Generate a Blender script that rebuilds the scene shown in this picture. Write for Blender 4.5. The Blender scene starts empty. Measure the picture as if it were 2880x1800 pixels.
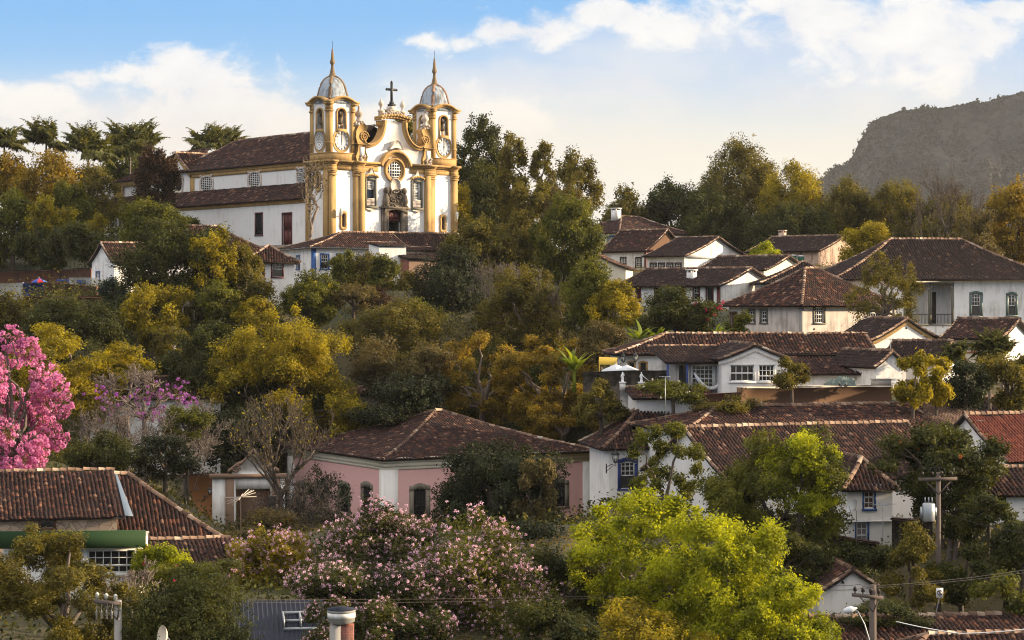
import bpy, math, random
import numpy as np
from mathutils import Vector
R = math.radians
sc = bpy.context.scene
col = sc.collection
F, CX, HY = 6000.0, 1440.0, 860.0           # focal length, centre and horizon of the photograph, in its own pixels

# ---------------------------------------------------------------- camera
cd = bpy.data.cameras.new('camera'); cam = bpy.data.objects.new('camera', cd); col.objects.link(cam)
cam.location = (0, 0, 0); cam.rotation_euler = (R(90), 0, 0)
cd.sensor_width = 36; cd.lens = 75; cd.shift_y = -40 / 2880; cd.clip_start = 1; cd.clip_end = 30000
sc.camera = cam
# ---------------------------------------------------------------- light
SUN_EL, SUN_AZ = R(15), R(7)                 # azimuth measured from +x (photo right) towards +y (away)
sv = Vector((math.cos(SUN_EL) * math.cos(SUN_AZ), math.cos(SUN_EL) * math.sin(SUN_AZ), math.sin(SUN_EL)))
sd = bpy.data.lights.new('sun', 'SUN'); sd.energy = 5.0; sd.angle = R(0.5); sd.color = (1.0, 0.78, 0.50)
so = bpy.data.objects.new('sun', sd); col.objects.link(so); so.rotation_euler = (-sv).to_track_quat('-Z', 'Y').to_euler()
sc.view_settings.view_transform = 'Standard'; sc.view_settings.look = 'None'
sc.view_settings.gamma = 1; sc.view_settings.use_curve_mapping = False
sc.view_settings.exposure = 1.05
sc.cycles.max_bounces = 6; sc.cycles.diffuse_bounces = 3; sc.cycles.transmission_bounces = 4
sc.cycles.volume_bounces = 0; sc.cycles.transparent_max_bounces = 4
sc.cycles.caustics_reflective = False; sc.cycles.caustics_refractive = False
sc.cycles.use_denoising = True; sc.cycles.filter_width = 1.1
try: sc.cycles.denoising_prefilter = 'NONE'
except Exception: pass

class NT:
    def __init__(s, t): s.t = t; s.n = t.nodes; s.l = t.links
    def add(s, typ, **kw):
        n = s.n.new(typ)
        for k, v in kw.items():
            if k[0] == 'i':
                key = k[1:]; key = int(key) if key.isdigit() else key.replace('_', ' ')
                if isinstance(v, bpy.types.NodeSocket): s.l.new(v, n.inputs[key])
                else: n.inputs[key].default_value = v
            else: setattr(n, k, v)
        return n
    def m(s, op, a, b=0.0, c=0.0):
        n = s.n.new('ShaderNodeMath'); n.operation = op
        for i, v in enumerate((a, b, c)):
            if isinstance(v, bpy.types.NodeSocket): s.l.new(v, n.inputs[i])
            else: n.inputs[i].default_value = v
        return n.outputs[0]
    def step(s, x, lo, hi, a=0.0, b=1.0):
        n = s.n.new('ShaderNodeMapRange'); n.interpolation_type = 'SMOOTHSTEP'
        for i, v in enumerate((x, lo, hi, a, b)):
            if isinstance(v, bpy.types.NodeSocket): s.l.new(v, n.inputs[i])
            else: n.inputs[i].default_value = v
        return n.outputs[0]
    def mix(s, f, a, b, mode='MIX'):
        n = s.n.new('ShaderNodeMix'); n.data_type = 'RGBA'; n.blend_type = mode
        for k, v in ((0, f), (6, a), (7, b)):
            if isinstance(v, bpy.types.NodeSocket): s.l.new(v, n.inputs[k])
            elif k == 0: n.inputs[0].default_value = v
            else: n.inputs[k].default_value = (*v, 1) if len(v) == 3 else v
        return n.outputs[2]
    def noise(s, vec, scale, detail=4, rough=.55, dist=0.0):
        n = s.n.new('ShaderNodeTexNoise'); n.inputs['Scale'].default_value = scale
        n.inputs['Detail'].default_value = detail; n.inputs['Roughness'].default_value = rough
        n.inputs['Distortion'].default_value = dist
        if vec is not None: s.l.new(vec, n.inputs['Vector'])
        return n.outputs[0]

# ---------------------------------------------------------------- sky
w = bpy.data.worlds.new('World'); sc.world = w; w.use_nodes = True
W = NT(w.node_tree); W.n.clear()
SKY = 0.11
tc = W.add('ShaderNodeTexCoord').outputs['Generated']
xyz = W.add('ShaderNodeSeparateXYZ', i0=tc)
dx, dy, dz = xyz.outputs[0], xyz.outputs[1], xyz.outputs[2]
ya = W.m('MAXIMUM', W.m('ABSOLUTE', dy), .12)
U = W.m('MULTIPLY', W.m('DIVIDE', dx, ya), F / 1000); V = W.m('MULTIPLY', W.m('DIVIDE', dz, ya), F / 1000)
sky = W.add('ShaderNodeTexSky', sky_type='NISHITA'); sky.sun_disc = False
sky.sun_elevation = SUN_EL; sky.sun_rotation = R(90) - SUN_AZ
sky.altitude = 900; sky.air_density = 1.0; sky.dust_density = 0.6; sky.ozone_density = 1.6
W.l.new(W.add('ShaderNodeVectorMath', operation='NORMALIZE', i0=W.add('ShaderNodeCombineXYZ', i0=dx, i1=dy, i2=W.m('MULTIPLY', dz, 3.2)).outputs[0]).outputs[0], sky.inputs[0])
base = sky.outputs[0]
P3 = W.add('ShaderNodeCombineXYZ', i0=U, i1=W.m('MULTIPLY', V, 1.5), i2=0.37).outputs[0]
nz = W.m('SUBTRACT', W.noise(P3, 5.5, 9, .58, .25), .5)
nb = W.m('SUBTRACT', W.noise(P3, 2.1, 5, .5), .5)
w1 = W.add('ShaderNodeTexNoise', iVector=P3, iScale=3.3, iDetail=5.0, iRoughness=.55); wx = W.add('ShaderNodeSeparateXYZ', i0=w1.outputs['Color'])
UW = W.m('MULTIPLY_ADD', W.m('SUBTRACT', wx.outputs[0], .5), .34, U); VW = W.m('MULTIPLY_ADD', W.m('SUBTRACT', wx.outputs[1], .5), .16, V)
def blobs(lst, gr=1.0, ga=1.0):
    r = None
    for (px, py, rx, ry, am) in lst:
        rx *= gr; ry *= gr; am *= ga
        a = W.m('MULTIPLY_ADD', UW, 1000 / rx, -(px - CX) / rx); b = W.m('MULTIPLY_ADD', VW, 1000 / ry, -(HY - py) / ry)
        q = W.m('SQRT', W.m('MULTIPLY_ADD', a, a, W.m('MULTIPLY', b, b)))
        f = W.m('MULTIPLY', W.m('SUBTRACT', 1.0, q), am)
        r = f if r is None else W.m('SMOOTH_MAX', r, f, .12)
    return r
crisp = blobs([(490, 205, 105, 95, 1), (600, 235, 130, 100, 1), (690, 300, 140, 110, 1), (560, 330, 330, 120, 1), (790, 320, 170, 80, .9),
               (235, 228, 115, 40, .8), (372, 188, 45, 40, .7), (70, 290, 190, 80, .7), (1222, 118, 75, 42, .8), (1315, 118, 80, 34, .8), (1490, 75, 150, 70, .9),
               (1740, 25, 180, 55, .9), (1930, 60, 210, 80, .8), (2280, 60, 260, 95, 1), (2580, 110, 330, 140, 1), (2840, 30, 110, 45, .9), (1380, 330, 130, 80, .8), (1060, 300, 170, 60, .7)], 1.45, .72)
soft = blobs([(520, 350, 620, 150, 1), (100, 330, 420, 110, .9), (1330, 230, 430, 150, .55), (1900, 150, 800, 170, 1), (2500, 190, 800, 260, 1.3), (1250, 360, 700, 90, .8), (1600, 250, 600, 130, 1)])
mc = W.step(W.m('ADD', crisp, W.m('MULTIPLY', nz, 1.6)), .12, .48)
ms = W.step(W.m('ADD', soft, W.m('MULTIPLY', nb, .8)), .0, .75)
k = 1 / SKY
def kc(r, g, b, s=1.0): return (r * k * s, g * k * s, b * k * s)
EX = 2 ** -sc.view_settings.exposure
blue = W.mix(W.step(V, .38, .86), kc(.56, .77, .92, EX), kc(.20, .52, .94, EX))
skyc = W.mix(.9, W.mix(1.0, base, (1.0, 1.02, 1.05), 'MULTIPLY'), blue)
veil = W.mix(W.step(nb, -.18, .2), kc(.60, .71, .88, EX), kc(.86, .86, .87, EX))
skyc = W.mix(W.m('MULTIPLY', ms, .82), skyc, veil)
shade = W.step(W.m('ADD', nz, W.m('MULTIPLY', nb, .7)), -.30, .18)
white = W.mix(shade, kc(.82, .83, .88, EX), kc(1.0, .985, .95, EX))
skyc = W.mix(W.m('MULTIPLY', mc, .93), skyc, white)
hz = W.step(V, .72, .40)
cream = W.mix(W.step(U, -1.6, .9), kc(.86, .81, .76, EX), kc(.95, .87, .73, EX))
skyc = W.mix(W.m('MULTIPLY', hz, .93), skyc, cream)
skyc = W.mix(W.step(W.m('ABSOLUTE', dz), .15, .42), skyc, W.mix(.7, base, kc(2.0, 1.86, 1.70, EX)))   # unseen sky above the frame, brightened and warmed to fill the shade
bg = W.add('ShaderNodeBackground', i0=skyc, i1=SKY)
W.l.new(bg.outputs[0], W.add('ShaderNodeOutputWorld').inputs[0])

# ---------------------------------------------------------------- materials
MATS = {}
def newmat(name):
    m = bpy.data.materials.new(name); m.use_nodes = True; t = NT(m.node_tree)
    return m, t, t.n['Principled BSDF'], t.n['Material Output']
def setp(b, **kw):
    for k_, v in kw.items(): b.inputs[k_.replace('_', ' ')].default_value = v
def objc(t): return t.add('ShaderNodeTexCoord').outputs['Object']
def plaster(name, c, dirt=.35, dc=(.30, .26, .22), bump=.25, lo=.50, hi=.78):
    m, t, b, o = newmat(name); v = objc(t)
    mp = t.add('ShaderNodeMapping', i0=v); mp.inputs['Scale'].default_value = (1.5, 1.5, .22)
    n1 = t.noise(v, .55, 7, .62); n2 = t.noise(mp.outputs[0], 1.6, 6, .6); n3 = t.noise(v, 9, 3)
    f = t.step(t.m('ADD', t.m('MULTIPLY', n1, .55), t.m('MULTIPLY', n2, .45)), lo, hi)
    c2 = t.mix(t.m('MULTIPLY', f, dirt), c, dc)
    c3 = t.mix(t.m('MULTIPLY', t.m('SUBTRACT', n3, .3), .22), c2, tuple(x * .82 for x in c))
    t.l.new(c3, b.inputs['Base Color']); setp(b, Roughness=.88); b.inputs['Specular IOR Level'].default_value = .2
    bp = t.add('ShaderNodeBump', iHeight=n3, iStrength=bump, iDistance=.03); t.l.new(bp.outputs[0], b.inputs['Normal'])
    MATS[name] = m; return m
def paint(name, c, rough=.5, metal=0.0, var=.25):
    m, t, b, o = newmat(name); n = t.noise(objc(t), 2.5, 6, .65)
    t.l.new(t.mix(t.m('MULTIPLY', t.step(n, .4, .75), var), c, tuple(x * .45 + .02 for x in c)), b.inputs['Base Color'])
    setp(b, Roughness=rough, Metallic=metal); b.inputs['Specular IOR Level'].default_value = .3
    MATS[name] = m; return m
def tilemat(name, cs, lich=.35):
    m, t, b, o = newmat(name)
    g = t.add('ShaderNodeNewGeometry'); r = g.outputs['Random Per Island']
    cr = t.add('ShaderNodeValToRGB', i0=r); e = cr.color_ramp; e.interpolation = 'LINEAR'
    e.elements[0].position = 0; e.elements[0].color = (*cs[0], 1); e.elements[1].position = 1; e.elements[1].color = (*cs[-1], 1)
    for i, p in ((1, .50), (2, .80), (3, .955)):
        q = e.elements.new(p); q.color = (*cs[i], 1)
    v = objc(t); n = t.noise(v, 1.1, 8, .65); n2 = t.noise(v, 14, 3)
    c = t.mix(t.m('MULTIPLY', t.step(n, .42, .72), lich), cr.outputs[0], (.045, .036, .032))
    c = t.mix(t.m('MULTIPLY', t.step(n2, .5, .8), .35), c, (.05, .04, .035))
    t.l.new(c, b.inputs['Base Color']); setp(b, Roughness=.85); b.inputs['Specular IOR Level'].default_value = .25
    MATS[name] = m; return m
def leafmat(name, c1, c2, tr=.45, hue=(1.25, 1.1, .45), c3=None):
    m, t, b, o = newmat(name)
    r = t.add('ShaderNodeNewGeometry').outputs['Random Per Island']
    n = t.noise(objc(t), .55, 3, .6)
    f = t.m('ADD', t.m('MULTIPLY', r, .45), t.m('MULTIPLY', t.step(n, .36, .64), .6)); 
    c = t.mix(f, c1, c2)
    if c3: c = t.mix(t.step(r, .86, .95), c, c3)
    t.l.new(c, b.inputs['Base Color']); setp(b, Roughness=.6); b.inputs['Specular IOR Level'].default_value = .22
    tl = t.add('ShaderNodeBsdfTranslucent', i0=t.mix(1.0, c, (hue[0] * 1.1, hue[1] * 1.1, hue[2] * 1.1), 'MULTIPLY'))
    mx = t.add('ShaderNodeMixShader', i0=tr, i1=b.outputs[0], i2=tl.outputs[0])
    t.l.new(mx.outputs[0], o.inputs[0]); MATS[name] = m; return m
def bark(name, c, c2):
    m, t, b, o = newmat(name); v = objc(t)
    t.l.new(t.mix(t.step(t.noise(v, 2.5, 7, .7), .35, .7), c, c2), b.inputs['Base Color']); setp(b, Roughness=.9); MATS[name] = m

plaster('white_plaster', (.82, .80, .78), .7, (.36, .32, .27), .3, .45, .66)
plaster('church_white', (.82, .80, .78), .45, (.42, .36, .30), .25, .48, .72)
plaster('clean_white', (.84, .81, .78), .5, (.42, .37, .31), .3, .46, .70)
plaster('aged_plaster', (.70, .61, .55), .85, (.30, .26, .22), .5, .44, .66)
plaster('stained_plaster', (.55, .40, .32), .95, (.14, .09, .065), .5, .44, .62)
plaster('cream_plaster', (.82, .75, .61), .3)
plaster('pink_plaster', (.80, .47, .45), .25, (.50, .30, .28))
plaster('ochre', (.45, .285, .115), .85, (.20, .125, .06), .3, .44, .70)
plaster('brown_plaster', (.26, .17, .12), .7, (.12, .08, .06))
plaster('stone', (.24, .215, .17), .8, (.09, .08, .065), .8, .45, .65)
plaster('carved_stone', (.19, .155, .12), .85, (.05, .042, .036), .9, .42, .62)
plaster('pale_ornament', (.62, .55, .48), .8, (.22, .17, .13), .8, .42, .66)
plaster('slate', (.36, .41, .47), .9, (.10, .10, .11), .3, .44, .62)
plaster('concrete', (.33, .31, .29), .6, (.14, .13, .12))
plaster('earth', (.16, .09, .055), .6, (.07, .045, .03))
paint('blue', (.03, .10, .30)); paint('dark_blue', (.02, .04, .16)); paint('maroon', (.10, .02, .02)); paint('brown_wood', (.09, .045, .025))
paint('grey_green', (.11, .15, .14)); paint('green_paint', (.012, .042, .010), .8); paint('dark_wood', (.045, .03, .024))
paint('white_paint', (.78, .77, .75), .5, 0, .1); paint('iron', (.02, .02, .022), .5); paint('galvanised', (.38, .40, .42), .45, .6)
paint('red_door', (.085, .018, .016)); paint('flash_metal', (.12, .16, .22), .5, .3); paint('bronze', (.06, .045, .03), .45, .6)
paint('stone_frame', (.16, .15, .12), .9); paint('lamp_glass', (.55, .55, .5), .2); paint('pole_wood', (.13, .10, .085), .9)
paint('pale_brown', (.30, .13, .05)); paint('tank_green', (.02, .10, .07)); paint('statue_white', (.8, .8, .8), .8, 0, .3)
paint('umbrella_white', (.72, .73, .76), .8, 0, .08); paint('awning_red', (.5, .02, .06), .7); paint('awning_blue', (.03, .12, .5), .7)
paint('blue_steel', (.010, .014, .030), .8, 0); paint('yellow_canvas', (.5, .34, .05), .8); paint('tarp', (.12, .16, .15), .6, 0, .8); paint('sign_black', (.02, .01, .012), .6)
paint('sign_white', (.8, .78, .78), .6, 0, .05); paint('cream_render', (.70, .60, .48), .8)
DK = (.020, .014, .013)
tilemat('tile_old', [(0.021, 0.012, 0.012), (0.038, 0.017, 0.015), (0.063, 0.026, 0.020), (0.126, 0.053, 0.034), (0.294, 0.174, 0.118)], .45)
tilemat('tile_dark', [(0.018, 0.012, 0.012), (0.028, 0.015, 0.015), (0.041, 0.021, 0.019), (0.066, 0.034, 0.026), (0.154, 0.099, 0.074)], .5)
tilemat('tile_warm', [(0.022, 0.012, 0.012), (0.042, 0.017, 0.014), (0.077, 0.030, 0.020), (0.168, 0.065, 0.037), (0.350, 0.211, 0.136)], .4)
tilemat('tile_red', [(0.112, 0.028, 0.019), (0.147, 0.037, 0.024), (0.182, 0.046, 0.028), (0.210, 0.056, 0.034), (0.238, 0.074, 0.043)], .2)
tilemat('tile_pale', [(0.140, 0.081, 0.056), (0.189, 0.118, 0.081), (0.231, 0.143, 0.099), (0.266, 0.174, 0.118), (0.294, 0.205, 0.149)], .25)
paint('tile_bed', DK, .9); tilemat('ridge_tile', [(.10, .06, .045), (.20, .12, .08), (.30, .20, .14), (.40, .30, .22), (.5, .42, .33)], .35)
def brickmat(name, a, b_, mo, sx=3.2):
    m, t, b, o = newmat(name); v = objc(t); xs = t.add('ShaderNodeSeparateXYZ', i0=v)
    cv = t.add('ShaderNodeCombineXYZ', i0=t.m('ADD', xs.outputs[0], xs.outputs[1]), i1=xs.outputs[2])
    br = t.add('ShaderNodeTexBrick', i0=cv.outputs[0], iScale=sx); br.inputs['Color1'].default_value = (*a, 1); br.inputs['Color2'].default_value = (*b_, 1); br.inputs['Mortar'].default_value = (*mo, 1); br.inputs['Mortar Size'].default_value = .025
    t.l.new(t.mix(t.m('MULTIPLY', t.step(t.noise(v, .8, 7, .65), .42, .68), .75), br.outputs[0], (.055, .035, .028)), b.inputs['Base Color']); setp(b, Roughness=.9); MATS[name] = m
brickmat('brick', (.22, .075, .04), (.17, .06, .035), (.15, .10, .075)); brickmat('red_brick', (.30, .075, .05), (.24, .06, .04), (.30, .22, .18), 4)
m, t, b, o = newmat('rubble'); v = objc(t)
vo = t.add('ShaderNodeTexVoronoi', i0=v, feature='DISTANCE_TO_EDGE', iScale=2.6); vc = t.add('ShaderNodeTexVoronoi', i0=v, iScale=2.6)
hs = t.add('ShaderNodeMix', data_type='RGBA'); t.l.new(vc.outputs['Color'], hs.inputs[6])
t.l.new(t.mix(t.step(vo.outputs[0], .0, .05), (.12, .09, .07), t.mix(t.add('ShaderNodeSeparateXYZ', i0=vc.outputs['Color']).outputs[0], (.42, .32, .22), (.25, .19, .14))), b.inputs['Base Color']); setp(b, Roughness=.9); MATS['rubble'] = m
m, t, b, o = newmat('mossy_stone'); v = objc(t); n = t.noise(v, 2.2, 8, .7)
t.l.new(t.mix(t.step(n, .4, .62), (.030, .025, .019), (.11, .085, .065)), b.inputs['Base Color']); setp(b, Roughness=.95); MATS['mossy_stone'] = m
m, t, b, o = newmat('glass'); setp(b, Roughness=.12); t.l.new(t.mix(t.noise(objc(t), 1.3, 3), (.006, .007, .009), (.035, .035, .038)), b.inputs['Base Color']); MATS['glass'] = m
m, t, b, o = newmat('brown_pane'); setp(b, Roughness=.4); t.l.new(t.mix(t.noise(objc(t), 1.3, 3), (.10, .05, .03), (.15, .08, .05)), b.inputs['Base Color']); MATS['brown_pane'] = m
m, t, b, o = newmat('pale_pane'); setp(b, Roughness=.5); t.l.new(t.mix(t.noise(objc(t), 1.6, 3), (.16, .13, .12), (.42, .36, .33)), b.inputs['Base Color']); MATS['pale_pane'] = m
m, t, b, o = newmat('ground'); v = objc(t)
t.l.new(t.mix(t.step(t.noise(v, .06, 6, .65), .42, .6), (.030, .036, .012), t.mix(t.noise(v, .7, 6, .7), (.05, .045, .018), (.11, .085, .04))), b.inputs['Base Color']); setp(b, Roughness=.95); MATS['ground'] = m
m, t, b, o = newmat('mountain'); v = objc(t); n1 = t.noise(v, .012, 10, .78); n2 = t.noise(v, .0025, 4, .5)
n3 = t.noise(v, .035, 7, .78); cc = t.mix(t.step(t.m('ADD', t.m('MULTIPLY', n1, .65), t.m('MULTIPLY', n3, .35)), .43, .57), (.008, .010, .006), (.075, .066, .046)); cc = t.mix(t.m('MULTIPLY', t.step(t.m('ADD', n1, t.m('MULTIPLY', n2, .6)), .95, 1.05), .6), cc, (.22, .12, .07))
t.l.new(cc, b.inputs['Base Color']); setp(b, Roughness=.95); bp = t.add('ShaderNodeBump', iHeight=t.m('ADD', n1, t.m('MULTIPLY', n3, .5)), iStrength=1.0, iDistance=45.0); t.l.new(bp.outputs[0], b.inputs['Normal']); MATS['mountain'] = m

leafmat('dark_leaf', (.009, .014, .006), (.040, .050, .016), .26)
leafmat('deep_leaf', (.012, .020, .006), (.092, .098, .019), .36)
leafmat('mid_leaf', (.022, .032, .006), (.190, .185, .022), .42, (1.12, 1.08, .45))
leafmat('olive_leaf', (.028, .028, .008), (.225, .185, .028), .42, (1.12, 1.06, .5))
leafmat('gold_leaf', (.044, .042, .007), (.470, .375, .020), .48, (1.12, 1.06, .45))
leafmat('lime_leaf', (.058, .086, .008), (.540, .540, .026), .55, (1.12, 1.1, .4))
leafmat('brown_leaf', (.044, .036, .018), (.190, .150, .050), .4, (1.12, 1.0, .6))
leafmat('rust_leaf', (.020, .015, .011), (.090, .050, .024), .3, (1.2, .9, .6))
leafmat('orange_leaf', (.048, .038, .010), (.420, .290, .026), .48, (1.12, 1.03, .5))
leafmat('blue_leaf', (.022, .040, .034), (.070, .100, .075), .3)
leafmat('palm_leaf', (.030, .044, .015), (.170, .165, .045), .38)
leafmat('banana_leaf', (.06, .10, .010), (.240, .290, .030), .5)
leafmat('pink_blossom', (.45, .11, .30), (.86, .38, .62), .4, (1.1, .9, .95))
leafmat('purple_blossom', (.28, .07, .34), (.48, .17, .50), .4, (1.1, .9, 1.0))
leafmat('lilac_blossom', (.58, .33, .50), (.93, .70, .78), .4, (1.1, .9, .9))
leafmat('crimson_blossom', (.40, .012, .07), (.55, .03, .13), .4, (1.1, .8, .8))
leafmat('orange_blossom', (.55, .12, .02), (.65, .22, .05), .4, (1.1, .8, .8))
leafmat('white_blossom', (.6, .52, .45), (.75, .68, .6), .3, (1, 1, 1))
leafmat('dry_grass', (.13, .10, .04), (.24, .18, .07), .4)
bark('bark', (.055, .040, .030), (.12, .09, .065)); bark('pale_bark', (.14, .105, .085), (.26, .20, .16)); bark('grey_bark', (.09, .07, .06), (.17, .135, .115)); bark('dark_bark', (.025, .019, .016), (.06, .045, .036))

# ---------------------------------------------------------------- mesh helpers
class MB:
    def __init__(s): s.v = []; s.nv = 0; s.idx = []; s.tot = []; s.mi = []
    def add(s, vs, fs, mi=0):
        vs = np.asarray(vs, dtype=np.float32).reshape(-1, 3)
        s.v.append(vs)
        for f in fs:
            s.idx.append(np.asarray(f, dtype=np.int32) + s.nv); s.tot.append(np.array([len(f)], np.int32)); s.mi.append(np.array([mi], np.int32))
        s.nv += len(vs)
    def quads(s, vs, q, mi=0):
        vs = np.asarray(vs, dtype=np.float32).reshape(-1, 3); q = np.asarray(q, dtype=np.int32).reshape(-1, 4)
        s.v.append(vs); s.idx.append((q + s.nv).ravel()); s.tot.append(np.full(len(q), 4, np.int32)); s.mi.append(np.full(len(q), mi, np.int32)); s.nv += len(vs)
    def box(s, x0, y0, z0, x1, y1, z1, mi=0):
        s.add([(x0, y0, z0), (x1, y0, z0), (x1, y1, z0), (x0, y1, z0), (x0, y0, z1), (x1, y0, z1), (x1, y1, z1), (x0, y1, z1)],
              [(0, 3, 2, 1), (4, 5, 6, 7), (0, 1, 5, 4), (1, 2, 6, 5), (2, 3, 7, 6), (3, 0, 4, 7)], mi)
    def tube(s, pts, rad, n=6, mi=0):
        pts = [Vector(p) for p in pts]; k = len(pts); ring = []
        for i, p in enumerate(pts):
            tg = (pts[min(i + 1, k - 1)] - pts[max(i - 1, 0)])
            tg = tg.normalized() if tg.length > 1e-6 else Vector((0, 0, 1))
            a = tg.cross(Vector((0, 0, 1)) if abs(tg.z) < .9 else Vector((1, 0, 0))).normalized(); b = tg.cross(a)
            r = rad[i] if isinstance(rad, (list, tuple)) else rad
            ring += [p + a * (r * math.cos(2 * math.pi * j / n)) + b * (r * math.sin(2 * math.pi * j / n)) for j in range(n)]
        fs = [(i * n + j, i * n + (j + 1) % n, (i + 1) * n + (j + 1) % n, (i + 1) * n + j) for i in range(k - 1) for j in range(n)]
        fs += [tuple(range(n))[::-1], tuple((k - 1) * n + j for j in range(n))]
        s.add([tuple(p) for p in ring], fs, mi)
    def lathe(s, prof, cx=0, cy=0, n=16, mi=0, e=1.0, rot=0.0):
        vs = []
        for r, z in prof:
            for j in range(n):
                a = 2 * math.pi * j / n + rot; c, q = math.cos(a), math.sin(a)
                m_ = 1 if e == 1 else (abs(c) ** e + abs(q) ** e) ** (-1 / e)
                vs.append((cx + r * c * m_, cy + r * q * m_, z))
        k = len(prof)
        fs = [(i * n + j, i * n + (j + 1) % n, (i + 1) * n + (j + 1) % n, (i + 1) * n + j) for i in range(k - 1) for j in range(n)]
        fs += [tuple(range(n))[::-1], tuple((k - 1) * n + j for j in range(n))]
        s.add(vs, fs, mi)
    def prism(s, out, y0, y1, mi=0):
        n = len(out); vs = [(x, y0, z) for x, z in out] + [(x, y1, z) for x, z in out]
        s.add(vs, [tuple(range(n)), tuple(range(2 * n - 1, n - 1, -1))] + [(i, (i + 1) % n, n + (i + 1) % n, n + i) for i in range(n)], mi)
    def build(s, name, mats, parent=None, smooth=False, loc=None):
        me = bpy.data.meshes.new(name)
        if s.nv:
            v = np.concatenate(s.v); ix = np.concatenate(s.idx); tt = np.concatenate(s.tot); mi = np.concatenate(s.mi)
            me.vertices.add(len(v)); me.vertices.foreach_set('co', v.ravel())
            me.loops.add(len(ix)); me.loops.foreach_set('vertex_index', ix)
            me.polygons.add(len(tt)); st = np.concatenate(([0], np.cumsum(tt)[:-1])).astype(np.int32)
            me.polygons.foreach_set('loop_start', st); me.polygons.foreach_set('loop_total', tt)
            me.polygons.foreach_set('material_index', mi)
            if smooth: me.polygons.foreach_set('use_smooth', np.ones(len(tt), bool))
            me.update(calc_edges=True); me.validate()
        for m_ in ([mats] if isinstance(mats, str) else mats): me.materials.append(MATS[m_])
        o_ = bpy.data.objects.new(name, me); col.objects.link(o_)
        if parent is not None: o_.parent = parent
        if loc is not None: o_.location = loc
        return o_
def tag(o_, label=None, cat=None, group=None, kind=None):
    if label: o_['label'] = label
    if cat: o_['category'] = cat
    if group: o_['group'] = group
    if kind: o_['kind'] = kind
    return o_
def thing(name, label, cat, loc=(0, 0, 0), rz=0.0, group=None):
    o_ = bpy.data.objects.new(name, None); col.objects.link(o_); o_.empty_display_size = .3
    o_.location = loc; o_.rotation_euler = (0, 0, rz); return tag(o_, label, cat, group)
def at(px, py, d): return Vector(((px - CX) / F * d, d, (HY - py) / F * d))
def copy_tree(o_, parent=None):
    c = o_.copy(); col.objects.link(c)
    if parent is not None: c.parent = parent
    for ch in o_.children: copy_tree(ch, c)
    return c

# ---------------------------------------------------------------- ground
GP = [(924, 690, 250), (1283, 690, 262), (540, 662, 275), (340, 660, 290), (150, 690, 285), (0, 720, 270), (-300, 760, 270), (321, 840, 225), (560, 820, 230), (740, 868, 214), (880, 795, 230),
      (1140, 795, 235), (1300, 765, 250), (1500, 760, 260), (1742, 705, 320), (1815, 752, 300), (1925, 760, 280), (2300, 745, 280), (2500, 740, 285), (2020, 868, 225), (2256, 952, 190), (2050, 952, 195),
      (2680, 965, 205), (2880, 965, 205), (2450, 1018, 175), (2645, 1018, 172), (2800, 1005, 175), (1745, 1048, 165), (2445, 1035, 168), (1900, 1098, 150), (2215, 1098, 150), (2085, 1150, 140), (2500, 1150, 140),
      (2800, 1150, 146), (1712, 1400, 145), (2058, 1460, 130), (2382, 1550, 126), (2880, 1440, 122), (2700, 1340, 132), (2400, 1722, 110), (2600, 1705, 113), (2880, 1700, 113), (1085, 1495, 162), (1665, 1485, 168),
      (780, 1495, 170), (600, 1495, 165), (415, 1610, 122), (0, 1670, 113), (385, 1670, 113), (0, 1960, 95), (700, 1960, 95), (1300, 1900, 100), (1900, 1830, 108), (2400, 1900, 98), (2880, 1960, 95),
      (1300, 1000, 196), (1300, 1220, 176), (1500, 900, 215), (700, 1090, 192), (700, 1300, 176), (300, 1000, 202), (200, 1260, 170), (1000, 990, 205), (1000, 1240, 178), (1600, 1060, 186), (1600, 1290, 165),
      (0, 870, 230), (0, 1100, 192), (-400, 1000, 200), (-400, 1600, 130), (3300, 900, 220), (3300, 1300, 140), (3300, 1700, 105)]
# the rocky mountain far behind the town
rid = [(2150, 640), (2250, 560), (2322, 492), (2345, 474), (2362, 470), (2382, 462), (2400, 442), (2415, 410), (2425, 392), (2438, 362), (2450, 345), (2500, 326), (2530, 314), (2590, 306), (2640, 306), (2680, 300), (2720, 290), (2760, 291), (2800, 280), (2840, 268), (2900, 256), (3050, 236), (3300, 250), (3700, 330), (4200, 520)]
rp = np.array([r_[0] for r_ in rid]); rq = np.array([r_[1] for r_ in rid])
DM = 3000.0
us = np.arange(2150, 4200, 3.2); vs_ = np.linspace(0, 1, 110); rs = np.random.RandomState(4)
def fbm(x, y, sd_, oc=6, f0=1.0):
    out = np.zeros_like(x); am = 1.0
    for i in range(oc):
        r_ = np.random.RandomState(sd_ + i); G = r_.rand(64, 64); fx = x * f0 * 2 ** i; fy = y * f0 * 2 ** i
        ix = np.floor(fx).astype(int); iy = np.floor(fy).astype(int); tx = fx - ix; ty = fy - iy; tx = tx * tx * (3 - 2 * tx); ty = ty * ty * (3 - 2 * ty)
        a_ = G[ix % 64, iy % 64]; b_ = G[(ix + 1) % 64, iy % 64]; c_ = G[ix % 64, (iy + 1) % 64]; d_ = G[(ix + 1) % 64, (iy + 1) % 64]
        out += am * ((a_ * (1 - tx) + b_ * tx) * (1 - ty) + (c_ * (1 - tx) + d_ * tx) * ty - .5); am *= .52
    return out
UU, VV = np.meshgrid(us, vs_)
top = (HY - np.interp(UU, rp, rq)) / F * DM
top = top + fbm(UU, UU * 0, 11, 5, .05) * 6 * np.clip((UU - 2300) / 60, 0, 1)
XX = (UU - CX) / F * DM
YY = DM - 420 * (1 - VV) - 500 * np.clip(.25 - VV, 0, 1) + np.where(VV > .999, 0, fbm(XX, VV * 380, 3, 7, .011) * 110 * (VV * (1 - VV) * 4) ** .6)
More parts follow.
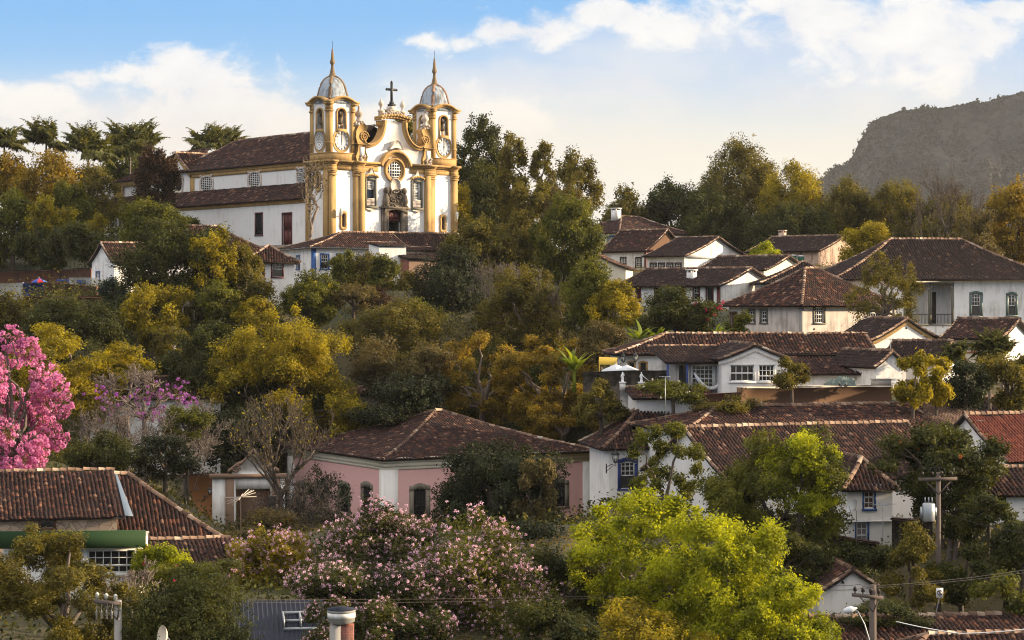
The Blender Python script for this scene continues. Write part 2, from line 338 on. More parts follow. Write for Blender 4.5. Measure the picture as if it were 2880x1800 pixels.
prof = np.clip(VV, 0, 1) ** 1.25
ZZ0 = -20 + (top + 20) * prof
ZZ = ZZ0 + fbm(XX, ZZ0, 7, 7, .008) * 10 * (1 - prof ** 3)
XX = XX * (1 - .0 * VV)
nu = len(us); q = (np.arange(len(vs_) - 1)[:, None] * nu + np.arange(nu - 1)[None, :]).ravel()
g = MB(); g.quads(np.stack([XX, YY, ZZ], -1).reshape(-1, 3), np.stack([q, q + 1, q + nu + 1, q + nu], -1))
bk = np.stack([XX[-1], YY[-1] + 900, np.full(nu, -20.0)], -1); fr = np.stack([XX[-1], YY[-1], ZZ[-1]], -1); q = np.arange(nu - 1)
g.quads(np.concatenate([fr, bk]), np.stack([q, q + 1, q + 1 + nu, q + nu], -1))
mtn = g.build('mountain', 'mountain', smooth=True); tag(mtn, kind='structure')
# scrub trees along its crest, too many and too far to count
rs = np.random.RandomState(8); cu = np.concatenate([rs.uniform(2325, 2900, 420)]); cz = (HY - np.interp(cu, rp, rq)) / F * DM - 3; sz = rs.uniform(1.5, 5.0, len(cu)) * np.where(cu < 2440, .7, 1)
# ---------------------------------------------------------------- roofs
rng = np.random.RandomState(7)
def roof_plane(mb, O, sdv, ndv, L, T, aL, aR, h, dh, sp=.26, lt=.42, mt=0, ms=1, tmax=None):
    """one tiled slope: O = eave corner, sdv along the eave, ndv inward; aL, aR trim the ends (1 hip, 0 gable)"""
    O = np.array(O, float); s2 = np.array([sdv[0], sdv[1], 0.0]); n2 = np.array([ndv[0], ndv[1], 0.0]); up = np.array([0, 0, 1.0])
    TT = T if tmax is None else tmax
    ts = np.linspace(0, TT, 7); vs = []
    for t_ in ts:
        a_, b_ = aL * t_, max(aL * t_ + .01, L - aR * t_)
        for s_ in (a_, b_): vs.append(O + s2 * s_ + n2 * t_ + up * (h(t_) - .03))
    k_ = len(vs); vs += [v_ - up * .10 for v_ in vs]
    fs = []
    for i in range(6):
        j = 2 * i; fs += [(j, j + 1, j + 3, j + 2), (k_ + j + 2, k_ + j + 3, k_ + j + 1, k_ + j), (j, j + 2, k_ + j + 2, k_ + j), (j + 1, k_ + j + 1, k_ + j + 3, j + 3)]
    fs.append((0, k_, k_ + 1, 1)); mb.add(vs, fs, ms)
    S = np.arange(sp * .5, L, sp); slope = math.atan(dh(TT * .5)); st = lt * .84 * math.cos(slope)
    Tn = np.arange(st * .35, TT - st * .2, st)
    if not len(S) or not len(Tn): return
    s_, t_ = np.meshgrid(S, Tn); s_ = s_.ravel() + rng.uniform(-.02, .02, s_.size); t_ = t_.ravel() + np.repeat(rng.uniform(-.01, .01, len(Tn)), len(S))
    ok = (s_ > aL * t_ + (.02 if aL else 0)) & (s_ < L - aR * t_ - (.02 if aR else 0)); s_, t_ = s_[ok], t_[ok]; n_ = len(s_)
    if not n_: return
    th = np.arctan(dh(t_)); c_, q_ = np.cos(th)[:, None], np.sin(th)[:, None]
    e2 = n2 * c_ + up * q_; e3 = -n2 * q_ + up * c_
    wob = .045 * np.sin(s_ * .9 + O[0]) * np.sin(t_ * 1.1) + .02 * np.sin(s_ * 2.7 + O[1]) + rng.normal(0, .012, n_)
    ctr = O + s2 * s_[:, None] + n2 * t_[:, None] + up * (h(t_) + wob)[:, None]
    yaw = rng.normal(0, .035, n_)[:, None]
    r0, r1 = sp * .44, sp * .34; vv = np.empty((n_, 8, 3))
    for i, a_ in enumerate((0, math.pi / 3, 2 * math.pi / 3, math.pi)):
        for j, (r_, e_, lift) in enumerate(((r0, -.5, .045), (r1, .5, .0))):
            vv[:, j * 4 + i] = ctr + s2 * (r_ * math.cos(a_)) + s2 * (yaw * e_ * lt) + e2 * (e_ * lt) + e3 * (r_ * .85 * math.sin(a_) + lift)
    b_ = (np.arange(n_) * 8)[:, None]; qd = np.concatenate([b_ + np.array([[i, i + 1, i + 5, i + 4]]) for i in range(3)] + [b_ + np.array([[3, 2, 1, 0]])], 1).reshape(-1, 4)
    mb.quads(vv.reshape(-1, 3), qd, mt)
def caps(mb, pts, r=.15, mi=2, ln=.42):
    pts = [Vector(p) for p in pts]
    for a_, b_ in zip(pts, pts[1:]):
        d_ = b_ - a_; n_ = max(1, int(d_.length / ln)); u_ = d_.normalized(); s_ = u_.cross(Vector((0, 0, 1)))
        if s_.length < 1e-4: continue
        s_.normalize(); n3 = s_.cross(u_)
        for i in range(n_):
            p0 = a_ + d_ * (i / n_); p1 = a_ + d_ * ((i + 1.12) / n_); k0 = random.uniform(-.02, .02); vs = []
            for p, rr, lf in ((p0, r, .05 + k0), (p1, r * .85, .02 + k0)):
                for a in (-.25, .45, 1.1, 1.57, 2.04, 2.69, 3.39): vs.append(p + s_ * (rr * math.cos(a)) + n3 * (rr * math.sin(a) + lf))
            mb.add([tuple(v_) for v_ in vs], [(j, j + 1, j + 8, j + 7) for j in range(6)] + [tuple(range(7))], mi)
def profile(T, oh, rise, sag):
    gf = lambda t_: t_ * (1 - sag * (1 - t_ / T)); p_ = rise / (gf(T) - gf(oh))
    return (lambda t_: p_ * t_ * (1 - sag * (1 - t_ / T))), (lambda t_: p_ * (1 - sag + 2 * sag * np.asarray(t_) / T))
def solve(O, t_, px):
    kk = (px - CX) / F; return (kk * O[1] - O[0]) / (t_[0] - kk * t_[1])

HOUSES = []
class House:
    """walls with real openings, tiled roof; everything in metres in the house's own frame (x along the front, y inward)"""
    def __init__(s, name, label, d, pa, pb, phi, dep, pe, pb0, ridge='x', hips='LR', rise=2.2, oh=.55, wall='white_plaster', tile='tile_old', sag=.25, wins=(), cat='house',
                 posts=None, band=None, sp=.26, group=None, noroof=False, gtrim=None, chim=(), skirt=2.5, wallmats=None, frame_w=.14, eave_col='dark_wood', sockle=None):
        ph = R(phi); s.t = (math.cos(ph), math.sin(ph)); s.n = (-math.sin(ph), math.cos(ph)); kk = lambda p: (p - CX) / F
        if phi >= 0:
            A = (kk(pa) * d, d); w_ = solve(A, s.t, pb)
        else:
            B = (kk(pb) * d, d); w_ = -solve(B, s.t, pa); A = (B[0] - w_ * s.t[0], B[1] - w_ * s.t[1])
        s.A, s.w, s.dep, s.ph = A, w_, dep, ph; s.zb = (HY - pb0) / F * d; s.H = (HY - pe) / F * d - s.zb
        s.root = thing(name, label, cat, (A[0], A[1], s.zb), ph, group or ('houses on the hillside' if cat == 'house' else None)); s.wallmat = wall
        HOUSES.append(s); H, w_ = s.H, s.w
        s.face = {'front': ((0, 0), (1, 0), w_, (0, -1)), 'right': ((w_, 0), (0, 1), dep, (1, 0)), 'left': ((0, 0), (0, 1), dep, (-1, 0)), 'back': ((0, dep), (1, 0), w_, (0, 1))}
        s.fw = frame_w; op = {f: [] for f in s.face}; todo = []
        for wv in wins:
            f, x0, y0, x1, y1, st, fc = wv[:7]
            u0, z1 = s.uz(f, x0, y0, (x0 + x1) / 2); u1, z0 = s.uz(f, x1, y1, (x0 + x1) / 2)
            if u1 < u0: u0, u1 = u1, u0
            L = s.face[f][2]; u0 = max(.1, u0); u1 = min(L - .1, u1); z0 = max(z0, -skirt + .2); z1 = min(z1, H - .12)
            if u1 - u0 < .15 or z1 - z0 < .15: print('bad opening', name, wv, u0, u1, z0, z1); continue
            op[f].append((u0, u1, z0, z1)); todo.append((f, u0, u1, z0, z1, st, fc))
        T = (min(w_, dep) if hips in ('LR', 'FB') else (dep if ridge == 'x' else w_)) / 2 + oh
        if ridge == 'shed': T = dep + 2 * oh
        s.T = T; h, dh = profile(T, oh, rise, sag); s.h = h; zE = H - h(oh); s.zE = zE; s.oh = oh
        mb = MB()
        for f, (O, D, L, OUT) in s.face.items(): s.wallface(mb, f, op[f], -skirt, H)
        def gable(f):
            L = s.face[f][2]; N = 7; us_ = [L * i / (2 * N) for i in range(2 * N + 1)]
            pts = [s.P(f, u_, H + max(0, h(min(u_, L - u_) + oh) - h(oh)) - .13) for u_ in us_]; pts[0] = s.P(f, 0, H - .02); pts[-1] = s.P(f, L, H - .02)
            mb.add(pts + [s.P(f, L / 2, H - .02)], [(i, i + 1, len(pts)) for i in range(2 * N)])
            return pts
        gp = {}
        if ridge == 'x':
            for f, c_ in (('left', 'L'), ('right', 'R')):
                if c_ not in hips: gp[f] = gable(f)
        elif ridge == 'y':
            for f, c_ in (('front', 'F'), ('back', 'B')):
                if c_ not in hips: gp[f] = gable(f)
        elif ridge == 'shed':
            for f in ('left', 'right'):
                mb.add([s.P(f, 0, H - .02), s.P(f, dep, H - .02), s.P(f, dep, H + rise - .1)], [(0, 1, 2)])
            mb.add([s.P('back', 0, H - .02), s.P('back', w_, H - .02), s.P('back', w_, H + rise - .1), s.P('back', 0, H + rise - .1)], [(0, 1, 2, 3)])
        s.walls = mb.build('wall', wall, s.root)
        if wallmats:
            for f, mname in wallmats.items():
                O, D, L, OUT = s.face[f]; m2 = MB(); s.wallface(m2, f, op[f], -skirt, H, .012)
                if f in gp: m2.add([(p[0] + OUT[0] * .012, p[1] + OUT[1] * .012, p[2]) for p in gp[f]] + [s.P(f, L / 2, H - .02, .012)], [(i, i + 1, len(gp[f])) for i in range(len(gp[f]) - 1)])
                m2.build('wall_facing', mname, s.root)
        for tdo in todo: s.window(*tdo)
        if not noroof:
            rf = MB(); W2, D2 = w_ + 2 * oh, dep + 2 * oh; c = [(-oh, -oh), (w_ + oh, -oh), (w_ + oh, dep + oh), (-oh, dep + oh)]
            ridge_pts = []
            if ridge == 'x':
                l, r = float('L' in hips), float('R' in hips); zR = zE + h(T)
                tt = T if (l + r) * T <= W2 else W2 / 2
                roof_plane(rf, (*c[0], zE), (1, 0), (0, 1), W2, T, l, r, h, dh, sp, tmax=tt); roof_plane(rf, (*c[2], zE), (-1, 0), (0, -1), W2, T, r, l, h, dh, sp, tmax=tt)
                if l: roof_plane(rf, (*c[3], zE), (0, -1), (1, 0), D2, T, 1, 1, h, dh, sp)
                if r: roof_plane(rf, (*c[1], zE), (0, 1), (-1, 0), D2, T, 1, 1, h, dh, sp)
                caps(rf, [(-oh + l * T, dep / 2, zR), (w_ + oh - r * T, dep / 2, zR)], .16)
                hl = [(0, 1, 1), (3, 1, -1)] * int(l) + [(1, -1, 1), (2, -1, -1)] * int(r)
                if not l: caps(rf, [(-oh + .1, -oh + T * i / 6, zE + h(T * i / 6)) for i in range(7)], .11); caps(rf, [(-oh + .1, dep + oh - T * i / 6, zE + h(T * i / 6)) for i in range(7)], .11)
                if not r: caps(rf, [(w_ + oh - .1, -oh + T * i / 6, zE + h(T * i / 6)) for i in range(7)], .11); caps(rf, [(w_ + oh - .1, dep + oh - T * i / 6, zE + h(T * i / 6)) for i in range(7)], .11)
            elif ridge == 'y':
                a_, b_ = float('F' in hips), float('B' in hips); zR = zE + h(T)
                roof_plane(rf, (*c[3], zE), (0, -1), (1, 0), D2, T, b_, a_, h, dh, sp); roof_plane(rf, (*c[1], zE), (0, 1), (-1, 0), D2, T, a_, b_, h, dh, sp)
                if a_: roof_plane(rf, (*c[0], zE), (1, 0), (0, 1), W2, T, 1, 1, h, dh, sp)
                if b_: roof_plane(rf, (*c[2], zE), (-1, 0), (0, -1), W2, T, 1, 1, h, dh, sp)
                caps(rf, [(w_ / 2, -oh + a_ * T, zR), (w_ / 2, dep + oh - b_ * T, zR)], .16)
                hl = [(0, 1, 1), (1, -1, 1)] * int(a_) + [(3, 1, -1), (2, -1, -1)] * int(b_)
                if not a_:
                    caps(rf, [(-oh + T * i / 6, -oh + .1, zE + h(T * i / 6)) for i in range(7)], .11); caps(rf, [(w_ + oh - T * i / 6, -oh + .1, zE + h(T * i / 6)) for i in range(7)], .11)
            else:
                hh, dd = (lambda t_: rise / dep * t_), (lambda t_: rise / dep + 0 * np.asarray(t_)); zE2 = H - rise / dep * oh; hl = []
                roof_plane(rf, (*c[0], zE2), (1, 0), (0, 1), W2, T, 0, 0, hh, dd, sp)
                caps(rf, [(-oh, dep + oh, zE2 + hh(T)), (w_ + oh, dep + oh, zE2 + hh(T))], .13)
            for ci, ax, ay in hl: caps(rf, [(c[ci][0] + ax * T * i / 6, c[ci][1] + ay * T * i / 6, zE + h(T * i / 6)) for i in range(7)], .15)
            s.roof = rf.build('roof', [tile, 'tile_bed', 'ridge_tile'], s.root)
        if posts:
            for u_ in (0, w_): 
                p_ = MB(); p_.box(u_ - .16, -.05, -skirt, u_ + .16, .2, H - .05); p_.build('corner_post', posts, s.root)
        if band:
            p_ = MB(); s.fbox(p_, 'front', -.12, w_ + .12, H - .42, H - .03, .02, .16); s.fbox(p_, 'left', .02, dep, H - .42, H - .03, .02, .16); s.fbox(p_, 'right', .02, dep, H - .42, H - .03, .02, .16); p_.build('eaves_band', band, s.root)
        if gtrim:
            f = 'front' if ridge == 'y' else 'right'; L = s.face[f][2]; p_ = MB(); N = 8
            for sg in (0, 1):
                q_ = []
                for i in range(N + 1):
                    u_ = L / 2 * i / N - (.25 if i == 0 else 0); uu = u_ if sg == 0 else L - u_; z_ = H + h(max(u_, 0) + oh) - h(oh) - .16; q_.append((uu, z_))
                for (ua, za), (ub, zb_) in zip(q_, q_[1:]):
                    vs = [s.P(f, a_, z_, o_) for o_ in (.02, .14) for a_, z_ in ((ua, za - .32), (ub, zb_ - .32), (ub, zb_), (ua, za))]
                    p_.add(vs, [(0, 1, 2, 3), (7, 6, 5, 4), (0, 4, 5, 1), (3, 2, 6, 7)])
            p_.build('gable_trim', gtrim, s.root)
        for (cx_, cy_, cw, ch, mname) in chim:
            z_ = s.zE + h(min(T, max(.1, min(cy_ + oh, dep + oh - cy_)))) if ridge != 'shed' else H
            p_ = MB(); p_.box(cx_ - cw / 2, cy_ - cw / 2, z_ - .6, cx_ + cw / 2, cy_ + cw / 2, z_ + ch); 
            p_.box(cx_ - cw / 2 - .08, cy_ - cw / 2 - .08, z_ + ch + .22, cx_ + cw / 2 + .08, cy_ + cw / 2 + .08, z_ + ch + .34)
            for ax, ay in ((-1, -1), (1, -1), (-1, 1), (1, 1)): p_.box(cx_ + ax * (cw / 2 - .08) - .07, cy_ + ay * (cw / 2 - .08) - .07, z_ + ch, cx_ + ax * (cw / 2 - .08) + .07, cy_ + ay * (cw / 2 - .08) + .07, z_ + ch + .22)
            p_.build('chimney', mname, getattr(s, 'roof', s.root))
    def P(s, f, u_, z_, off=0.0):
        O, D, L, OUT = s.face[f]; return (O[0] + D[0] * u_ + OUT[0] * off, O[1] + D[1] * u_ + OUT[1] * off, z_)
    def uz(s, f, px, py, pxc=None):
        O, D, L, OUT = s.face[f]; ph = s.ph; rot = lambda v_: (v_[0] * math.cos(ph) - v_[1] * math.sin(ph), v_[0] * math.sin(ph) + v_[1] * math.cos(ph))
        o_ = rot(O); Ow = (s.A[0] + o_[0], s.A[1] + o_[1]); Dw = rot(D); u_ = solve(Ow, Dw, px)
        uc = u_ if pxc is None else solve(Ow, Dw, pxc); dpt = Ow[1] + uc * Dw[1]
        return u_, (HY - py) / F * dpt - s.zb
    def fbox(s, mb, f, u0, u1, z0, z1, o0, o1, mi=0):
        vs = [s.P(f, u_, z_, o_) for o_ in (o0, o1) for u_, z_ in ((u0, z0), (u1, z0), (u1, z1), (u0, z1))]
        mb.add(vs, [(0, 1, 2, 3), (7, 6, 5, 4), (0, 4, 5, 1), (1, 5, 6, 2), (2, 6, 7, 3), (3, 7, 4, 0)], mi)
    def wallface(s, mb, f, ops, zl, zh, off=0.0, rev=.24):
        L = s.face[f][2]; us_ = sorted({0.0, L, *[v_ for o_ in ops for v_ in o_[:2]]}); zs = sorted({zl, zh, *[v_ for o_ in ops for v_ in o_[2:4]]})
        for u0, u1 in zip(us_, us_[1:]):
            for z0, z1 in zip(zs, zs[1:]):
                um, zm = (u0 + u1) / 2, (z0 + z1) / 2
                if any(o_[0] < um < o_[1] and o_[2] < zm < o_[3] for o_ in ops): continue
                mb.add([s.P(f, u0, z0, off), s.P(f, u1, z0, off), s.P(f, u1, z1, off), s.P(f, u0, z1, off)], [(0, 1, 2, 3)])
        if off == 0.0:
            for u0, u1, z0, z1 in ops:
                q_ = [(u0, z0), (u1, z0), (u1, z1), (u0, z1)]
                for (ua, za), (ub, zb_) in zip(q_, q_[1:] + q_[:1]): mb.add([s.P(f, ua, za), s.P(f, ub, zb_), s.P(f, ub, zb_, -rev), s.P(f, ua, za, -rev)], [(0, 1, 2, 3)])
    def window(s, f, u0, u1, z0, z1, st, fc):
        """st: s=sash (white glazing bars), u=upper sash over dark opening, d=dark opening, D=plain door, B=brown panes, P=pale panes, g=grille; a = arched head; number after : = bar spacing"""
        arch = 'a' in st; fw = s.fw; wd = u1 - u0; kind = st.replace('a', '')[0]
        fr = MB(); rz = .18 * wd if arch else 0
        s.fbox(fr, f, u0 - fw, u0, z0 - .02, z1 - rz, -.10, .045); s.fbox(fr, f, u1, u1 + fw, z0 - .02, z1 - rz, -.10, .045)
        if kind != 'D' : s.fbox(fr, f, u0 - fw - .04, u1 + fw + .04, z0 - .14, z0 - .021, -.10, .10)
        if arch:
            N = 8; pts = []
            for i in range(N + 1):
                a_ = math.pi * (i / N); uu = (u0 + u1) / 2 - wd / 2 * math.cos(a_); pts.append((uu, z1 - rz + rz * math.sin(a_)))
            for i in range(N):
                (ua, za), (ub, zb_) = pts[i], pts[i + 1]; zo = lambda i_: z1 + fw * .55 + fw * .6 * math.sin(math.pi * i_ / N)
                ea = -fw if i == 0 else 0; eb = fw if i == N - 1 else 0
                vs = [s.P(f, *p_, o_) for o_ in (-.10, .045) for p_ in ((ua + ea, za), (ub + eb, zb_), (ub + eb, zo(i + 1)), (ua + ea, zo(i)))]
                fr.add(vs, [(0, 1, 2, 3), (7, 6, 5, 4), (0, 4, 5, 1), (1, 5, 6, 2), (2, 6, 7, 3), (3, 7, 4, 0)])
        else: s.fbox(fr, f, u0 - fw, u1 + fw, z1, z1 + fw, -.10, .045)
        p_ = MB(); p_.add([s.P(f, u0, z0, -.15), s.P(f, u1, z0, -.15), s.P(f, u1, z1, -.15), s.P(f, u0, z1, -.15)], [(0, 1, 2, 3)])
        if kind == 'o':      # open porch arch: room behind, its door, an iron balustrade
            q_ = MB(); dp = -1.9
            a_ = [s.P(f, u_, z_, o_) for o_ in (-.24, dp) for u_, z_ in ((u0 - .3, z0), (u1 + .3, z0), (u1 + .3, z1), (u0 - .3, z1))]
            q_.add(a_, [(4, 5, 6, 7), (0, 1, 5, 4), (3, 2, 6, 7), (0, 3, 7, 4), (1, 2, 6, 5)]); por = q_.build('porch', 'white_plaster', s.root); fr.build('arch', fc, por)
            q_ = MB(); s.fbox(q_, f, u0 + .15, u0 + .15 + wd * .42, z0, z0 + (z1 - z0) * .80, dp + .01, dp + .08); q_.build('door', 'dark_wood', por)
            q_ = MB(); s.fbox(q_, f, u0, u1, z0 + .9, z0 + .97, -.1, -.04)
            for i in range(int(wd / .14)): s.fbox(q_, f, u0 + .14 * i, u0 + .14 * i + .03, z0, z0 + .9, -.09, -.06)
            q_.build('balustrade', 'iron', por); return por
        if kind == 'D':
            for i in range(2):
                um = u0 + wd / 2 * i; s.fbox(p_, f, um + .06, um + wd / 2 - .06, z0 + .15, z0 + (z1 - z0) * .45, -.15, -.11); s.fbox(p_, f, um + .06, um + wd / 2 - .06, z0 + (z1 - z0) * .52, z1 - .15, -.15, -.11)
            dr = p_.build('door', 'dark_wood' if fc in ('white_paint', 'stone_frame') else fc, s.root); fr.build('frame', fc, dr); return dr
        win = fr.build('window', fc, s.root)
        p_.build('pane', {'B': 'brown_pane', 'P': 'pale_pane'}.get(kind, 'glass'), win)
        if kind in 'suBPg':
            b_ = MB(); zs = z0 if kind != 'u' else z0 + (z1 - z0) * .45; fwv = .07
            for a0, a1, c0, c1 in ((u0, u0 + fwv, zs, z1), (u1 - fwv, u1, zs, z1), (u0, u1, zs, zs + fwv), (u0, u1, z1 - fwv - rz * .4, z1)): s.fbox(b_, f, a0, a1, c0, c1, -.13, -.07)
            bs = .30 if wd < 1.6 else .40
            nv, nh = max(2, round(wd / bs)), max(2, round((z1 - zs) / (bs * 1.15)))
            for i in range(1, nv): s.fbox(b_, f, u0 + wd * i / nv - .022, u0 + wd * i / nv + .022, zs, z1, -.125, -.085)
            for i in range(1, nh): 
                t_ = .05 if (kind != 'u' and i == nh // 2) else .022
                s.fbox(b_, f, u0, u1, zs + (z1 - zs) * i / nh - t_, zs + (z1 - zs) * i / nh + t_, -.12, -.08)
            b_.build('grille' if kind == 'g' else 'sash', 'iron' if kind == 'g' else 'white_paint', win)
        return win
# ---------------------------------------------------------------- the church on the hill
class Church(House):
    def __init__(s):
        s.ph = R(40); s.zb = 7.1; d = 250.0; s.A = ((924 - CX) / F * d, d); s.w, s.dep = 19.1, 4.5
        s.face = {'front': ((0, 0), (1, 0), 19.1, (0, -1)), 'left': ((0, 0), (0, 1), 56, (-1, 0)), 'right': ((19.1, 0), (0, 1), 56, (1, 0)),
                  'nave': ((3.0, 0), (0, 1), 56, (-1, 0)), 'gab': ((2.9, 0), (0, 1), 56, (-1, 0))}
        s.fw = .16; s.H = 10
        s.root = thing('church', 'white and ochre baroque church with two domed bell towers on the hilltop', 'church', (s.A[0], s.A[1], s.zb), s.ph)
        s.body(); s.facade(); 
        for x0 in (0.1, 15.4): s.tower(x0)
    def B(s): return MB()
    def body(s):
        wfr = [(5.35, 6.85, 4.7, 8.2), (12.25, 13.75, 4.7, 8.2), (8.5, 10.6, -.5, 4.5), (1.75, 2.45, 2.2, 3.7), (16.65, 17.35, 2.2, 3.7)]
        m_ = MB(); s.wallface(m_, 'front', wfr, -2, 10, 0, .45)
        side = [s.uz('left', 733, 613)[0], s.uz('left', 714, 613)[0], s.uz('left', 815, 613)[0], s.uz('left', 790, 613)[0]]
        s.side = side
        lo = [(side[0], side[1], 1.6, 4.2), (side[2], side[3], .0, 4.0), (1.6, 2.5, 6.7, 8.4)]
        # tower bases and aisle share the side plane
        L5 = ((0, 0), (0, 1), 4.5, (-1, 0)); s.face['tl'] = L5; s.wallface(m_, 'tl', [lo[2]], -2, 10)
        s.face['al'] = ((.25, 0), (0, 1), 56, (-1, 0)); 
        s.face['al'] = ((.25, 4.5), (0, 1), 51, (-1, 0)); s.wallface(m_, 'al', [(a - 4.5, b - 4.5, c, d_) for a, b, c, d_ in lo[:2]], -3, 5.7)
        # nave wall with its shield windows
        s.face['nv'] = ((3.0, 4.5), (0, 1), 31.0, (-1, 0)); s.nv = []
        for (a, b) in ((701, 733), (566, 598), (838, 858)):
            u1 = s.uz('nv', a, 510)[0]; u0 = s.uz('nv', b, 510)[0]; s.nv.append((u0, u1, 7.75, 9.55))
        s.wallface(m_, 'nv', [], 4, 10.4)
        m_.add([(3, 35.5, 4), (3, 42, 4), (3, 42, 10.4), (3, 35.5, 10.4), (3, 38.75, 12.9)], [(0, 1, 2, 3), (3, 2, 4)])
        m_.add([(3.2, 42, 4), (3.2, 55.5, 4), (3.2, 55.5, 10), (3.2, 42, 10)], [(0, 1, 2, 3)])
        m_.add([(19.1, 0, -2), (19.1, 4.5, -2), (19.1, 4.5, 10), (19.1, 0, 10)], [(0, 1, 2, 3)]); m_.add([(16.1, 4.5, -2), (16.1, 55.5, -2), (16.1, 55.5, 10.4), (16.1, 4.5, 10.4)], [(0, 1, 2, 3)])
        m_.add([(0, 4.5, -2), (19.1, 4.5, -2), (19.1, 4.5, 10), (0, 4.5, 10)], [(0, 1, 2, 3)]); m_.add([(.25, 55.5, -3), (16.1, 55.5, -3), (16.1, 55.5, 10), (.25, 55.5, 10)], [(0, 1, 2, 3)])
        m_.add([(0, 0, 9.95), (19.1, 0, 9.95), (19.1, 4.5, 9.95), (0, 4.5, 9.95)], [(0, 1, 2, 3)])
        m_.build('wall', 'church_white', s.root)
        # ochre trim of the long side: entablatures, corner strips, plinth
        o = MB()
        for z0, z1, e in ((9.55, 10.0, .10), (10.0, 10.22, .22), (10.22, 10.42, .36)): s.fbox(o, 'nv', 0, 31.0, z0, z1, .003, e)
        for z0, z1, e in ((5.15, 5.45, .08), (5.45, 5.68, .2)): s.fbox(o, 'al', 0, 51, z0, z1, .003, e)
        for u_ in (30.1, 48.6): s.fbox(o, 'nv', u_, u_ + .95, 6.2, 9.55, .003, .12)
        s.fbox(o, 'nv', 37.6, 51, 9.2, 9.9, -.17, .1); s.fbox(o, 'nv', 49.8, 51, 6, 9.2, -.17, .1)
        gq = [(35.3, 10.2), (38.75, 12.95), (42.2, 10.2)]
        for (ya, za), (yb, zb_) in zip(gq, gq[1:]):
            vs = [(3 - o_, y_, z_ + dz_) for o_ in (.003, .3) for y_, z_, dz_ in ((ya, za, -.55), (yb, zb_, -.55), (yb, zb_, 0), (ya, za, 0))]; o.add(vs, [(0, 1, 2, 3), (7, 6, 5, 4), (0, 4, 5, 1), (3, 2, 6, 7)])
        o.build('side_trim', 'ochre', s.root)
        p_ = MB(); s.fbox(p_, 'al', 0, 51, -3, .25, .003, .22); s.fbox(p_, 'tl', 0, 4.5, -2, .2, .003, .3); p_.build('plinth', 'stone', s.root)
        # windows of the long side
        for (u0, u1, z0, z1) in s.nv:
            uc, zc = (u0 + u1) / 2, (z0 + z1) / 2; a, b = (u1 - u0) / 2, (z1 - z0) / 2; fr = MB(); N = 28; ring = []
            for i in range(N):
                t_ = 2 * math.pi * i / N; k_ = 1 + .10 * abs(math.sin(2 * t_)) ** 2; ring.append((a * k_ * math.copysign(abs(math.cos(t_)) ** .95, math.cos(t_)), b * k_ * math.copysign(abs(math.sin(t_)) ** .95, math.sin(t_))))
            for i in range(N):
                p0, p1 = ring[i], ring[(i + 1) % N]; sc2 = 1.24
                vs = [s.P('nv', uc + x_ * q_, zc + z_ * q_, o_) for o_ in (.01, .14) for (x_, z_), q_ in ((p0, 1), (p1, 1), (p1, sc2), (p0, sc2))]
                fr.add(vs, [(0, 1, 2, 3), (7, 6, 5, 4), (0, 4, 5, 1), (3, 2, 6, 7)])
            for sg in (-1, 1): s.fbox(fr, 'nv', uc + sg * a * .95 - .18, uc + sg * a * .95 + .18, z1 + .02, z1 + .3, .01, .2)
            win = fr.build('window', 'aged_plaster', s.root)
            g_ = MB(); g_.add([s.P('nv', uc + x_, zc + z_, .03) for x_, z_ in ring], [tuple(range(N))]); g_.build('pane', 'glass', win)
            b_ = MB()
            for i in range(1, 6): xx = u0 + (u1 - u0) * i / 6; hh = b * math.sqrt(max(0, 1 - ((xx - uc) / a) ** 4)); s.fbox(b_, 'nv', xx - .03, xx + .03, zc - hh, zc + hh, .04, .08)
            for i in range(1, 8): zz = z0 + (z1 - z0) * i / 8; hh = a * math.sqrt(max(0, 1 - ((zz - zc) / b) ** 4)); s.fbox(b_, 'nv', uc - hh, uc + hh, zz - .03, zz + .03, .04, .08)
            b_.build('grille', 'white_paint', win)
        ov = MB(); N = 26; uc, zc, a, b = 38.75 - 4.5, 9.0, 1.25, 1.75
        for i in range(N):
            t0, t1 = 2 * math.pi * i / N, 2 * math.pi * (i + 1) / N
            vs = [s.P('nv', uc + q_ * a * math.cos(t_), zc + q_ * b * math.sin(t_), o_) for o_ in (.01, .16) for t_, q_ in ((t0, 1), (t1, 1), (t1, 1.17), (t0, 1.17))]; ov.add(vs, [(0, 1, 2, 3), (7, 6, 5, 4), (0, 4, 5, 1), (3, 2, 6, 7)])
        ovw = ov.build('window', 'aged_plaster', s.root); g_ = MB(); g_.add([s.P('nv', uc + a * math.cos(2 * math.pi * i / N), zc + b * math.sin(2 * math.pi * i / N), .02) for i in range(N)], [tuple(range(N))]); g_.build('niche', 'cream_plaster', ovw)
        g_ = MB(); g_.add([s.P('nv', uc - .35 + .62 * a * math.cos(2 * math.pi * i / N), zc + .55 * b * math.sin(2 * math.pi * i / N), .03) for i in range(N)], [tuple(range(N))]); g_.build('pane', 'glass', ovw)
        # roofs
        rf = MB(); h, dh = profile(7.05, .5, 4.0, .15)
        zE = 10.45; T = 7.05
        roof_plane(rf, (2.5, 41.6, zE), (0, -1), (1, 0), 41.6 - 3.9, T, 1, 0, h, dh, .3, .46); roof_plane(rf, (16.6, 3.9, zE), (0, 1), (-1, 0), 41.6 - 3.9, T, 0, 1, h, dh, .3, .46)
        roof_plane(rf, (16.6, 41.6, zE), (-1, 0), (0, -1), 14.1, T, 1, 1, h, dh, .3, .46)
        caps(rf, [(9.55, 3.9, zE + h(T)), (9.55, 34.55, zE + h(T))], .2); caps(rf, [(2.5 + T * i / 6, 41.6 - T * i / 6, zE + h(T * i / 6)) for i in range(7)], .18)
        rf.build('roof', ['tile_old', 'tile_bed', 'ridge_tile'], s.root)
        rf = MB(); h2, dh2 = profile(2.9, .5, 1.6, .1)
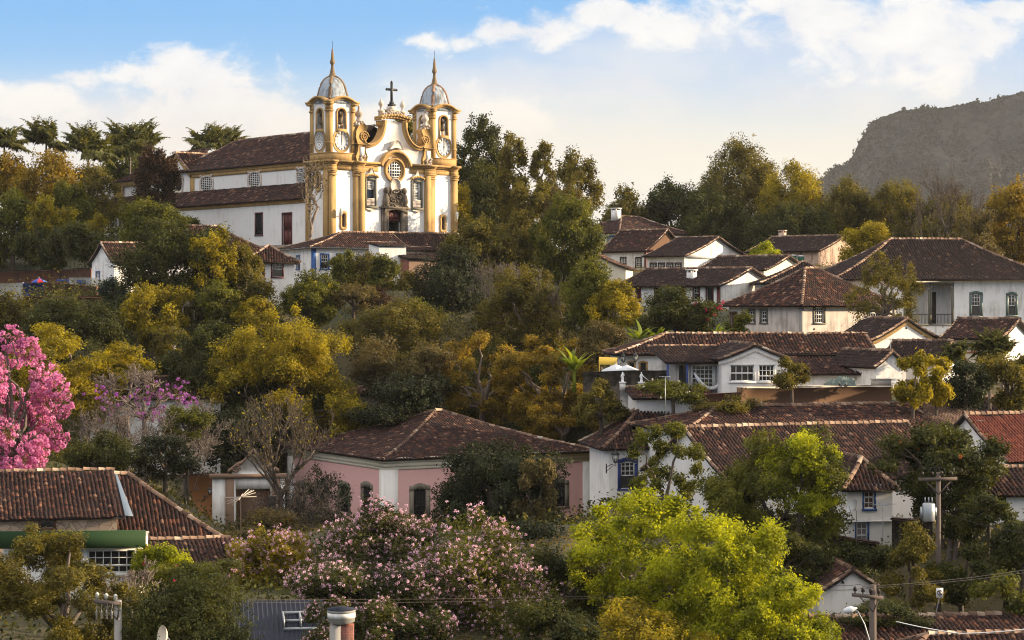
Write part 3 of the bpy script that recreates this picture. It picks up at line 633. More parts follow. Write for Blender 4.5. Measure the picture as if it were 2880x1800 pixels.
        roof_plane(rf, (-.3, 56, 5.68), (0, -1), (1, 0), 51.4, 3.3, 0, 0, h2, dh2, .3, .46); rf.build('roof', ['tile_old', 'tile_bed', 'ridge_tile'], s.root)
        rf = MB(); h3, dh3 = profile(3.7, .3, 2.5, .1)
        roof_plane(rf, (2.55, 35.05, 10.4), (1, 0), (0, 1), 9, 3.7, 0, 0, h3, dh3, .3, .46); roof_plane(rf, (11.55, 42.45, 10.4), (-1, 0), (0, -1), 9, 3.7, 0, 0, h3, dh3, .3, .46)
        caps(rf, [(2.55, 38.75, 10.4 + h3(3.7)), (11, 38.75, 10.4 + h3(3.7))], .18); caps(rf, [(2.6, 35.05 + 3.7 * i / 5, 10.4 + h3(3.7 * i / 5)) for i in range(6)], .14)
        roof_plane(rf, (2.7, 56, 9.95), (0, -1), (1, 0), 14.6, 6.9, 1, 0, h, dh, .3, .46); roof_plane(rf, (16.6, 56, 9.95), (-1, 0), (0, -1), 13.9, 6.9, 1, 1, h, dh, .3, .46)
        rf.build('roof', ['tile_warm', 'tile_bed', 'ridge_tile'], s.root)
        # lower openings of the side
        sd_ = s.side; s.window('al', sd_[0] - 4.5, sd_[1] - 4.5, 1.6, 4.2, 'g', 'maroon'); s.window('al', sd_[2] - 4.5, sd_[3] - 4.5, 0, 4.0, 'D', 'maroon')
        s.niche('tl', 2.05, 6.7, 8.4)
    def niche(s, f, uc, z0, z1):
        zc, hh = (z0 + z1) / 2, (z1 - z0) / 2; N = 28; fr = MB(); wd = lambda t_: .33 * (1 - .30 * math.cos(t_) ** 0 * (1 - abs(math.sin(t_)) ** 1.2)) 
        ring = []
        for i in range(N):
            t_ = 2 * math.pi * i / N; ring.append((math.copysign(abs(math.cos(t_)) ** .55, math.cos(t_)) * wd(t_), math.sin(t_) * hh))
        for i in range(N):
            p0, p1 = ring[i], ring[(i + 1) % N]
            vs = [s.P(f, uc + x_ * q_, zc + z_ * (1 + (q_ - 1) * .42), o_) for o_ in (.005, .12) for (x_, z_), q_ in ((p0, 1), (p1, 1), (p1, 2.0), (p0, 2.0))]
            fr.add(vs, [(0, 1, 2, 3), (7, 6, 5, 4), (0, 4, 5, 1), (3, 2, 6, 7)])
        n_ = fr.build('window', 'ochre', s.root); g_ = MB(); g_.add([s.P(f, uc + x_, zc + z_, -.1) for x_, z_ in ring], [tuple(range(N))]); g_.build('pane', 'brown_wood', n_)
    def facade(s):
        # pilasters
        for i, (a, b) in enumerate(((-.02, .85), (3.5, 4.95), (14.15, 15.6), (18.25, 19.12))):
            p_ = MB(); s.fbox(p_, 'front', a, b, -2, 8.7, .003, .30)
            if 0 < i < 3: s.fbox(p_, 'front', (a + .75) if i == 1 else a, b if i == 1 else (b - .75), -2, 8.7, .3, .46)
            for z0, z1, e in ((8.25, 8.4, .42), (8.55, 8.72, .42), (8.72, 8.9, .52)): s.fbox(p_, 'front', a - .08, b + .08, z0, z1, .003, e)
            s.fbox(p_, 'front', a - .05, b + .05, -2, .3, .003, .45)
            if i == 0: s.fbox(p_, 'tl', .003, .8, -2, 8.9, .003, .25)
            if i == 3: s.fbox(p_, 'right', .003, .8, -2, 8.9, .003, .25)
            p_.build('pilaster', 'ochre', s.root)
        p_ = MB(); s.fbox(p_, 'tl', 3.6, 4.5, -2, 8.9, .003, .2); p_.build('pilaster', 'ochre', s.root)
        # entablature, rising as an arch over the round window
        e_ = MB(); cu, cz = 9.55, 9.15
        for z0, z1, e in ((8.9, 9.3, .14), (9.3, 9.6, .10), (9.6, 9.78, .32), (9.78, 10.02, .58)):
            for a, b in ((-.02, 7.15), (11.95, 19.12)): s.fbox(e_, 'front', a - e * .6 if a < 1 else a, b + e * .6 if b > 18 else b, z0, z1, .003, e)
            s.fbox(e_, 'tl', .003, 4.5, z0, z1, .003, e); s.fbox(e_, 'right', .003, 4.5, z0, z1, .003, e)
            for a, b in ((-.08, .95), (3.4, 5.05), (14.05, 15.7), (18.15, 19.18)): s.fbox(e_, 'front', a, b, z0 + .004, z1 - .004, e, e + .2)
        def arc(mb, r0, r1, o0, o1, t0=0, t1=math.pi, N=24, ez=1.0, mi=0):
            for i in range(N):
                a, b = t0 + (t1 - t0) * i / N, t0 + (t1 - t0) * (i + 1) / N
                vs = [s.P('front', cu + r_ * math.cos(t_), cz + r_ * ez * math.sin(t_), o_) for o_ in (o0, o1) for t_, r_ in ((a, r0), (b, r0), (b, r1), (a, r1))]; mb.add(vs, [(0, 1, 2, 3), (7, 6, 5, 4), (0, 4, 5, 1), (3, 2, 6, 7)], mi)
        al = R(14)
        for r0, r1, e in ((1.62, 1.9, .14), (1.9, 2.12, .32), (2.12, 2.42, .58)): arc(e_, r0, r1, .003, e, al, math.pi - al)
        e_.build('entablature', 'ochre', s.root)
        # the round window
        o_ = MB(); arc(o_, 1.28, 1.52, .003, .30, 0, 2 * math.pi, 32); arc(o_, 1.02, 1.28, -.3, .16, 0, 2 * math.pi, 32); ow = o_.build('window', 'ochre', s.root)
        g_ = MB(); g_.add([s.P('front', cu + 1.03 * math.cos(2 * math.pi * i / 32), cz + 1.03 * math.sin(2 * math.pi * i / 32), .03) for i in range(32)], [tuple(range(32))]); g_.build('pane', 'glass', ow)
        b_ = MB()
        for i in range(-2, 3):
            x_ = i * .36; q_ = math.sqrt(1.05 - x_ * x_); s.fbox(b_, 'front', cu + x_ - .035, cu + x_ + .035, cz - q_, cz + q_, .04, .09); t_ = .07 if i == 0 else .035; s.fbox(b_, 'front', cu - q_, cu + q_, cz + x_ - t_, cz + x_ + t_, .045, .085)
        b_.build('grille', 'white_paint', ow)
        # tall balcony windows
        for k_, uc in enumerate((6.1, 13.0)):
            u0, u1 = uc - .62, uc + .62; fr = MB(); s.fbox(fr, 'front', u0 - .2, u0, 4.75, 8.1, -.1, .12); s.fbox(fr, 'front', u1, u1 + .2, 4.75, 8.1, -.1, .12); s.fbox(fr, 'front', u0, u1, 7.9, 8.1, -.1, .12); s.fbox(fr, 'front', u0 - .25, u1 + .25, 4.5, 4.75, -.1, .3)
            win = fr.build('window', 'stone_frame', s.root)
            hd = MB(); N = 8
            for i in range(N):
                f_ = lambda i_: 8.12 + .28 * math.sin(math.pi * i_ / N) ** .7
                a, b = u0 - .35 + (1.94) * i / N, u0 - .35 + 1.94 * (i + 1) / N; vs = [s.P('front', *p_, q_) for q_ in (.003, .38) for p_ in ((a, f_(i)), (b, f_(i + 1)), (b, f_(i + 1) + .22), (a, f_(i) + .22))]; hd.add(vs, [(0, 1, 2, 3), (7, 6, 5, 4), (0, 4, 5, 1), (3, 2, 6, 7), (0, 3, 7, 4), (1, 5, 6, 2)])
            hd.build('hood', 'ochre', win)
            og = MB(); og.prism([(uc - .75, 8.5), (uc - .35, 8.68), (uc - .15, 9.2), (uc, 9.32), (uc + .15, 9.2), (uc + .35, 8.68), (uc + .75, 8.5), (uc, 8.6)], -.3, -.02); og.build('crest', 'pale_ornament', win)
            og = MB(); og.prism([(uc - .85, 4.48), (uc + .85, 4.48), (uc + .7, 4.36), (uc + .2, 4.3), (uc, 4.1), (uc - .2, 4.3), (uc - .7, 4.36)], -.26, -.02); og.build('corbel', 'pale_ornament', win)
            g_ = MB(); g_.add([s.P('front', *p_, -.3) for p_ in ((u0, 4.75), (u1, 4.75), (u1, 8), (u0, 8))], [(0, 1, 2, 3)]); g_.build('pane', 'glass', win)
            b_ = MB(); zlo = 6.75 if k_ == 0 else 5.75
            for a, b, c_, d_ in ((u0, u0 + .09, zlo, 7.95), (u1 - .09, u1, zlo, 7.95), (u0, u1, zlo, zlo + .1), (u0, u1, 7.82, 7.98)): s.fbox(b_, 'front', a, b, c_, d_, -.24, -.16)
            for i in range(1, 6): s.fbox(b_, 'front', u0 + 1.24 * i / 6 - .03, u0 + 1.24 * i / 6 + .03, zlo, 7.9, -.23, -.18)
            for zz in np.arange(zlo + .3, 7.8, .3): s.fbox(b_, 'front', u0, u1, zz - .03, zz + .03, -.225, -.185)
            if k_: s.fbox(b_, 'front', u0, u1, 6.7, 6.84, -.25, -.15)
            b_.build('sash', 'white_paint', win)
            bl = MB(); s.fbox(bl, 'front', u0, u1, 5.55, 5.68, -.08, .06)
            for i in range(7):
                x_ = u0 + 1.24 * (i + .5) / 7; bl.lathe([(.04, 4.76), (.085, 4.95), (.04, 5.2), (.08, 5.4), (.05, 5.55)], x_, 0.0, 6)
            bl.build('balustrade', 'aged_plaster', win)
        for uc in (2.1, 17.0): s.niche('front', uc, 2.15, 3.75)
        # stone portal and its carved crest
        p_ = MB()
        for sg in (-1, 1):
            s.fbox(p_, 'front', *sorted((cu + sg * 1.02, cu + sg * 1.62)), -2, 4.2, -.2, .34); s.fbox(p_, 'front', *sorted((cu + sg * 1.66, cu + sg * 1.95)), -2, 4.5, .003, .22)
            p_.lathe([(.02, 6.25), (.3, 6.4), (.36, 6.7), (.25, 7.0), (.02, 7.1)], cu + sg * 1.32, -.3, 8); p_.lathe([(.05, 4.75), (.3, 4.9), (.42, 5.4), (.3, 6.1), (.1, 6.4)], cu + sg * 1.4, -.3, 8)
        N = 10
        for i in range(N):
            f_ = lambda i_: 3.95 + .5 * math.sin(math.pi * i_ / N); a, b = cu - 1.62 + 3.24 * i / N, cu - 1.62 + 3.24 * (i + 1) / N
            vs = [s.P('front', *p__, q_) for q_ in (-.2, .4) for p__ in ((a, f_(i)), (b, f_(i + 1)), (b, f_(i + 1) + .5), (a, f_(i) + .5))]; p_.add(vs, [(0, 1, 2, 3), (7, 6, 5, 4), (0, 4, 5, 1), (3, 2, 6, 7)])
        s.fbox(p_, 'front', cu - 2.2, cu + 2.2, 4.55, 4.74, .003, .5)
        p_.prism([(cu - 2.0, 4.745), (cu + 2.0, 4.745), (cu + 1.75, 5.0), (cu + 1.6, 5.6), (cu + 1.25, 6.0), (cu + 1.1, 6.5), (cu + .6, 6.75), (cu, 6.9), (cu - .6, 6.75), (cu - 1.1, 6.5), (cu - 1.25, 6.0), (cu - 1.6, 5.6), (cu - 1.75, 5.0)], -.34, -.02)
        rr = random.Random(5)
        for i in range(70):
            z_ = rr.uniform(4.8, 6.8); a = rr.uniform(-1, 1) * (1.9 - (z_ - 4.8) * .55); p_.lathe([(.02, z_ - .12), (.13, z_), (.02, z_ + .12)], cu + a, -.42 if abs(a) < 1 else -.36, 5)
        por = p_.build('portal', 'carved_stone', s.root)
        m_ = MB(); m_.prism([(cu - .55, 6.5), (cu + .55, 6.5), (cu + .8, 7.1), (cu + .62, 7.75), (cu + .25, 8.1), (cu, 8.35), (cu - .25, 8.1), (cu - .62, 7.75), (cu - .8, 7.1)], -.34, -.02)
        for i in range(26): a = 2 * math.pi * i / 26; m_.lathe([(.02, 7.3 + .85 * math.sin(a) - .13), (.12, 7.3 + .85 * math.sin(a)), (.02, 7.3 + .85 * math.sin(a) + .13)], cu + .74 * math.cos(a), -.36, 5)
        m_.build('carved_shield', 'pale_ornament', por)
        d_ = MB(); s.fbox(d_, 'front', cu - 1.02, cu + 1.02, 3.0, 4.5, -.3, -.2)
        for sg in (-1, 1): s.fbox(d_, 'front', cu + sg * .5 - .34, cu + sg * .5 + .34, 3.35, 4.0, -.2, -.12); s.fbox(d_, 'front', cu + sg * .5 - .34, cu + sg * .5 + .34, 3.1, 3.25, -.2, -.14)
        d_.build('door', 'red_door', por)
        k_ = MB(); s.fbox(k_, 'front', cu - 1.02, cu + 1.02, -2, 2.98, -1.2, -1.1); k_.build('doorway', 'glass', por)
        # pediment with concave sides
        def curve(sg):
            pts = []
            for i in range(15):
                t_ = i / 14; a = math.pi / 2 * t_      # from the low dip up to the neck
                pts.append((cu + sg * (3.85 - 2.35 * math.sin(a)), 12.0 + 2.95 * (1 - math.cos(a))))
            return pts
        L_, R_ = curve(-1), curve(1); out = [(cu + 4.6, 10.02), (cu + 4.6, 12.35), (cu + 4.2, 12.05)] + R_ + L_[::-1] + [(cu - 4.2, 12.05), (cu - 4.6, 12.35), (cu - 4.6, 10.02)]
        p_ = MB(); p_.prism(out, .06, .85); ped = p_.build('pediment', 'church_white', s.root)
        t_ = MB()
        for sg in (-1, 1):
            q_ = [(cu + sg * 4.75, 12.6), (cu + sg * 4.35, 12.12)] + curve(sg) + [(cu + sg * 1.5, 15.1)]
            nn = []
            for k_ in range(len(q_)):
                a_, b_ = q_[max(k_ - 1, 0)], q_[min(k_ + 1, len(q_) - 1)]; v_ = Vector((-(b_[1] - a_[1]), b_[0] - a_[0])).normalized(); nn.append(v_ if v_.y * 2 + v_.x * sg > 0 else -v_)
            for k_ in range(len(q_) - 1):
                (ua, za), (ub, zb_), na, nb_ = q_[k_], q_[k_ + 1], nn[k_], nn[k_ + 1]
                for e0, e1, o1 in ((-.30, -.02, .22), (-.02, .16, .40)):
                    vs = [s.P('front', u_ + n_.x * e, z_ + n_.y * e, q2) for q2 in (-.9, o1) for u_, z_, n_, e in ((ua, za, na, e0), (ub, zb_, nb_, e0), (ub, zb_, nb_, e1), (ua, za, na, e1))]
                    t_.add(vs, [(0, 1, 2, 3), (7, 6, 5, 4), (0, 4, 5, 1), (3, 2, 6, 7)] + ([(0, 3, 7, 4)] if k_ == 0 else []) + ([(1, 5, 6, 2)] if k_ == len(q_) - 2 else []))
        for i in range(10):
            f_ = lambda i_: 15.05 + .35 * math.sin(math.pi * i_ / 10); a, b = cu - 2.25 + .45 * i, cu - 2.25 + .45 * (i + 1)
            for z0, z1, e in ((0, .25, .3), (.25, .5, .5)):
                vs = [s.P('front', *p__, q2) for q2 in (-.9, e) for p__ in ((a, f_(i) + z0), (b, f_(i + 1) + z0), (b, f_(i + 1) + z1), (a, f_(i) + z1))]; t_.add(vs, [(0, 1, 2, 3), (7, 6, 5, 4), (0, 4, 5, 1), (3, 2, 6, 7), (0, 3, 7, 4), (1, 5, 6, 2)])
        for sg in (-1, 1): t_.box(*[cu + sg * 1.75 - .35, .0, 14.35], *[cu + sg * 1.75 + .35, .8, 15.05])
        t_.build('moulding', 'ochre', ped)
        c_ = MB(); c_.box(cu - .75, .05, 15.6, cu + .75, .8, 16.3); c_.box(cu - .9, -.02, 16.3, cu + .9, .9, 16.5); c_.box(cu - .5, .1, 16.5, cu + .5, .8, 16.85)
        for i in range(24): a = rr.uniform(-1.3, 1.3); z_ = rr.uniform(15.5, 16.25); c_.lathe([(.02, z_ - .16), (.17, z_), (.02, z_ + .16)], cu + a, -.08, 5)
        for sg in (-1, 1):
            x_ = cu + sg * 1.6; f_ = MB(); f_.lathe([(.34, 15.5), (.34, 16.1), (.42, 16.15), (.42, 16.3), (.2, 16.4), (.14, 16.7), (.34, 17.0), (.30, 17.25), (.1, 17.55), (.03, 17.75)], x_, .4, 8); f_.build('finial', 'pale_ornament', ped)
        k_ = MB(); k_.prism([(cu - 1.0, 11.6), (cu - .5, 12.2), (cu - .4, 12.55), (cu + .1, 12.75), (cu + .5, 12.5), (cu + 1.0, 11.65), (cu + .5, 11.75), (cu, 11.85), (cu - .5, 11.75)], -.62, .02); k_.build('keystone', 'pale_ornament', ped)
        c_.build('crown_ornament', 'pale_ornament', ped)
        x_ = MB(); x_.box(cu - .42, .2, 16.85, cu + .42, .7, 17.15); x_.box(cu - .24, .3, 17.15, cu + .24, .6, 17.45); x_.box(cu - .12, .36, 17.45, cu + .12, .56, 19.75); x_.box(cu - .72, .362, 18.75, cu + .72, .558, 19.02)
        for px_, pz in ((0, 19.8), (-.75, 18.88), (.75, 18.88)): x_.lathe([(.03, pz - .17), (.18, pz), (.03, pz + .17)], cu + px_, .46, 6)
        x_.build('cross', 'iron', ped)
        # scroll buttresses with urns on each side of the pediment
        for sg in (-1, 1):
            x0 = cu + sg * 4.95; q = MB()
            side = [(-.75, 10.03), (.75, 10.03), (.85, 10.6), (.55, 11.3), (.5, 12.0), (-.5, 12.0), (-.62, 11.2), (-.85, 10.6)]
            q.prism([(x0 + x_, z_) for x_, z_ in side], -.35, .9, 0)
            q.prism([(x0 - .75, 12.0), (x0 + .75, 12.0), (x0 + .75, 12.2), (x0 - .75, 12.2)], -.5, .95, 1)
            body = [(-.62, 12.2), (.5, 12.2), (.85, 12.75), (.62, 13.5), (.95, 14.15), (.4, 14.55), (-.35, 14.35), (-.75, 13.6), (-.8, 12.8)]
            q.prism([(x0 - sg * x_, z_) for x_, z_ in body], -.25, .9, 1)
            N = 22
            for i in range(N):   # spiral
                t0, t1 = i / N * 4.2 * math.pi, (i + 1) / N * 4.2 * math.pi; r0, r1 = .62 * (1 - i / N) + .06, .62 * (1 - (i + 1) / N) + .06
                pa, pb = (x0 - sg * (.35 + r0 * math.cos(t0)), 12.95 + r0 * math.sin(t0)), (x0 - sg * (.35 + r1 * math.cos(t1)), 12.95 + r1 * math.sin(t1)); q.tube([(pa[0], -.3, pa[1]), (pb[0], -.3, pb[1])], .09, 5, 1)
            s.fbox(q, 'front', x0 - .3, x0 + .3, 10.6, 11.7, .36, .40, 2)
            for i in range(22): a = rr.uniform(-.75, .75); z_ = rr.uniform(14.2, 14.9); q.lathe([(.02, z_ - .18), (.2, z_), (.02, z_ + .18)], x0 + a, rr.uniform(-.3, .7), 5, 3)
            for i in range(12): z_ = rr.uniform(9.9, 10.7); q.lathe([(.02, z_ - .18), (.18, z_), (.02, z_ + .18)], x0 + rr.uniform(-.4, .4), -.45, 5, 3)
            q.lathe([(.45, 14.7), (.3, 15.0), (.25, 15.3), (.48, 15.5), (.45, 15.75), (.18, 16.1), (.1, 16.45), (.15, 16.5), (.02, 16.8)], x0, .3, 8, 3)
            q.build('buttress', ['ochre', 'ochre', 'church_white', 'pale_ornament'], s.root)
        for u_ in (1.25, 18.6): 
            L_ = MB(); s.fbox(L_, 'front', u_ - .03, u_ + .03, 3.35, 3.45, .003, .75); L_.lathe([(.06, 3.4), (.16, 3.55), (.22, 4.1), (.1, 4.3), (.02, 4.45)], u_, -.75, 6); L_.build('lantern', 'lamp_glass', s.root)
    def tower(s, x0):
        S = 3.6; y0 = .1; cx, cy = x0 + S / 2, y0 + S / 2
        f = {'f': ((x0, y0), (1, 0), S, (0, -1)), 'l': ((x0, y0), (0, 1), S, (-1, 0)), 'r': ((x0 + S, y0), (0, 1), S, (1, 0)), 'b': ((x0, y0 + S), (1, 0), S, (0, 1))}
        for k_ in f: s.face['t' + k_] = f[k_]
        m_ = MB(); o = MB(); zt = 16.6; ow = .56
        oh_ = [(S / 2 - ow, S / 2 + ow, 13.75, 16.1)]
        for k_ in f: s.wallface(m_, 't' + k_, oh_, 10, zt + .4, 0, .5)
        m_.box(x0 + .5, y0 + .5, 10, x0 + S - .5, y0 + S - .5, 13.7)
        tw = m_.build('bell_tower', 'church_white', s.root)
        for k_ in f:
            kk = 't' + k_
            s.fbox(o, kk, -.12, S + .12, 10.02, 10.85, .003, .14); s.fbox(o, kk, -.15, S + .15, 10.85, 10.95, .003, .2)
            for a, b in ((-.1, .5), (S - .5, S + .1)):
                s.fbox(o, kk, a, b, 10.95, 16.0, .003, .13); s.fbox(o, kk, a - .06, b + .06, 15.75, 15.95, .13, .24); s.fbox(o, kk, a - .06, b + .06, 12.0, 12.14, .13, .2); s.fbox(o, kk, a, b, 16.0, zt, .003, .16)
            # opening frame
            for a, b in ((S / 2 - ow - .2, S / 2 - ow), (S / 2 + ow, S / 2 + ow + .2)): s.fbox(o, kk, a, b, 13.75, 15.6, -.3, .1)
            N = 10
            for i in range(N):
                a, b = math.pi * i / N, math.pi * (i + 1) / N; P_ = lambda t_, r_: (S / 2 - r_ * math.cos(t_), 15.6 + r_ * .9 * math.sin(t_))
                vs = [s.P(kk, *p_, q2) for q2 in (-.3, .1) for p_ in (P_(a, ow), P_(b, ow), P_(b, ow + .2), P_(a, ow + .2))]; o.add(vs, [(0, 1, 2, 3), (7, 6, 5, 4), (0, 4, 5, 1), (3, 2, 6, 7)])
                # cornice lifted over the opening
                for z0, z1, e in ((0, .22, .3), (.22, .46, .55)):
                    f_ = lambda i_: zt - .05 + .62 * max(0, math.sin(math.pi * (i_ / N * 1.35 - .175))) ** .8; a2, b2 = -.5 + (S + 1) * i / N, -.5 + (S + 1) * (i + 1) / N
                    vs = [s.P(kk, *p_, q2) for q2 in (-.4, e) for p_ in ((a2, f_(i) + z0), (b2, f_(i + 1) + z0), (b2, f_(i + 1) + z1), (a2, f_(i) + z1))]; o.add(vs, [(0, 1, 2, 3), (7, 6, 5, 4), (0, 4, 5, 1), (3, 2, 6, 7)] + ([(0, 3, 7, 4)] if i == 0 else []) + ([(1, 5, 6, 2)] if i == N - 1 else []))
            # clock surround
            cz = 12.35; N = 28
            ring = [(S / 2 + math.copysign(abs(math.cos(2 * math.pi * i / N)) ** .85, math.cos(2 * math.pi * i / N)) * 1.22, cz + 1.42 * math.sin(2 * math.pi * i / N)) for i in range(N)]
            vs = [s.P(kk, *p_, .07) for p_ in ring] + [s.P(kk, *p_, -.05) for p_ in ring]
            o.add(vs, [tuple(range(N))] + [(i, (i + 1) % N, N + (i + 1) % N, N + i) for i in range(N)])
            s.fbox(o, kk, S / 2 - .8, S / 2 + .8, 13.3, 13.75, .003, .09)
        o.build('tower_trim', 'ochre', tw)
        for k_ in ('f', 'l'):
            kk = 't' + k_; N = 32; cz = 12.35; c_ = MB(); rw, rh = .98, 1.14
            c_.add([s.P(kk, S / 2 + rw * math.cos(2 * math.pi * i / N), cz + rh * math.sin(2 * math.pi * i / N), .10) for i in range(N)] + [s.P(kk, S / 2 + rw * math.cos(2 * math.pi * i / N), cz + rh * math.sin(2 * math.pi * i / N), .0) for i in range(N)], [tuple(range(N))] + [(i, (i + 1) % N, N + (i + 1) % N, N + i) for i in range(N)])
            c_.build('clock_dial', 'church_white', tw); n_ = MB()
            for i in range(12 if k_ == 'f' else 24):
                a = 2 * math.pi * i / (12 if k_ == 'f' else 24); sx, sz = math.cos(a), math.sin(a)
                nn = 3 if k_ == 'f' else 1
                for j in range(nn):
                    aa = a + (j - (nn - 1) / 2) * .09; c1, s1 = math.cos(aa), math.sin(aa); n_.tube([s.P(kk, S / 2 + .72 * rw * c1, cz + .72 * rh * s1, .115), s.P(kk, S / 2 + .93 * rw * c1, cz + .93 * rh * s1, .115)], .017, 4)
            for r_ in (.66, .97):
                n_.tube([s.P(kk, S / 2 + r_ * rw * math.cos(2 * math.pi * i / 24), cz + r_ * rh * math.sin(2 * math.pi * i / 24), .115) for i in range(25)], .018, 4)
            if k_ == 'l':
                for r_ in (.5,): n_.tube([s.P(kk, S / 2 + r_ * rw * math.cos(math.pi / 2 * i), cz + r_ * rh * math.sin(math.pi / 2 * i), .115) for i in range(5)], .03, 4)
                n_.tube([s.P(kk, S / 2 + .2 * rw * math.cos(math.pi / 4 * i), cz + .2 * rh * math.sin(math.pi / 4 * i), .115) for i in range(9)], .03, 4)
            n_.build('numerals', 'sign_black', tw)
            if k_ == 'f':
                hd = MB(); hd.tube([s.P(kk, S / 2, cz - .2, .14), s.P(kk, S / 2, cz + .9, .14)], [.045, .02], 4); hd.tube([s.P(kk, S / 2, cz + .1, .15), s.P(kk, S / 2, cz - .62, .15)], [.05, .03], 4)
                if x0 > 10: hd.tube([s.P(kk, S / 2, cz, .13), s.P(kk, S / 2 - .6, cz - .12, .13)], [.03, .02], 4)
                hd.build('clock_hands', 'iron', tw)
        # bells, one in each visible opening, hung from a wooden headstock
        for bx, by in ((cx, y0 + .35), (x0 + .35, cy)):
            b_ = MB(); b_.lathe([(.50, 14.35), (.46, 14.42), (.36, 14.7), (.30, 15.0), (.22, 15.15), (.06, 15.2)], bx, by, 12, 0); b_.box(bx - .28, by - .2, 15.2, bx + .28, by + .2, 16.0, 1); b_.tube([(bx, by, 14.2), (bx, by, 14.7)], .05, 5, 0); b_.build('bell', ['bronze', 'dark_wood'], tw, True)
        d_ = MB(); zb = zt + .45
        prof = [(1.95, zb - .3), (1.90, zb), (1.72, zb + .25), (1.52, zb + .75), (1.40, zb + 1.25), (1.32, zb + 1.6), (1.16, zb + 2.1), (.92, zb + 2.5), (.64, zb + 2.78), (.3, zb + 2.95)]
        d_.lathe(prof, cx, cy, 32, 0, 3.0, math.pi / 32); d_.build('dome', 'slate', tw, True)
        r_ = MB()
        for a in range(4):
            an = math.pi / 4 + a * math.pi / 2; c1, s1 = math.cos(an), math.sin(an); k2 = (2 * (math.sqrt(.5) ** 3.0)) ** (-1 / 3.0)
            pts = [(cx + (p_ * k2 - .02) * c1, cy + (p_ * k2 - .02) * s1, z_) for p_, z_ in prof]; r_.tube(pts, .20, 5)
        r_.build('dome_rib', 'brown_plaster' if x0 > 10 else 'aged_ochre', tw)
        sp = MB(); z_ = zb + 2.85; sp.lathe([(.46, z_), (.46, z_ + .28), (.38, z_ + .34), (.27, z_ + .8), (.17, z_ + 1.3), (.17, z_ + 1.55), (.31, z_ + 1.75), (.31, z_ + 1.85), (.22, z_ + 2.2), (.10, z_ + 3.35), (.03, z_ + 3.5)], cx, cy, 4, 0, 1, math.pi / 4); sp.tube([(cx, cy, z_ + 3.4), (cx, cy, z_ + 4.35)], .03, 4, 1)
        sp.build('spire', ['aged_ochre', 'iron'], tw)
plaster('aged_ochre', (.22, .155, .085), .85, (.14, .10, .07), .4, .42, .66)
church = Church()
# ---------------------------------------------------------------- plants
def cards(mb, C, Nn, L, rs, asp=.55, mi=0, U=None):
    """leaf-sized diamond faces: centres C, normals Nn, lengths L"""
    n = len(C); Nn = Nn / np.maximum(1e-6, np.linalg.norm(Nn, axis=1))[:, None]
    T = rs.normal(size=(n, 3)) if U is None else U + rs.normal(size=(n, 3)) * .25
    T = T - (T * Nn).sum(1)[:, None] * Nn; T /= np.maximum(1e-6, np.linalg.norm(T, axis=1))[:, None]; B = np.cross(Nn, T)
    L = np.broadcast_to(L, (n,))[:, None] * rs.uniform(.65, 1.3, (n, 1)); a, b = L * .5, L * asp * .5; f = L * .12
    V = np.stack([C - T * a, C + B * b - T * a * .1 + Nn * f, C + T * a, C - B * b - T * a * .1 + Nn * f], 1).reshape(-1, 3)
    mb.quads(V, np.arange(4 * n).reshape(-1, 4), mi)
def sph(rs, n):
    v_ = rs.normal(size=(n, 3)); return v_ / np.linalg.norm(v_, axis=1)[:, None]
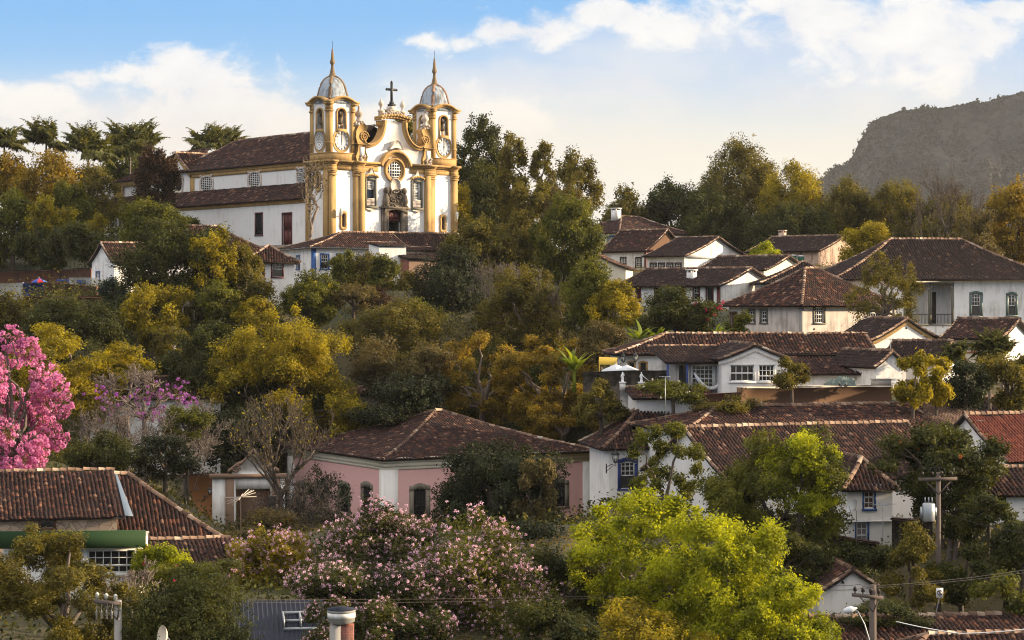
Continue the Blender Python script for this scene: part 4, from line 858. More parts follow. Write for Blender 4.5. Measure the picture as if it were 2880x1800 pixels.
def crown(rs, n, ncl, shape, flat, cr, spr=.03):
    """leaf centres and normals of a clumped crown inside [-1,1]^3, and the clump centres"""
    D = sph(rs, ncl); rad = rs.uniform(.25, 1, ncl) ** .42
    Pc = D * rad[:, None]
    if shape == 'dome': Pc[:, 2] = np.abs(Pc[:, 2]) * 1.6 - .75
    elif shape == 'cone': zc = rs.uniform(-1, 1, ncl); k_ = np.clip((1.05 - zc) / 2, .05, 1) ** .75; an = rs.uniform(0, 6.283, ncl); rr = rs.uniform(.3, 1, ncl) ** .5 * k_; Pc = np.stack([rr * np.cos(an), rr * np.sin(an), zc], 1)
    elif shape == 'column': zc = rs.uniform(-1, 1, ncl); an = rs.uniform(0, 6.283, ncl); rr = rs.uniform(.3, 1, ncl) ** .5 * np.clip(1.25 - np.abs(zc) ** 3, .3, 1); Pc = np.stack([rr * np.cos(an), rr * np.sin(an), zc], 1)
    elif shape == 'layers': Pc = D * (rs.uniform(.12, 1, ncl) ** .38)[:, None]; Pc[:, 2] = np.where(Pc[:, 2] < -.35, -Pc[:, 2] * .8, Pc[:, 2])
    elif shape == 'umbrella': Pc[:, 2] = .75 - (Pc[:, 0] ** 2 + Pc[:, 1] ** 2) * .9 + rs.uniform(-.5, .2, ncl)
    elif shape == 'sprawl': Pc = Pc * [1, 1, .8]; Pc[:, 2] += .35 * np.sin(Pc[:, 0] * 4 + rs.uniform(0, 6)) 
    R_ = rs.uniform(cr[0], cr[1], ncl) * rs.choice([.7, 1, 1, 1.15], ncl); wgt = R_ ** 2; ns = max(8, n // 8); ci = rs.choice(ncl, ns, p=wgt / wgt.sum())
    d = sph(rs, ns); d[:, 2] = d[:, 2] + .18; u_ = 1.0 - np.abs(rs.normal(0, .34, ns)) + rs.normal(0, .14, ns) * (rs.rand(ns) < .35) + .45 * (rs.rand(ns) < .05) * rs.rand(ns); u_ = np.clip(u_, .05, 1.6)
    st = rs.uniform(.72, 1.3, (ncl, 3)); off = d * (R_[ci] * u_)[:, None] * st[ci]; off[:, 2] *= flat
    S_ = Pc[ci] + off; Ns = d * .55 + S_ * .3 + np.array([0, 0, .3 + (1 - flat) * .7]) + rs.normal(0, .45, (ns, 3))
    k8 = rs.randint(0, ns, n); C = S_[k8] + rs.normal(0, 1, (n, 3)) * spr; Nn = Ns[k8] + rs.normal(0, .5, (n, 3))
    lo, hi = np.percentile(C, 1.0, axis=0), np.percentile(C, 99.0, axis=0); k_ = 2 / (hi - lo); mid = (hi + lo) / 2
    return (C - mid) * k_, Nn, (Pc - mid) * k_
TS = [100]
def limb(mb, p0, p1, r0, r1, rs, wob=.12, n=5, sides=6):
    p0, p1 = Vector(p0), Vector(p1); L = (p1 - p0).length; pts = []
    for i in range(n + 1):
        t_ = i / n; p = p0.lerp(p1, t_); p.z += math.sin(t_ * math.pi) * L * .06
        if 0 < i < n: p += Vector(rs.normal(0, wob * L / n, 3))
        pts.append(p)
    mb.tube(pts, [r0 + (r1 - r0) * i / n for i in range(n + 1)], sides); return pts
def tree(name, label, x0, y0, x1, y1, d, leaf='mid_leaf', size=.30, shape='round', ncl=None, flat=.75, cr=(.2, .4), dens=1.0, bk='bark', bloom=None, group='trees and shrubs on the hillside', cat='tree', ydep=None, tr=None, limbs=7, asp=.55, part='crown', base=None):
    TS[0] += 1; rs = np.random.RandomState(TS[0])
    a, c = (x1 - x0) / 2 / F * d, (y1 - y0) / 2 / F * d; X_, Zc = ((x0 + x1) / 2 - CX) / F * d, (HY - (y0 + y1) / 2) / F * d
    size *= .8; flat = max(flat, .55); b = ydep or min(max(a * .85, .5), 7.5); zg = ground(X_, d) if base is None else base
    root = thing(name, label, cat, (X_, d, min(zg, Zc - c * .2)), rs.uniform(-.3, .3), group); zc = Zc - root.location.z
    proj = math.pi * a * c; n = int(np.clip(dens * 11.5 * proj / (.5 * asp * size * size), 250, 60000))
    if shape == 'layers' and not ncl: ncl = int(np.clip(24 + proj * 2.2, 24, 150)); cr = (cr[0] * .72, cr[1] * .72)
    ncl = ncl or int(np.clip(14 + proj * 1.3, 14, 95))
    S = np.array([a, b, c]); C, Nn, Pc = crown(rs, n, ncl, shape, flat, cr, size * .62 / S); C = C * S + [0, 0, zc]; Pc = Pc * S + [0, 0, zc]
    Nn = Nn / np.maximum(S, .3) * S.mean()
    m_ = MB(); cards(m_, C, Nn, size, rs, asp); m_.build(part, leaf, root)
    if bloom:
        bm, bn, bs, where = bloom; bn = int(bn * 12) if bm == 'lilac_blossom' else bn; q = MB(); rim = Pc[rs.choice(len(Pc), bn)] if where == 'clump' else None
        if rim is None:
            dd = sph(rs, bn); dd[:, 2] = np.abs(dd[:, 2]) * 1.1 - .35; ctr = C[rs.choice(n, bn)]; ctr = ctr + (ctr - [0, 0, zc]) * .06
            hi_ = ctr[:, 2] - zc > c * (-.9 if where == 'all' else .1); ctr = ctr[hi_]
        else: ctr = rim + sph(rs, bn) * S * .18
        k_ = 9 if bm == 'lilac_blossom' else 16; bs *= .8 if bm == 'lilac_blossom' else 1; dd = sph(rs, len(ctr) * k_); Cb = np.repeat(ctr, k_, 0) + dd * bs * rs.uniform(.4, 1, (len(dd), 1)); cards(q, Cb, dd, bs * .85, rs, .8); q.build('blossom', bm, root)
    if tr is not False:
        t_ = MB(); r0 = min(.38, .045 * (a + c) + .05) if tr in (None, True) else tr; fork = Vector((0, 0, max(zc - c * .55, .3)))
        limb(t_, (rs.normal(0, .1), 0, -1.0), fork, r0, r0 * .7, rs, .05)
        for i in range(limbs):
            tgt = Pc[rs.randint(len(Pc))] * [.85, .85, 1]; limb(t_, fork - Vector((0, 0, rs.uniform(0, .3) * c)), tgt, r0 * .5, r0 * .10, rs, .22, 6, 5)
        t_.build('trunk', bk, root)
    return root
def twig(mb, p, dv, L, r, lev, rs, spread=.65, up=.25, sides=5, curl=.18, minr=.016):
    n = 4; pts = [p]; dv = dv.normalized(); q = p
    for i in range(n): dv = (dv + Vector(rs.normal(0, curl, 3)) + Vector((0, 0, up * .25))).normalized(); q = q + dv * (L / n); pts.append(q)
    mb.tube(pts, [max(minr, r * (1 - .45 * i / n)) for i in range(n + 1)], sides if lev > 1 else 3)
    if lev <= 0: return
    for i in range(3 if lev > 1 else 4):
        j = n if i == 0 else rs.randint(1, n + 1); nd = (dv + Vector(rs.normal(0, spread, 3)) + Vector((0, 0, up))).normalized()
        twig(mb, pts[j], nd, L * rs.uniform(.55, .85), max(minr, r * .55), lev - 1, rs, spread, up, sides, curl, minr)
def bare_tree(name, label, x0, y0, x1, y1, d, bk='grey_bark', levels=5, r0=.2, spread=.6, up=.3, nst=4, leaf=None, nleaf=0, forkf=.12, group='trees and shrubs on the hillside', cat='tree', size=.14, minr=.016, part='branches'):
    TS[0] += 1; rs = np.random.RandomState(TS[0])
    a, c = (x1 - x0) / 2 / F * d, (y1 - y0) / 2 / F * d; X_, Zb = ((x0 + x1) / 2 - CX) / F * d, (HY - y1) / F * d; zg = ground(X_, d)
    root = thing(name, label, cat, (X_, d, zg), 0, group); m_ = MB(); f_ = Vector((0, 0, 0))
    for i in range(nst):
        an = 6.283 * i / nst + rs.uniform(-.4, .4); twig(m_, f_, Vector((math.cos(an) * .7, math.sin(an) * .6, 1.0)), 1.0, r0 * .06, levels - 1, rs, spread, up, 5, .16, .002)
    v = np.concatenate(m_.v); lo, hi = np.percentile(v, .6, axis=0), np.percentile(v, 99.4, axis=0)
    k_ = np.array([2 * a / (hi[0] - lo[0]), 1.7 * a / (hi[1] - lo[1]), 2 * c / (hi[2] - max(lo[2], -.1))]); kr = k_.mean()
    # rebuild with true radii: regrow from the same seed at real size
    rs = np.random.RandomState(TS[0]); m2 = MB(); kk = 2 * c / (hi[2] + .05)
    for i in range(nst):
        an = 6.283 * i / nst + rs.uniform(-.4, .4); twig(m2, f_, Vector((math.cos(an) * .7, math.sin(an) * .6, 1.0)), 1.0 * kk, r0, levels - 1, rs, spread, up, 5, .16, minr)
    vv = np.concatenate(m2.v); sx = 2 * a / (np.percentile(vv[:, 0], 99.4) - np.percentile(vv[:, 0], .6)); xm = (np.percentile(vv[:, 0], 99.4) + np.percentile(vv[:, 0], .6)) / 2
    sy = min(1.3, sx)
    for arr in m2.v: w_ = np.clip(arr[:, 2:3] / (.6 * c), 0, 1); arr[:, 0:1] = arr[:, 0:1] * (1 + (sx - 1) * w_) - xm * sx * w_; arr[:, 1:2] *= sy; arr[:, 2] += Zb - zg
    m2.tube([(0, 0, -.6), (0, 0, (Zb - zg) * .5), (0, 0, Zb - zg + .1)], [r0 * 1.5, r0 * 1.25, r0], 7) if Zb - zg > .2 else None
    m2.build(part, bk, root)
    if nleaf:
        P_ = np.concatenate(m2.v); tip = P_[P_[:, 2] > Zb - zg + c * .3]; C = tip[rs.choice(len(tip), nleaf)] + rs.normal(0, .14, (nleaf, 3)); q = MB(); cards(q, C, sph(rs, nleaf), size, rs); q.build('crown', leaf, root)
    return root
def palm(name, label, px, py, d, rad, leaf='palm_leaf', nf=26, group='palms on the ridge', droop=.5, trunk_r=.16, up0=1.0, base=None):
    """py: the top of the trunk"""
    TS[0] += 1; rs = np.random.RandomState(TS[0]); X_, Zt = (px - CX) / F * d, (HY - py) / F * d; zg = ground(X_, d) if base is None else base
    root = thing(name, label, 'palm', (X_, d, min(zg, Zt - .5)), rs.uniform(0, 3), group); zt = Zt - root.location.z
    t_ = MB(); t_.tube([(0, 0, -.5), (.05, 0, zt * .5), (0, 0, zt)], [trunk_r * 1.3, trunk_r, trunk_r * .8], 8); t_.build('trunk', 'grey_bark', root)
    m_ = MB()
    for i in range(nf):
        an = 6.283 * i / nf * 2.4 + rs.uniform(-.2, .2); el = (rs.uniform(.5, 1.5) if i % 10 < 7 else rs.uniform(-.3, .5)) * up0; n = 9; p = np.array([0, 0, zt]); pts = [p]; L = rad * rs.uniform(.8, 1.15)
        for j in range(n): e_ = el - droop * ((j / n) ** 1.4) * 1.4; p = p + np.array([math.cos(an) * math.cos(e_), math.sin(an) * math.cos(e_), math.sin(e_)]) * L / n; pts.append(p)
        pts = np.array(pts); m_.tube([tuple(q) for q in pts], [.035 - .025 * j / n for j in range(n + 1)], 3)
        tt = np.linspace(.8, n - .05, 34); ii = np.minimum(tt.astype(int), n - 1); P_ = pts[ii] + (pts[ii + 1] - pts[ii]) * (tt - ii)[:, None]; dirv = pts[ii + 1] - pts[ii]; dirv /= np.linalg.norm(dirv, axis=1)[:, None]
        side = np.array([-math.sin(an), math.cos(an), 0]); ll = rad * .30 * np.sin(np.clip((tt / n) ** .6 * math.pi, .35, 2.95)) + .1
        for sg in (-1, 1):
            U_ = dirv * .55 + side * sg * .8 + np.array([0, 0, -.5]) + rs.normal(0, .16, P_.shape); U_ /= np.linalg.norm(U_, axis=1)[:, None]
            cards(m_, P_ + U_ * ll[:, None] * .5, np.cross(U_, side) + rs.normal(0, .3, P_.shape), ll, rs, .26, 0, U_ * 6)
    m_.build('fronds', leaf, root); return root
def bamboo(name, label, x0, y0, x1, y1, d, leaf='mid_leaf', n=60, size=.34, group='trees and shrubs on the hillside', ydep=None):
    """a grove of arching plumes"""
    TS[0] += 1; rs = np.random.RandomState(TS[0]); a, Xc = (x1 - x0) / 2 / F * d, ((x0 + x1) / 2 - CX) / F * d; zt, zb = (HY - y0) / F * d, (HY - y1) / F * d; zg = min(ground(Xc, d), zb + 1)
    root = thing(name, label, 'bamboo', (Xc, d, zg), 0, group); H = zt - zg; m_ = MB(); st = MB(); b = ydep or min(a, 7)
    for i in range(n):
        an = rs.uniform(0, 6.283); rr = rs.uniform(0, 1) ** .5; bx, by = a * .60 * rr * math.cos(an), b * .6 * rr * math.sin(an); h_ = H * (1 - .30 * rr ** 2) * rs.uniform(.45, .97); ca = an + rs.normal(0, .6); arch = a * rs.uniform(.12, .50)
        K = 12; pts = []
        for j in range(K + 1):
            t_ = j / K; pts.append((bx + math.cos(ca) * arch * t_ ** 2.6, by + math.sin(ca) * arch * t_ ** 2.6, h_ * (t_ - .16 * t_ ** 4.5) / .84 * (1 if t_ < .93 else 1 - (t_ - .93) * 1.6)))
        pts = np.array(pts); st.tube([tuple(p) for p in pts[::2]], [.06, .05, .045, .04, .03, .02, .012], 4)
        nl = int(800 * (.3 / size) ** 1.5); t_ = rs.beta(2.2, 1.1, nl) * (K - .01); ii = t_.astype(int); P_ = pts[ii] + (pts[ii + 1] - pts[ii]) * (t_ - ii)[:, None]
        wd = (.30 + .75 * np.sin(np.clip(t_ / K, 0, 1) * 3.0)) * (1.0 if a > 4 else .7); ofs = rs.normal(0, .55, (nl, 3)) * wd[:, None]; ofs[:, 2] -= np.abs(rs.normal(0, .35, nl))
        cards(m_, P_ + ofs, ofs * .8 + np.array([0, 0, .5]) + rs.normal(0, .4, (nl, 3)), size, rs, .4, 0)
    m_.build('foliage', leaf, root); st.build('culms', 'bark', root); return root
def banana(name, label, px, py, d, L, n=9, leaf='banana_leaf', group='banana clumps', spread=1.0):
    TS[0] += 1; rs = np.random.RandomState(TS[0]); X_, Zb = (px - CX) / F * d, (HY - py) / F * d; root = thing(name, label, 'banana plant', (X_, d, Zb), 0, group); m_ = MB()
    for i in range(n):
        an = rs.uniform(0, 6.283); el = rs.uniform(.5, 1.35); K = 7; p = np.array([rs.normal(0, .2), rs.normal(0, .2), .2]); wds = np.array([.05, .18, .3, .34, .32, .26, .16, .02]) * L * .32
        side = np.array([-math.sin(an), math.cos(an), 0.0]); vs = []; LL = L * rs.uniform(.75, 1.15)
        for j in range(K + 1): e_ = el - spread * (j / K) ** 2 * .9; vs += [tuple(p + side * wds[j] + [0, 0, -wds[j] * .15]), tuple(p + [0, 0, .02]), tuple(p - side * wds[j] + [0, 0, -wds[j] * .15])]; p = p + np.array([math.cos(an) * math.cos(e_), math.sin(an) * math.cos(e_), math.sin(e_)]) * LL / K
        m_.add(vs, [(3 * j + q, 3 * j + q + 1, 3 * j + q + 4, 3 * j + q + 3) for j in range(K) for q in (0, 1)])
    m_.tube([(0, 0, -1.5), (0, 0, .35)], [.14, .1], 7); m_.build('leaves', leaf, root); return root
def ground_cover(name, leaf, pts, size, h, kind_name=None, n=None):
    """low growth nobody could count, over a patch of ground"""
    TS[0] += 1; rs = np.random.RandomState(TS[0]); m_ = MB(); x, y = pts; z = ground_arr(x, y)
    C = np.stack([x, y, z + np.abs(rs.normal(0, h, len(x)))], 1); Nn = sph(rs, len(x)) * .9 + [0, -.1, .6]; cards(m_, C, Nn, size, rs, .6)
    return tag(m_.build(name, leaf), kind='stuff')
leafmat('mountain_leaf', (.006, .009, .004), (.040, .042, .020), .2)
# crest scrub of the mountain
m_ = MB(); C = np.stack([(cu - CX) / F * DM, np.full(len(cu), DM - 4.0), cz], 1)
for i in range(len(cu)):
    n_ = 26; dd = sph(rs, n_); P_ = C[i] + [0, 0, sz[i] * .5] + dd * [sz[i] * .55, sz[i] * .5, sz[i] * .42] * rs.uniform(.5, 1, (n_, 1)); cards(m_, P_, dd, sz[i] * .5, rs, .8)
    m_.tube([tuple(C[i] - [0, 0, 4]), tuple(C[i] + [0, 0, sz[i] * .6])], sz[i] * .05, 3, 1)
rs = np.random.RandomState(12); fi = rs.randint(0, UU.size, 26000); fi = fi[(VV.ravel()[fi] > .05) & (fbm(UU.ravel()[fi], VV.ravel()[fi] * 300, 21, 4, .02) > -.22)]
fc = np.stack([XX.ravel()[fi], YY.ravel()[fi] - 1.5, ZZ.ravel()[fi] + 1.0], 1); fs = rs.uniform(3.0, 8.5, len(fi)); dd = sph(rs, len(fi) * 5); fp = np.repeat(fc, 5, 0) + dd * np.repeat(fs, 5)[:, None] * [.5, .35, .4]
m2_ = MB(); cards(m2_, fp, dd, np.repeat(fs, 5) * .7, rs, .85); tag(m2_.build('mountain_scrub', 'mountain_leaf'), kind='stuff')
tag(m_.build('crest_scrub', ['dark_leaf', 'dark_bark']), kind='stuff')
# ---------------------------------------------------------------- houses (measured on the photograph: depth in metres, edges in its pixels)
H = House
h1 = H('gabled_house', 'small white house with a steep tiled gable and one slit window, beside the brick yard', 225, 321, 470, 35, 5.7, 733, 835, hips='', rise=1.95, oh=.35, tile='tile_warm', wins=[('left', 271, 766, 280, 807, 's', 'dark_blue')])
h2 = H('hipped_house', 'house with a wide rusty hipped roof and brick chimney just under the church side wall', 238, 470, 745, 20, 9, 700, 765, hips='R', rise=2.75, tile='tile_warm', chim=[(5.2, 5.4, .9, .5, 'red_brick')])
h2b = H('narrow_house', 'tall narrow white house with maroon framed windows beside the blue trimmed house', 214, 690, 828, 8, 5.2, 730, 868, hips='LR', rise=1.5, tile='tile_warm', wins=[('front', 766, 733, 794, 778, 'u', 'maroon'), ('front', 722, 733, 741, 778, 'u', 'maroon')])
h3 = H('blue_trimmed_house', 'long white house with a cobalt blue corner post and blue windows below the church', 230, 878, 1142, 25, 11, 693, 792, hips='L', rise=1.75, tile='tile_old', wins=[('front', 903, 716, 923, 755, 'u', 'blue'), ('front', 948, 716, 966, 755, 'u', 'blue'), ('front', 1005, 723, 1024, 755, 'd', 'blue'), ('left', 834, 721, 843, 756, 'u', 'blue')])
p_ = MB(); p_.box(-.05, -.06, -2, .42, .2, h3.H - .05); p_.build('corner_post', 'blue', h3.root)
p_ = MB(); h3.fbox(p_, 'front', -.5, h3.w, h3.H - .22, h3.H - .08, .45, .58); h3.fbox(p_, 'left', -.5, 11, h3.H - .22, h3.H - .08, .45, .58); p_.build('gutter', 'galvanised', h3.root)
H('white_annexe', 'plain white windowless annexe joined to the far end of the blue trimmed house', 226.5, 1066, 1142, 25, 3, 690, 770, ridge='shed', rise=.35, oh=.15, wall='clean_white')
h4 = H('brown_house', 'brown walled house with a broad dark roof under the church door', 241, 1140, 1305, 15, 10, 724, 800, hips='', rise=2.9, wall='brown_plaster', tile='tile_old')
H('dormer_house', 'low house with two pale framed windows under a dark roof edge, behind the brick lean-to', 233, 1143, 1222, 12, 3.5, 703, 760, ridge='shed', rise=.35, oh=.25, wall='brown_plaster', wins=[('front', 1146, 706, 1153, 719, 'P', 'cream_render'), ('front', 1159, 705, 1180, 719, 'P', 'cream_render')])
H('brick_lean_to', 'lean-to with a red brick side and grey rendered front, above the dark round tree', 226, 1150, 1230, 32, 3.2, 726, 810, ridge='shed', rise=.5, oh=.3, wall='brown_plaster', wallmats={'left': 'red_brick'}, tile='tile_dark')
H('low_roofed_house', 'low dark roofed house half hidden by trees at the foot of the church corner', 276, 1292, 1420, 8, 6, 649, 690, hips='', rise=1.5, wall='aged_plaster', tile='tile_old')
h = H('corner_pilaster_house', 'white house with blue windows and an ochre corner, highest of the upper street', 320, 1742, 1945, 40, 11.5, 651, 708, hips='LR', rise=2.6, tile='tile_old', posts='ochre', frame_w=.2, wins=[('left', 1678, 667, 1694, 690, 's', 'blue'), ('left', 1711, 666, 1727, 687, 's', 'blue'), ('left', 1645, 668, 1660, 692, 's', 'blue'), ('front', 1757, 665, 1779, 690, 's', 'blue')], chim=[(4.5, 5.6, 1.1, 1.0, 'white_plaster')])
H('maroon_trimmed_house', 'white house with maroon edging and a bare brown gable on the upper street', 300, 1694, 1815, -40, 9.7, 701, 755, hips='', rise=2.9, wallmats={'right': 'earth'}, tile='tile_old', posts='maroon', band='maroon', wins=[('front', 1746, 725, 1760, 750, 's', 'dark_wood'), ('front', 1789, 725, 1803, 750, 's', 'dark_wood')])
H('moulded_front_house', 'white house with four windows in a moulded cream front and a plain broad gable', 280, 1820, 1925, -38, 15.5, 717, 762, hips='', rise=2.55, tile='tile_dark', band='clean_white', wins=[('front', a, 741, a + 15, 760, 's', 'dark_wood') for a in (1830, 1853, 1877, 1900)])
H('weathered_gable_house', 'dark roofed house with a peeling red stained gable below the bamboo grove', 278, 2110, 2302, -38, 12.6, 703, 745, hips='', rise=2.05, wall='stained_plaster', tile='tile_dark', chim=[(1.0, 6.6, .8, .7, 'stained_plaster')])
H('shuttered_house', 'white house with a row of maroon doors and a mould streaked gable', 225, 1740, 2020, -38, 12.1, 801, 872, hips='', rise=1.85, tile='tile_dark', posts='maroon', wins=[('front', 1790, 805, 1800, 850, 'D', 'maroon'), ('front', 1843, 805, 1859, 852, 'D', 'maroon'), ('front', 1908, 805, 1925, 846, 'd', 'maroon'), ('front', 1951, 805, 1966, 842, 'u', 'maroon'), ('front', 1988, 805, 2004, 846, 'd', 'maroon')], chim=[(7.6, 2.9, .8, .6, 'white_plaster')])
H('rear_tiled_house', 'tiled house showing only its roof behind the maroon doored house', 241, 1965, 2148, -38, 10, 757, 800, hips='', rise=1.6, wallmats={'right': 'cream_plaster'}, tile='tile_dark')
H('cream_gable_house', 'small cream gable end squeezed below the maroon trimmed house', 252, 1602, 1760, -10, 7, 753, 795, ridge='y', hips='', rise=1.5, wall='cream_plaster', tile='tile_warm', oh=.3)
H('peeling_house', 'peeling pinkish house glimpsed between the central trees', 256, 1428, 1520, 5, 6, 708, 765, hips='', rise=1.1, wall='aged_plaster')
h6 = H('pyramid_roofed_house', 'pinkish weathered house with a steep pyramid roof and arched sash windows', 190, 2256, 2515, 35, 9.9, 849, 950, hips='LR', rise=3.1, wall='aged_plaster', tile='tile_warm', posts='concrete', frame_w=.2, oh=.7, wins=[('front', 2291, 862, 2317, 908, 'sa', 'stone_frame'), ('front', 2443, 859, 2471, 902, 'sa', 'stone_frame'), ('left', 2107, 874, 2121, 907, 's', 'stone_frame'), ('left', 2141, 874, 2156, 907, 's', 'stone_frame'), ('left', 2056, 882, 2070, 935, 'D', 'brown_wood'), ('front', 2365, 852, 2373, 862, 'd', 'aged_plaster')])
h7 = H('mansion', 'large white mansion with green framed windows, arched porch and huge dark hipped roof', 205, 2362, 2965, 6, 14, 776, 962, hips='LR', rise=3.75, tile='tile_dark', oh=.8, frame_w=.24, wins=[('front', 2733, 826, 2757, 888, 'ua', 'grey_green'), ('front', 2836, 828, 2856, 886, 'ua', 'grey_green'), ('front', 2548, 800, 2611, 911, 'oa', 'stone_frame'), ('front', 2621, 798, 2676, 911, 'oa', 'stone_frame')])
p_ = MB(); u0 = h7.uz('front', 2679, 800)[0]; h7.fbox(p_, 'front', 0, u0, h7.H - .35, h7.H - .1, .003, .22); h7.fbox(p_, 'front', 0, u0, h7.H - .62, h7.H - .5, .003, .12); p_.build('cornice', 'clean_white', h7.root)
H('dark_roofed_house', 'house lost under a plain dark roof between the pyramid roof and the mansion', 221, 2150, 2400, 0, 9, 792, 845, hips='LR', rise=2.1, tile='tile_dark')
h8 = H('ochre_gable_house', 'white house whose front gable is edged in ochre with two tiny round vents', 175, 2450, 2645, 28, 5.2, 956, 1022, ridge='y', hips='', rise=1.75, tile='tile_dark', wall='clean_white', gtrim='ochre', oh=.3)
for px in (2529, 2549):
    u_, z_ = h8.uz('front', px, 923); p_ = MB(); p_.tube([h8.P('front', u_, z_, -.02), h8.P('front', u_, z_, .03)], .09, 8); p_.build('vent', 'sign_black', h8.root)
H('cream_fronted_house', 'low house with a cream front, two orange windows and a white side gable', 175, 2662, 2806, -30, 9, 948, 1005, hips='', rise=1.45, wall='cream_render', wallmats={'right': 'clean_white'}, tile='tile_old', wins=[('front', 2713, 971, 2731, 988, 'P', 'pale_brown'), ('front', 2743, 970, 2762, 988, 'P', 'pale_brown')])
h10 = H('long_restaurant', 'long low white building with small ochre arches under a rambling tiled roof', 165, 1745, 2450, 3, 8, 991, 1052, hips='L', rise=1.35, tile='tile_warm', wins=[('front', 1767, 1020, 1783, 1042, 'da', 'ochre'), ('front', 1801, 1020, 1817, 1042, 'da', 'ochre'), ('front', 2246, 1005, 2270, 1030, 'da', 'ochre'), ('front', 2289, 1004, 2317, 1030, 'da', 'ochre'), ('front', 2358, 1003, 2394, 1030, 'da', 'ochre')])
h11 = H('white_gabled_house', 'white gabled house with propped open lattice windows and a blue posted veranda', 150, 2030, 2217, 6, 8, 1007, 1098, ridge='y', hips='', rise=.95, wall='clean_white', tile='tile_dark', gtrim='clean_white', oh=.35, frame_w=.08, wins=[('front', 2054, 1027, 2121, 1072, 's', 'white_paint'), ('front', 2134, 1027, 2178, 1072, 's', 'white_paint')])
hv = H('veranda', 'tiled veranda with blue posts and white lattice screens beside the white gabled house', 151.5, 1902, 2034, 6, 6, 1014, 1098, ridge='shed', rise=.75, oh=.9, wall='concrete', tile='tile_dark', cat='veranda', frame_w=.05, wins=[('front', 1908, 1027, 1936, 1090, 'd', 'white_paint'), ('front', 1946, 1027, 2006, 1090, 's', 'white_paint'), ('front', 2011, 1027, 2032, 1090, 's', 'white_paint')])
for px in (1872, 1926, 2020):
    p_ = MB(); u_ = hv.uz('front', px, 1030)[0]; x_, y_, _ = hv.P('front', u_, 0, .85); p_.box(x_ - .07, y_ - .07, -.6, x_ + .07, y_ + .07, hv.H - .25); p_.build('post', 'dark_blue', hv.root)
p_ = MB(); x_, y_, z_ = hv.P('front', 1.2, 1.3, .35); p_.tube([(x_ + 2.6 * t_, y_, z_ - 1.3 * (1 - (2 * t_ - 1) ** 2) + .3 * t_) for t_ in np.linspace(0, 1, 12)], [.02] + [.14] * 10 + [.02], 6); tag(p_.build('hammock', 'umbrella_white', None), 'pale hammock slung between the veranda posts', 'hammock').matrix_world = hv.root.matrix_basis
H('grey_walled_lodge', 'low grey walled lodge with a mossy tiled roof beside the lattice windowed house', 160, 2262, 2482, 4, 5, 1047, 1095, ridge='shed', rise=.95, tile='tile_old', wall='white_plaster')
H('half_hidden_house', 'tiled house with a little white gable half hidden by dark palms', 166, 2490, 2626, -35, 5, 1012, 1050, hips='', rise=1.4, tile='tile_dark')
H('small_front_gable', 'small house with a white front gable and crossed tiles behind the bright columnar tree', 158, 2464, 2548, 25, 6, 1026, 1065, ridge='y', hips='', rise=1.0, tile='tile_dark', oh=.3)
h15 = H('blue_window_house', 'white house with a deep blue arched window and wall lantern under a hipped roof', 145, 1712, 2108, 10, 6.2, 1246, 1400, hips='LR', rise=2.45, tile='tile_old', wall='clean_white', oh=.6, frame_w=.22, wins=[('front', 1746, 1297, 1785, 1373, 'ua', 'dark_blue')], sp=.24)
H('long_tiled_house', 'very long low house with a rust flecked tiled roof in the lower street', 139, 1935, 2642, 20, 8, 1207, 1290, hips='L', rise=1.2, tile='tile_warm', sp=.24)
H('pale_roofed_house', 'house with a pale straw coloured tile roof at the end of the lower street', 146, 2646, 2850, 20, 7, 1186, 1290, hips='R', rise=1.15, tile='tile_pale', sp=.24)
H('far_edge_roof_house', 'dark tiled house behind the pale roof at the frame edge', 157, 2770, 3000, 0, 7, 1165, 1250, hips='', rise=1.1, tile='tile_dark')
h16 = H('big_gable_house', 'house with a tall blank white gable and a huge sloping dark tiled roof', 130, 2058, 2680, 22, 11.8, 1353, 1480, hips='', rise=2.95, tile='tile_old', wall='clean_white', oh=.4, sp=.24, sag=.18)
hb = H('bay_house', 'white two storey house end with a brown paned window and blue eaves', 125, 2382, 2510, 10, 4.2, 1363, 1550, ridge='y', hips='F', rise=1.45, tile='tile_old', wall='clean_white', oh=.35, sp=.24, frame_w=.1, wins=[('front', 2430, 1367, 2459, 1430, 'B', 'blue'), ('front', 2409, 1469, 2440, 1525, 'P', 'blue')])
p_ = MB(); hb.fbox(p_, 'front', -.1, hb.w + .1, hb.H - .2, hb.H - .02, .003, .1); hb.fbox(p_, 'left', .003, 4, hb.H - .2, hb.H - .02, .003, .1); p_.build('eaves_band', 'dark_blue', hb.root)
p_ = MB(); zz = hb.uz('front', 2440, 1464)[1]; hb.fbox(p_, 'front', -.1, hb.w + .05, zz - .06, zz, .003, .22); p_.build('floor_edge', 'clean_white', hb.root)
H('red_roofed_house', 'white gabled house under a new bright red tile roof at the frame edge', 130, 2836, 3020, 22, 8.6, 1291, 1410, hips='', rise=2.5, tile='tile_red', wall='clean_white', oh=.35, sp=.22)
H('green_door_house', 'low white house with a green door under a grey brown roof at the frame edge', 120, 2772, 2990, 5, 6, 1383, 1440, hips='', rise=1.1, tile='tile_old', wall='clean_white', wins=[('front', 2795, 1387, 2822, 1416, 'D', 'green_paint'), ('front', 2755, 1386, 2770, 1400, 's', 'dark_wood')][:1])
h19 = H('white_shed', 'little white shed with two triangular vents in its gable beside the road sign', 110, 2302, 2490, 5, 5, 1662, 1728, ridge='y', hips='', rise=1.1, tile='tile_old', wall='clean_white', oh=.3, sp=.24)
for px in (2341, 2370):
    u_, z_ = h19.uz('front', px, 1637); p_ = MB(); p_.prism([(u_ - .1, z_ - .07), (u_ + .1, z_ - .07), (u_, z_ + .1)], -.03, .02); p_.build('vent', 'sign_black', h19.root)
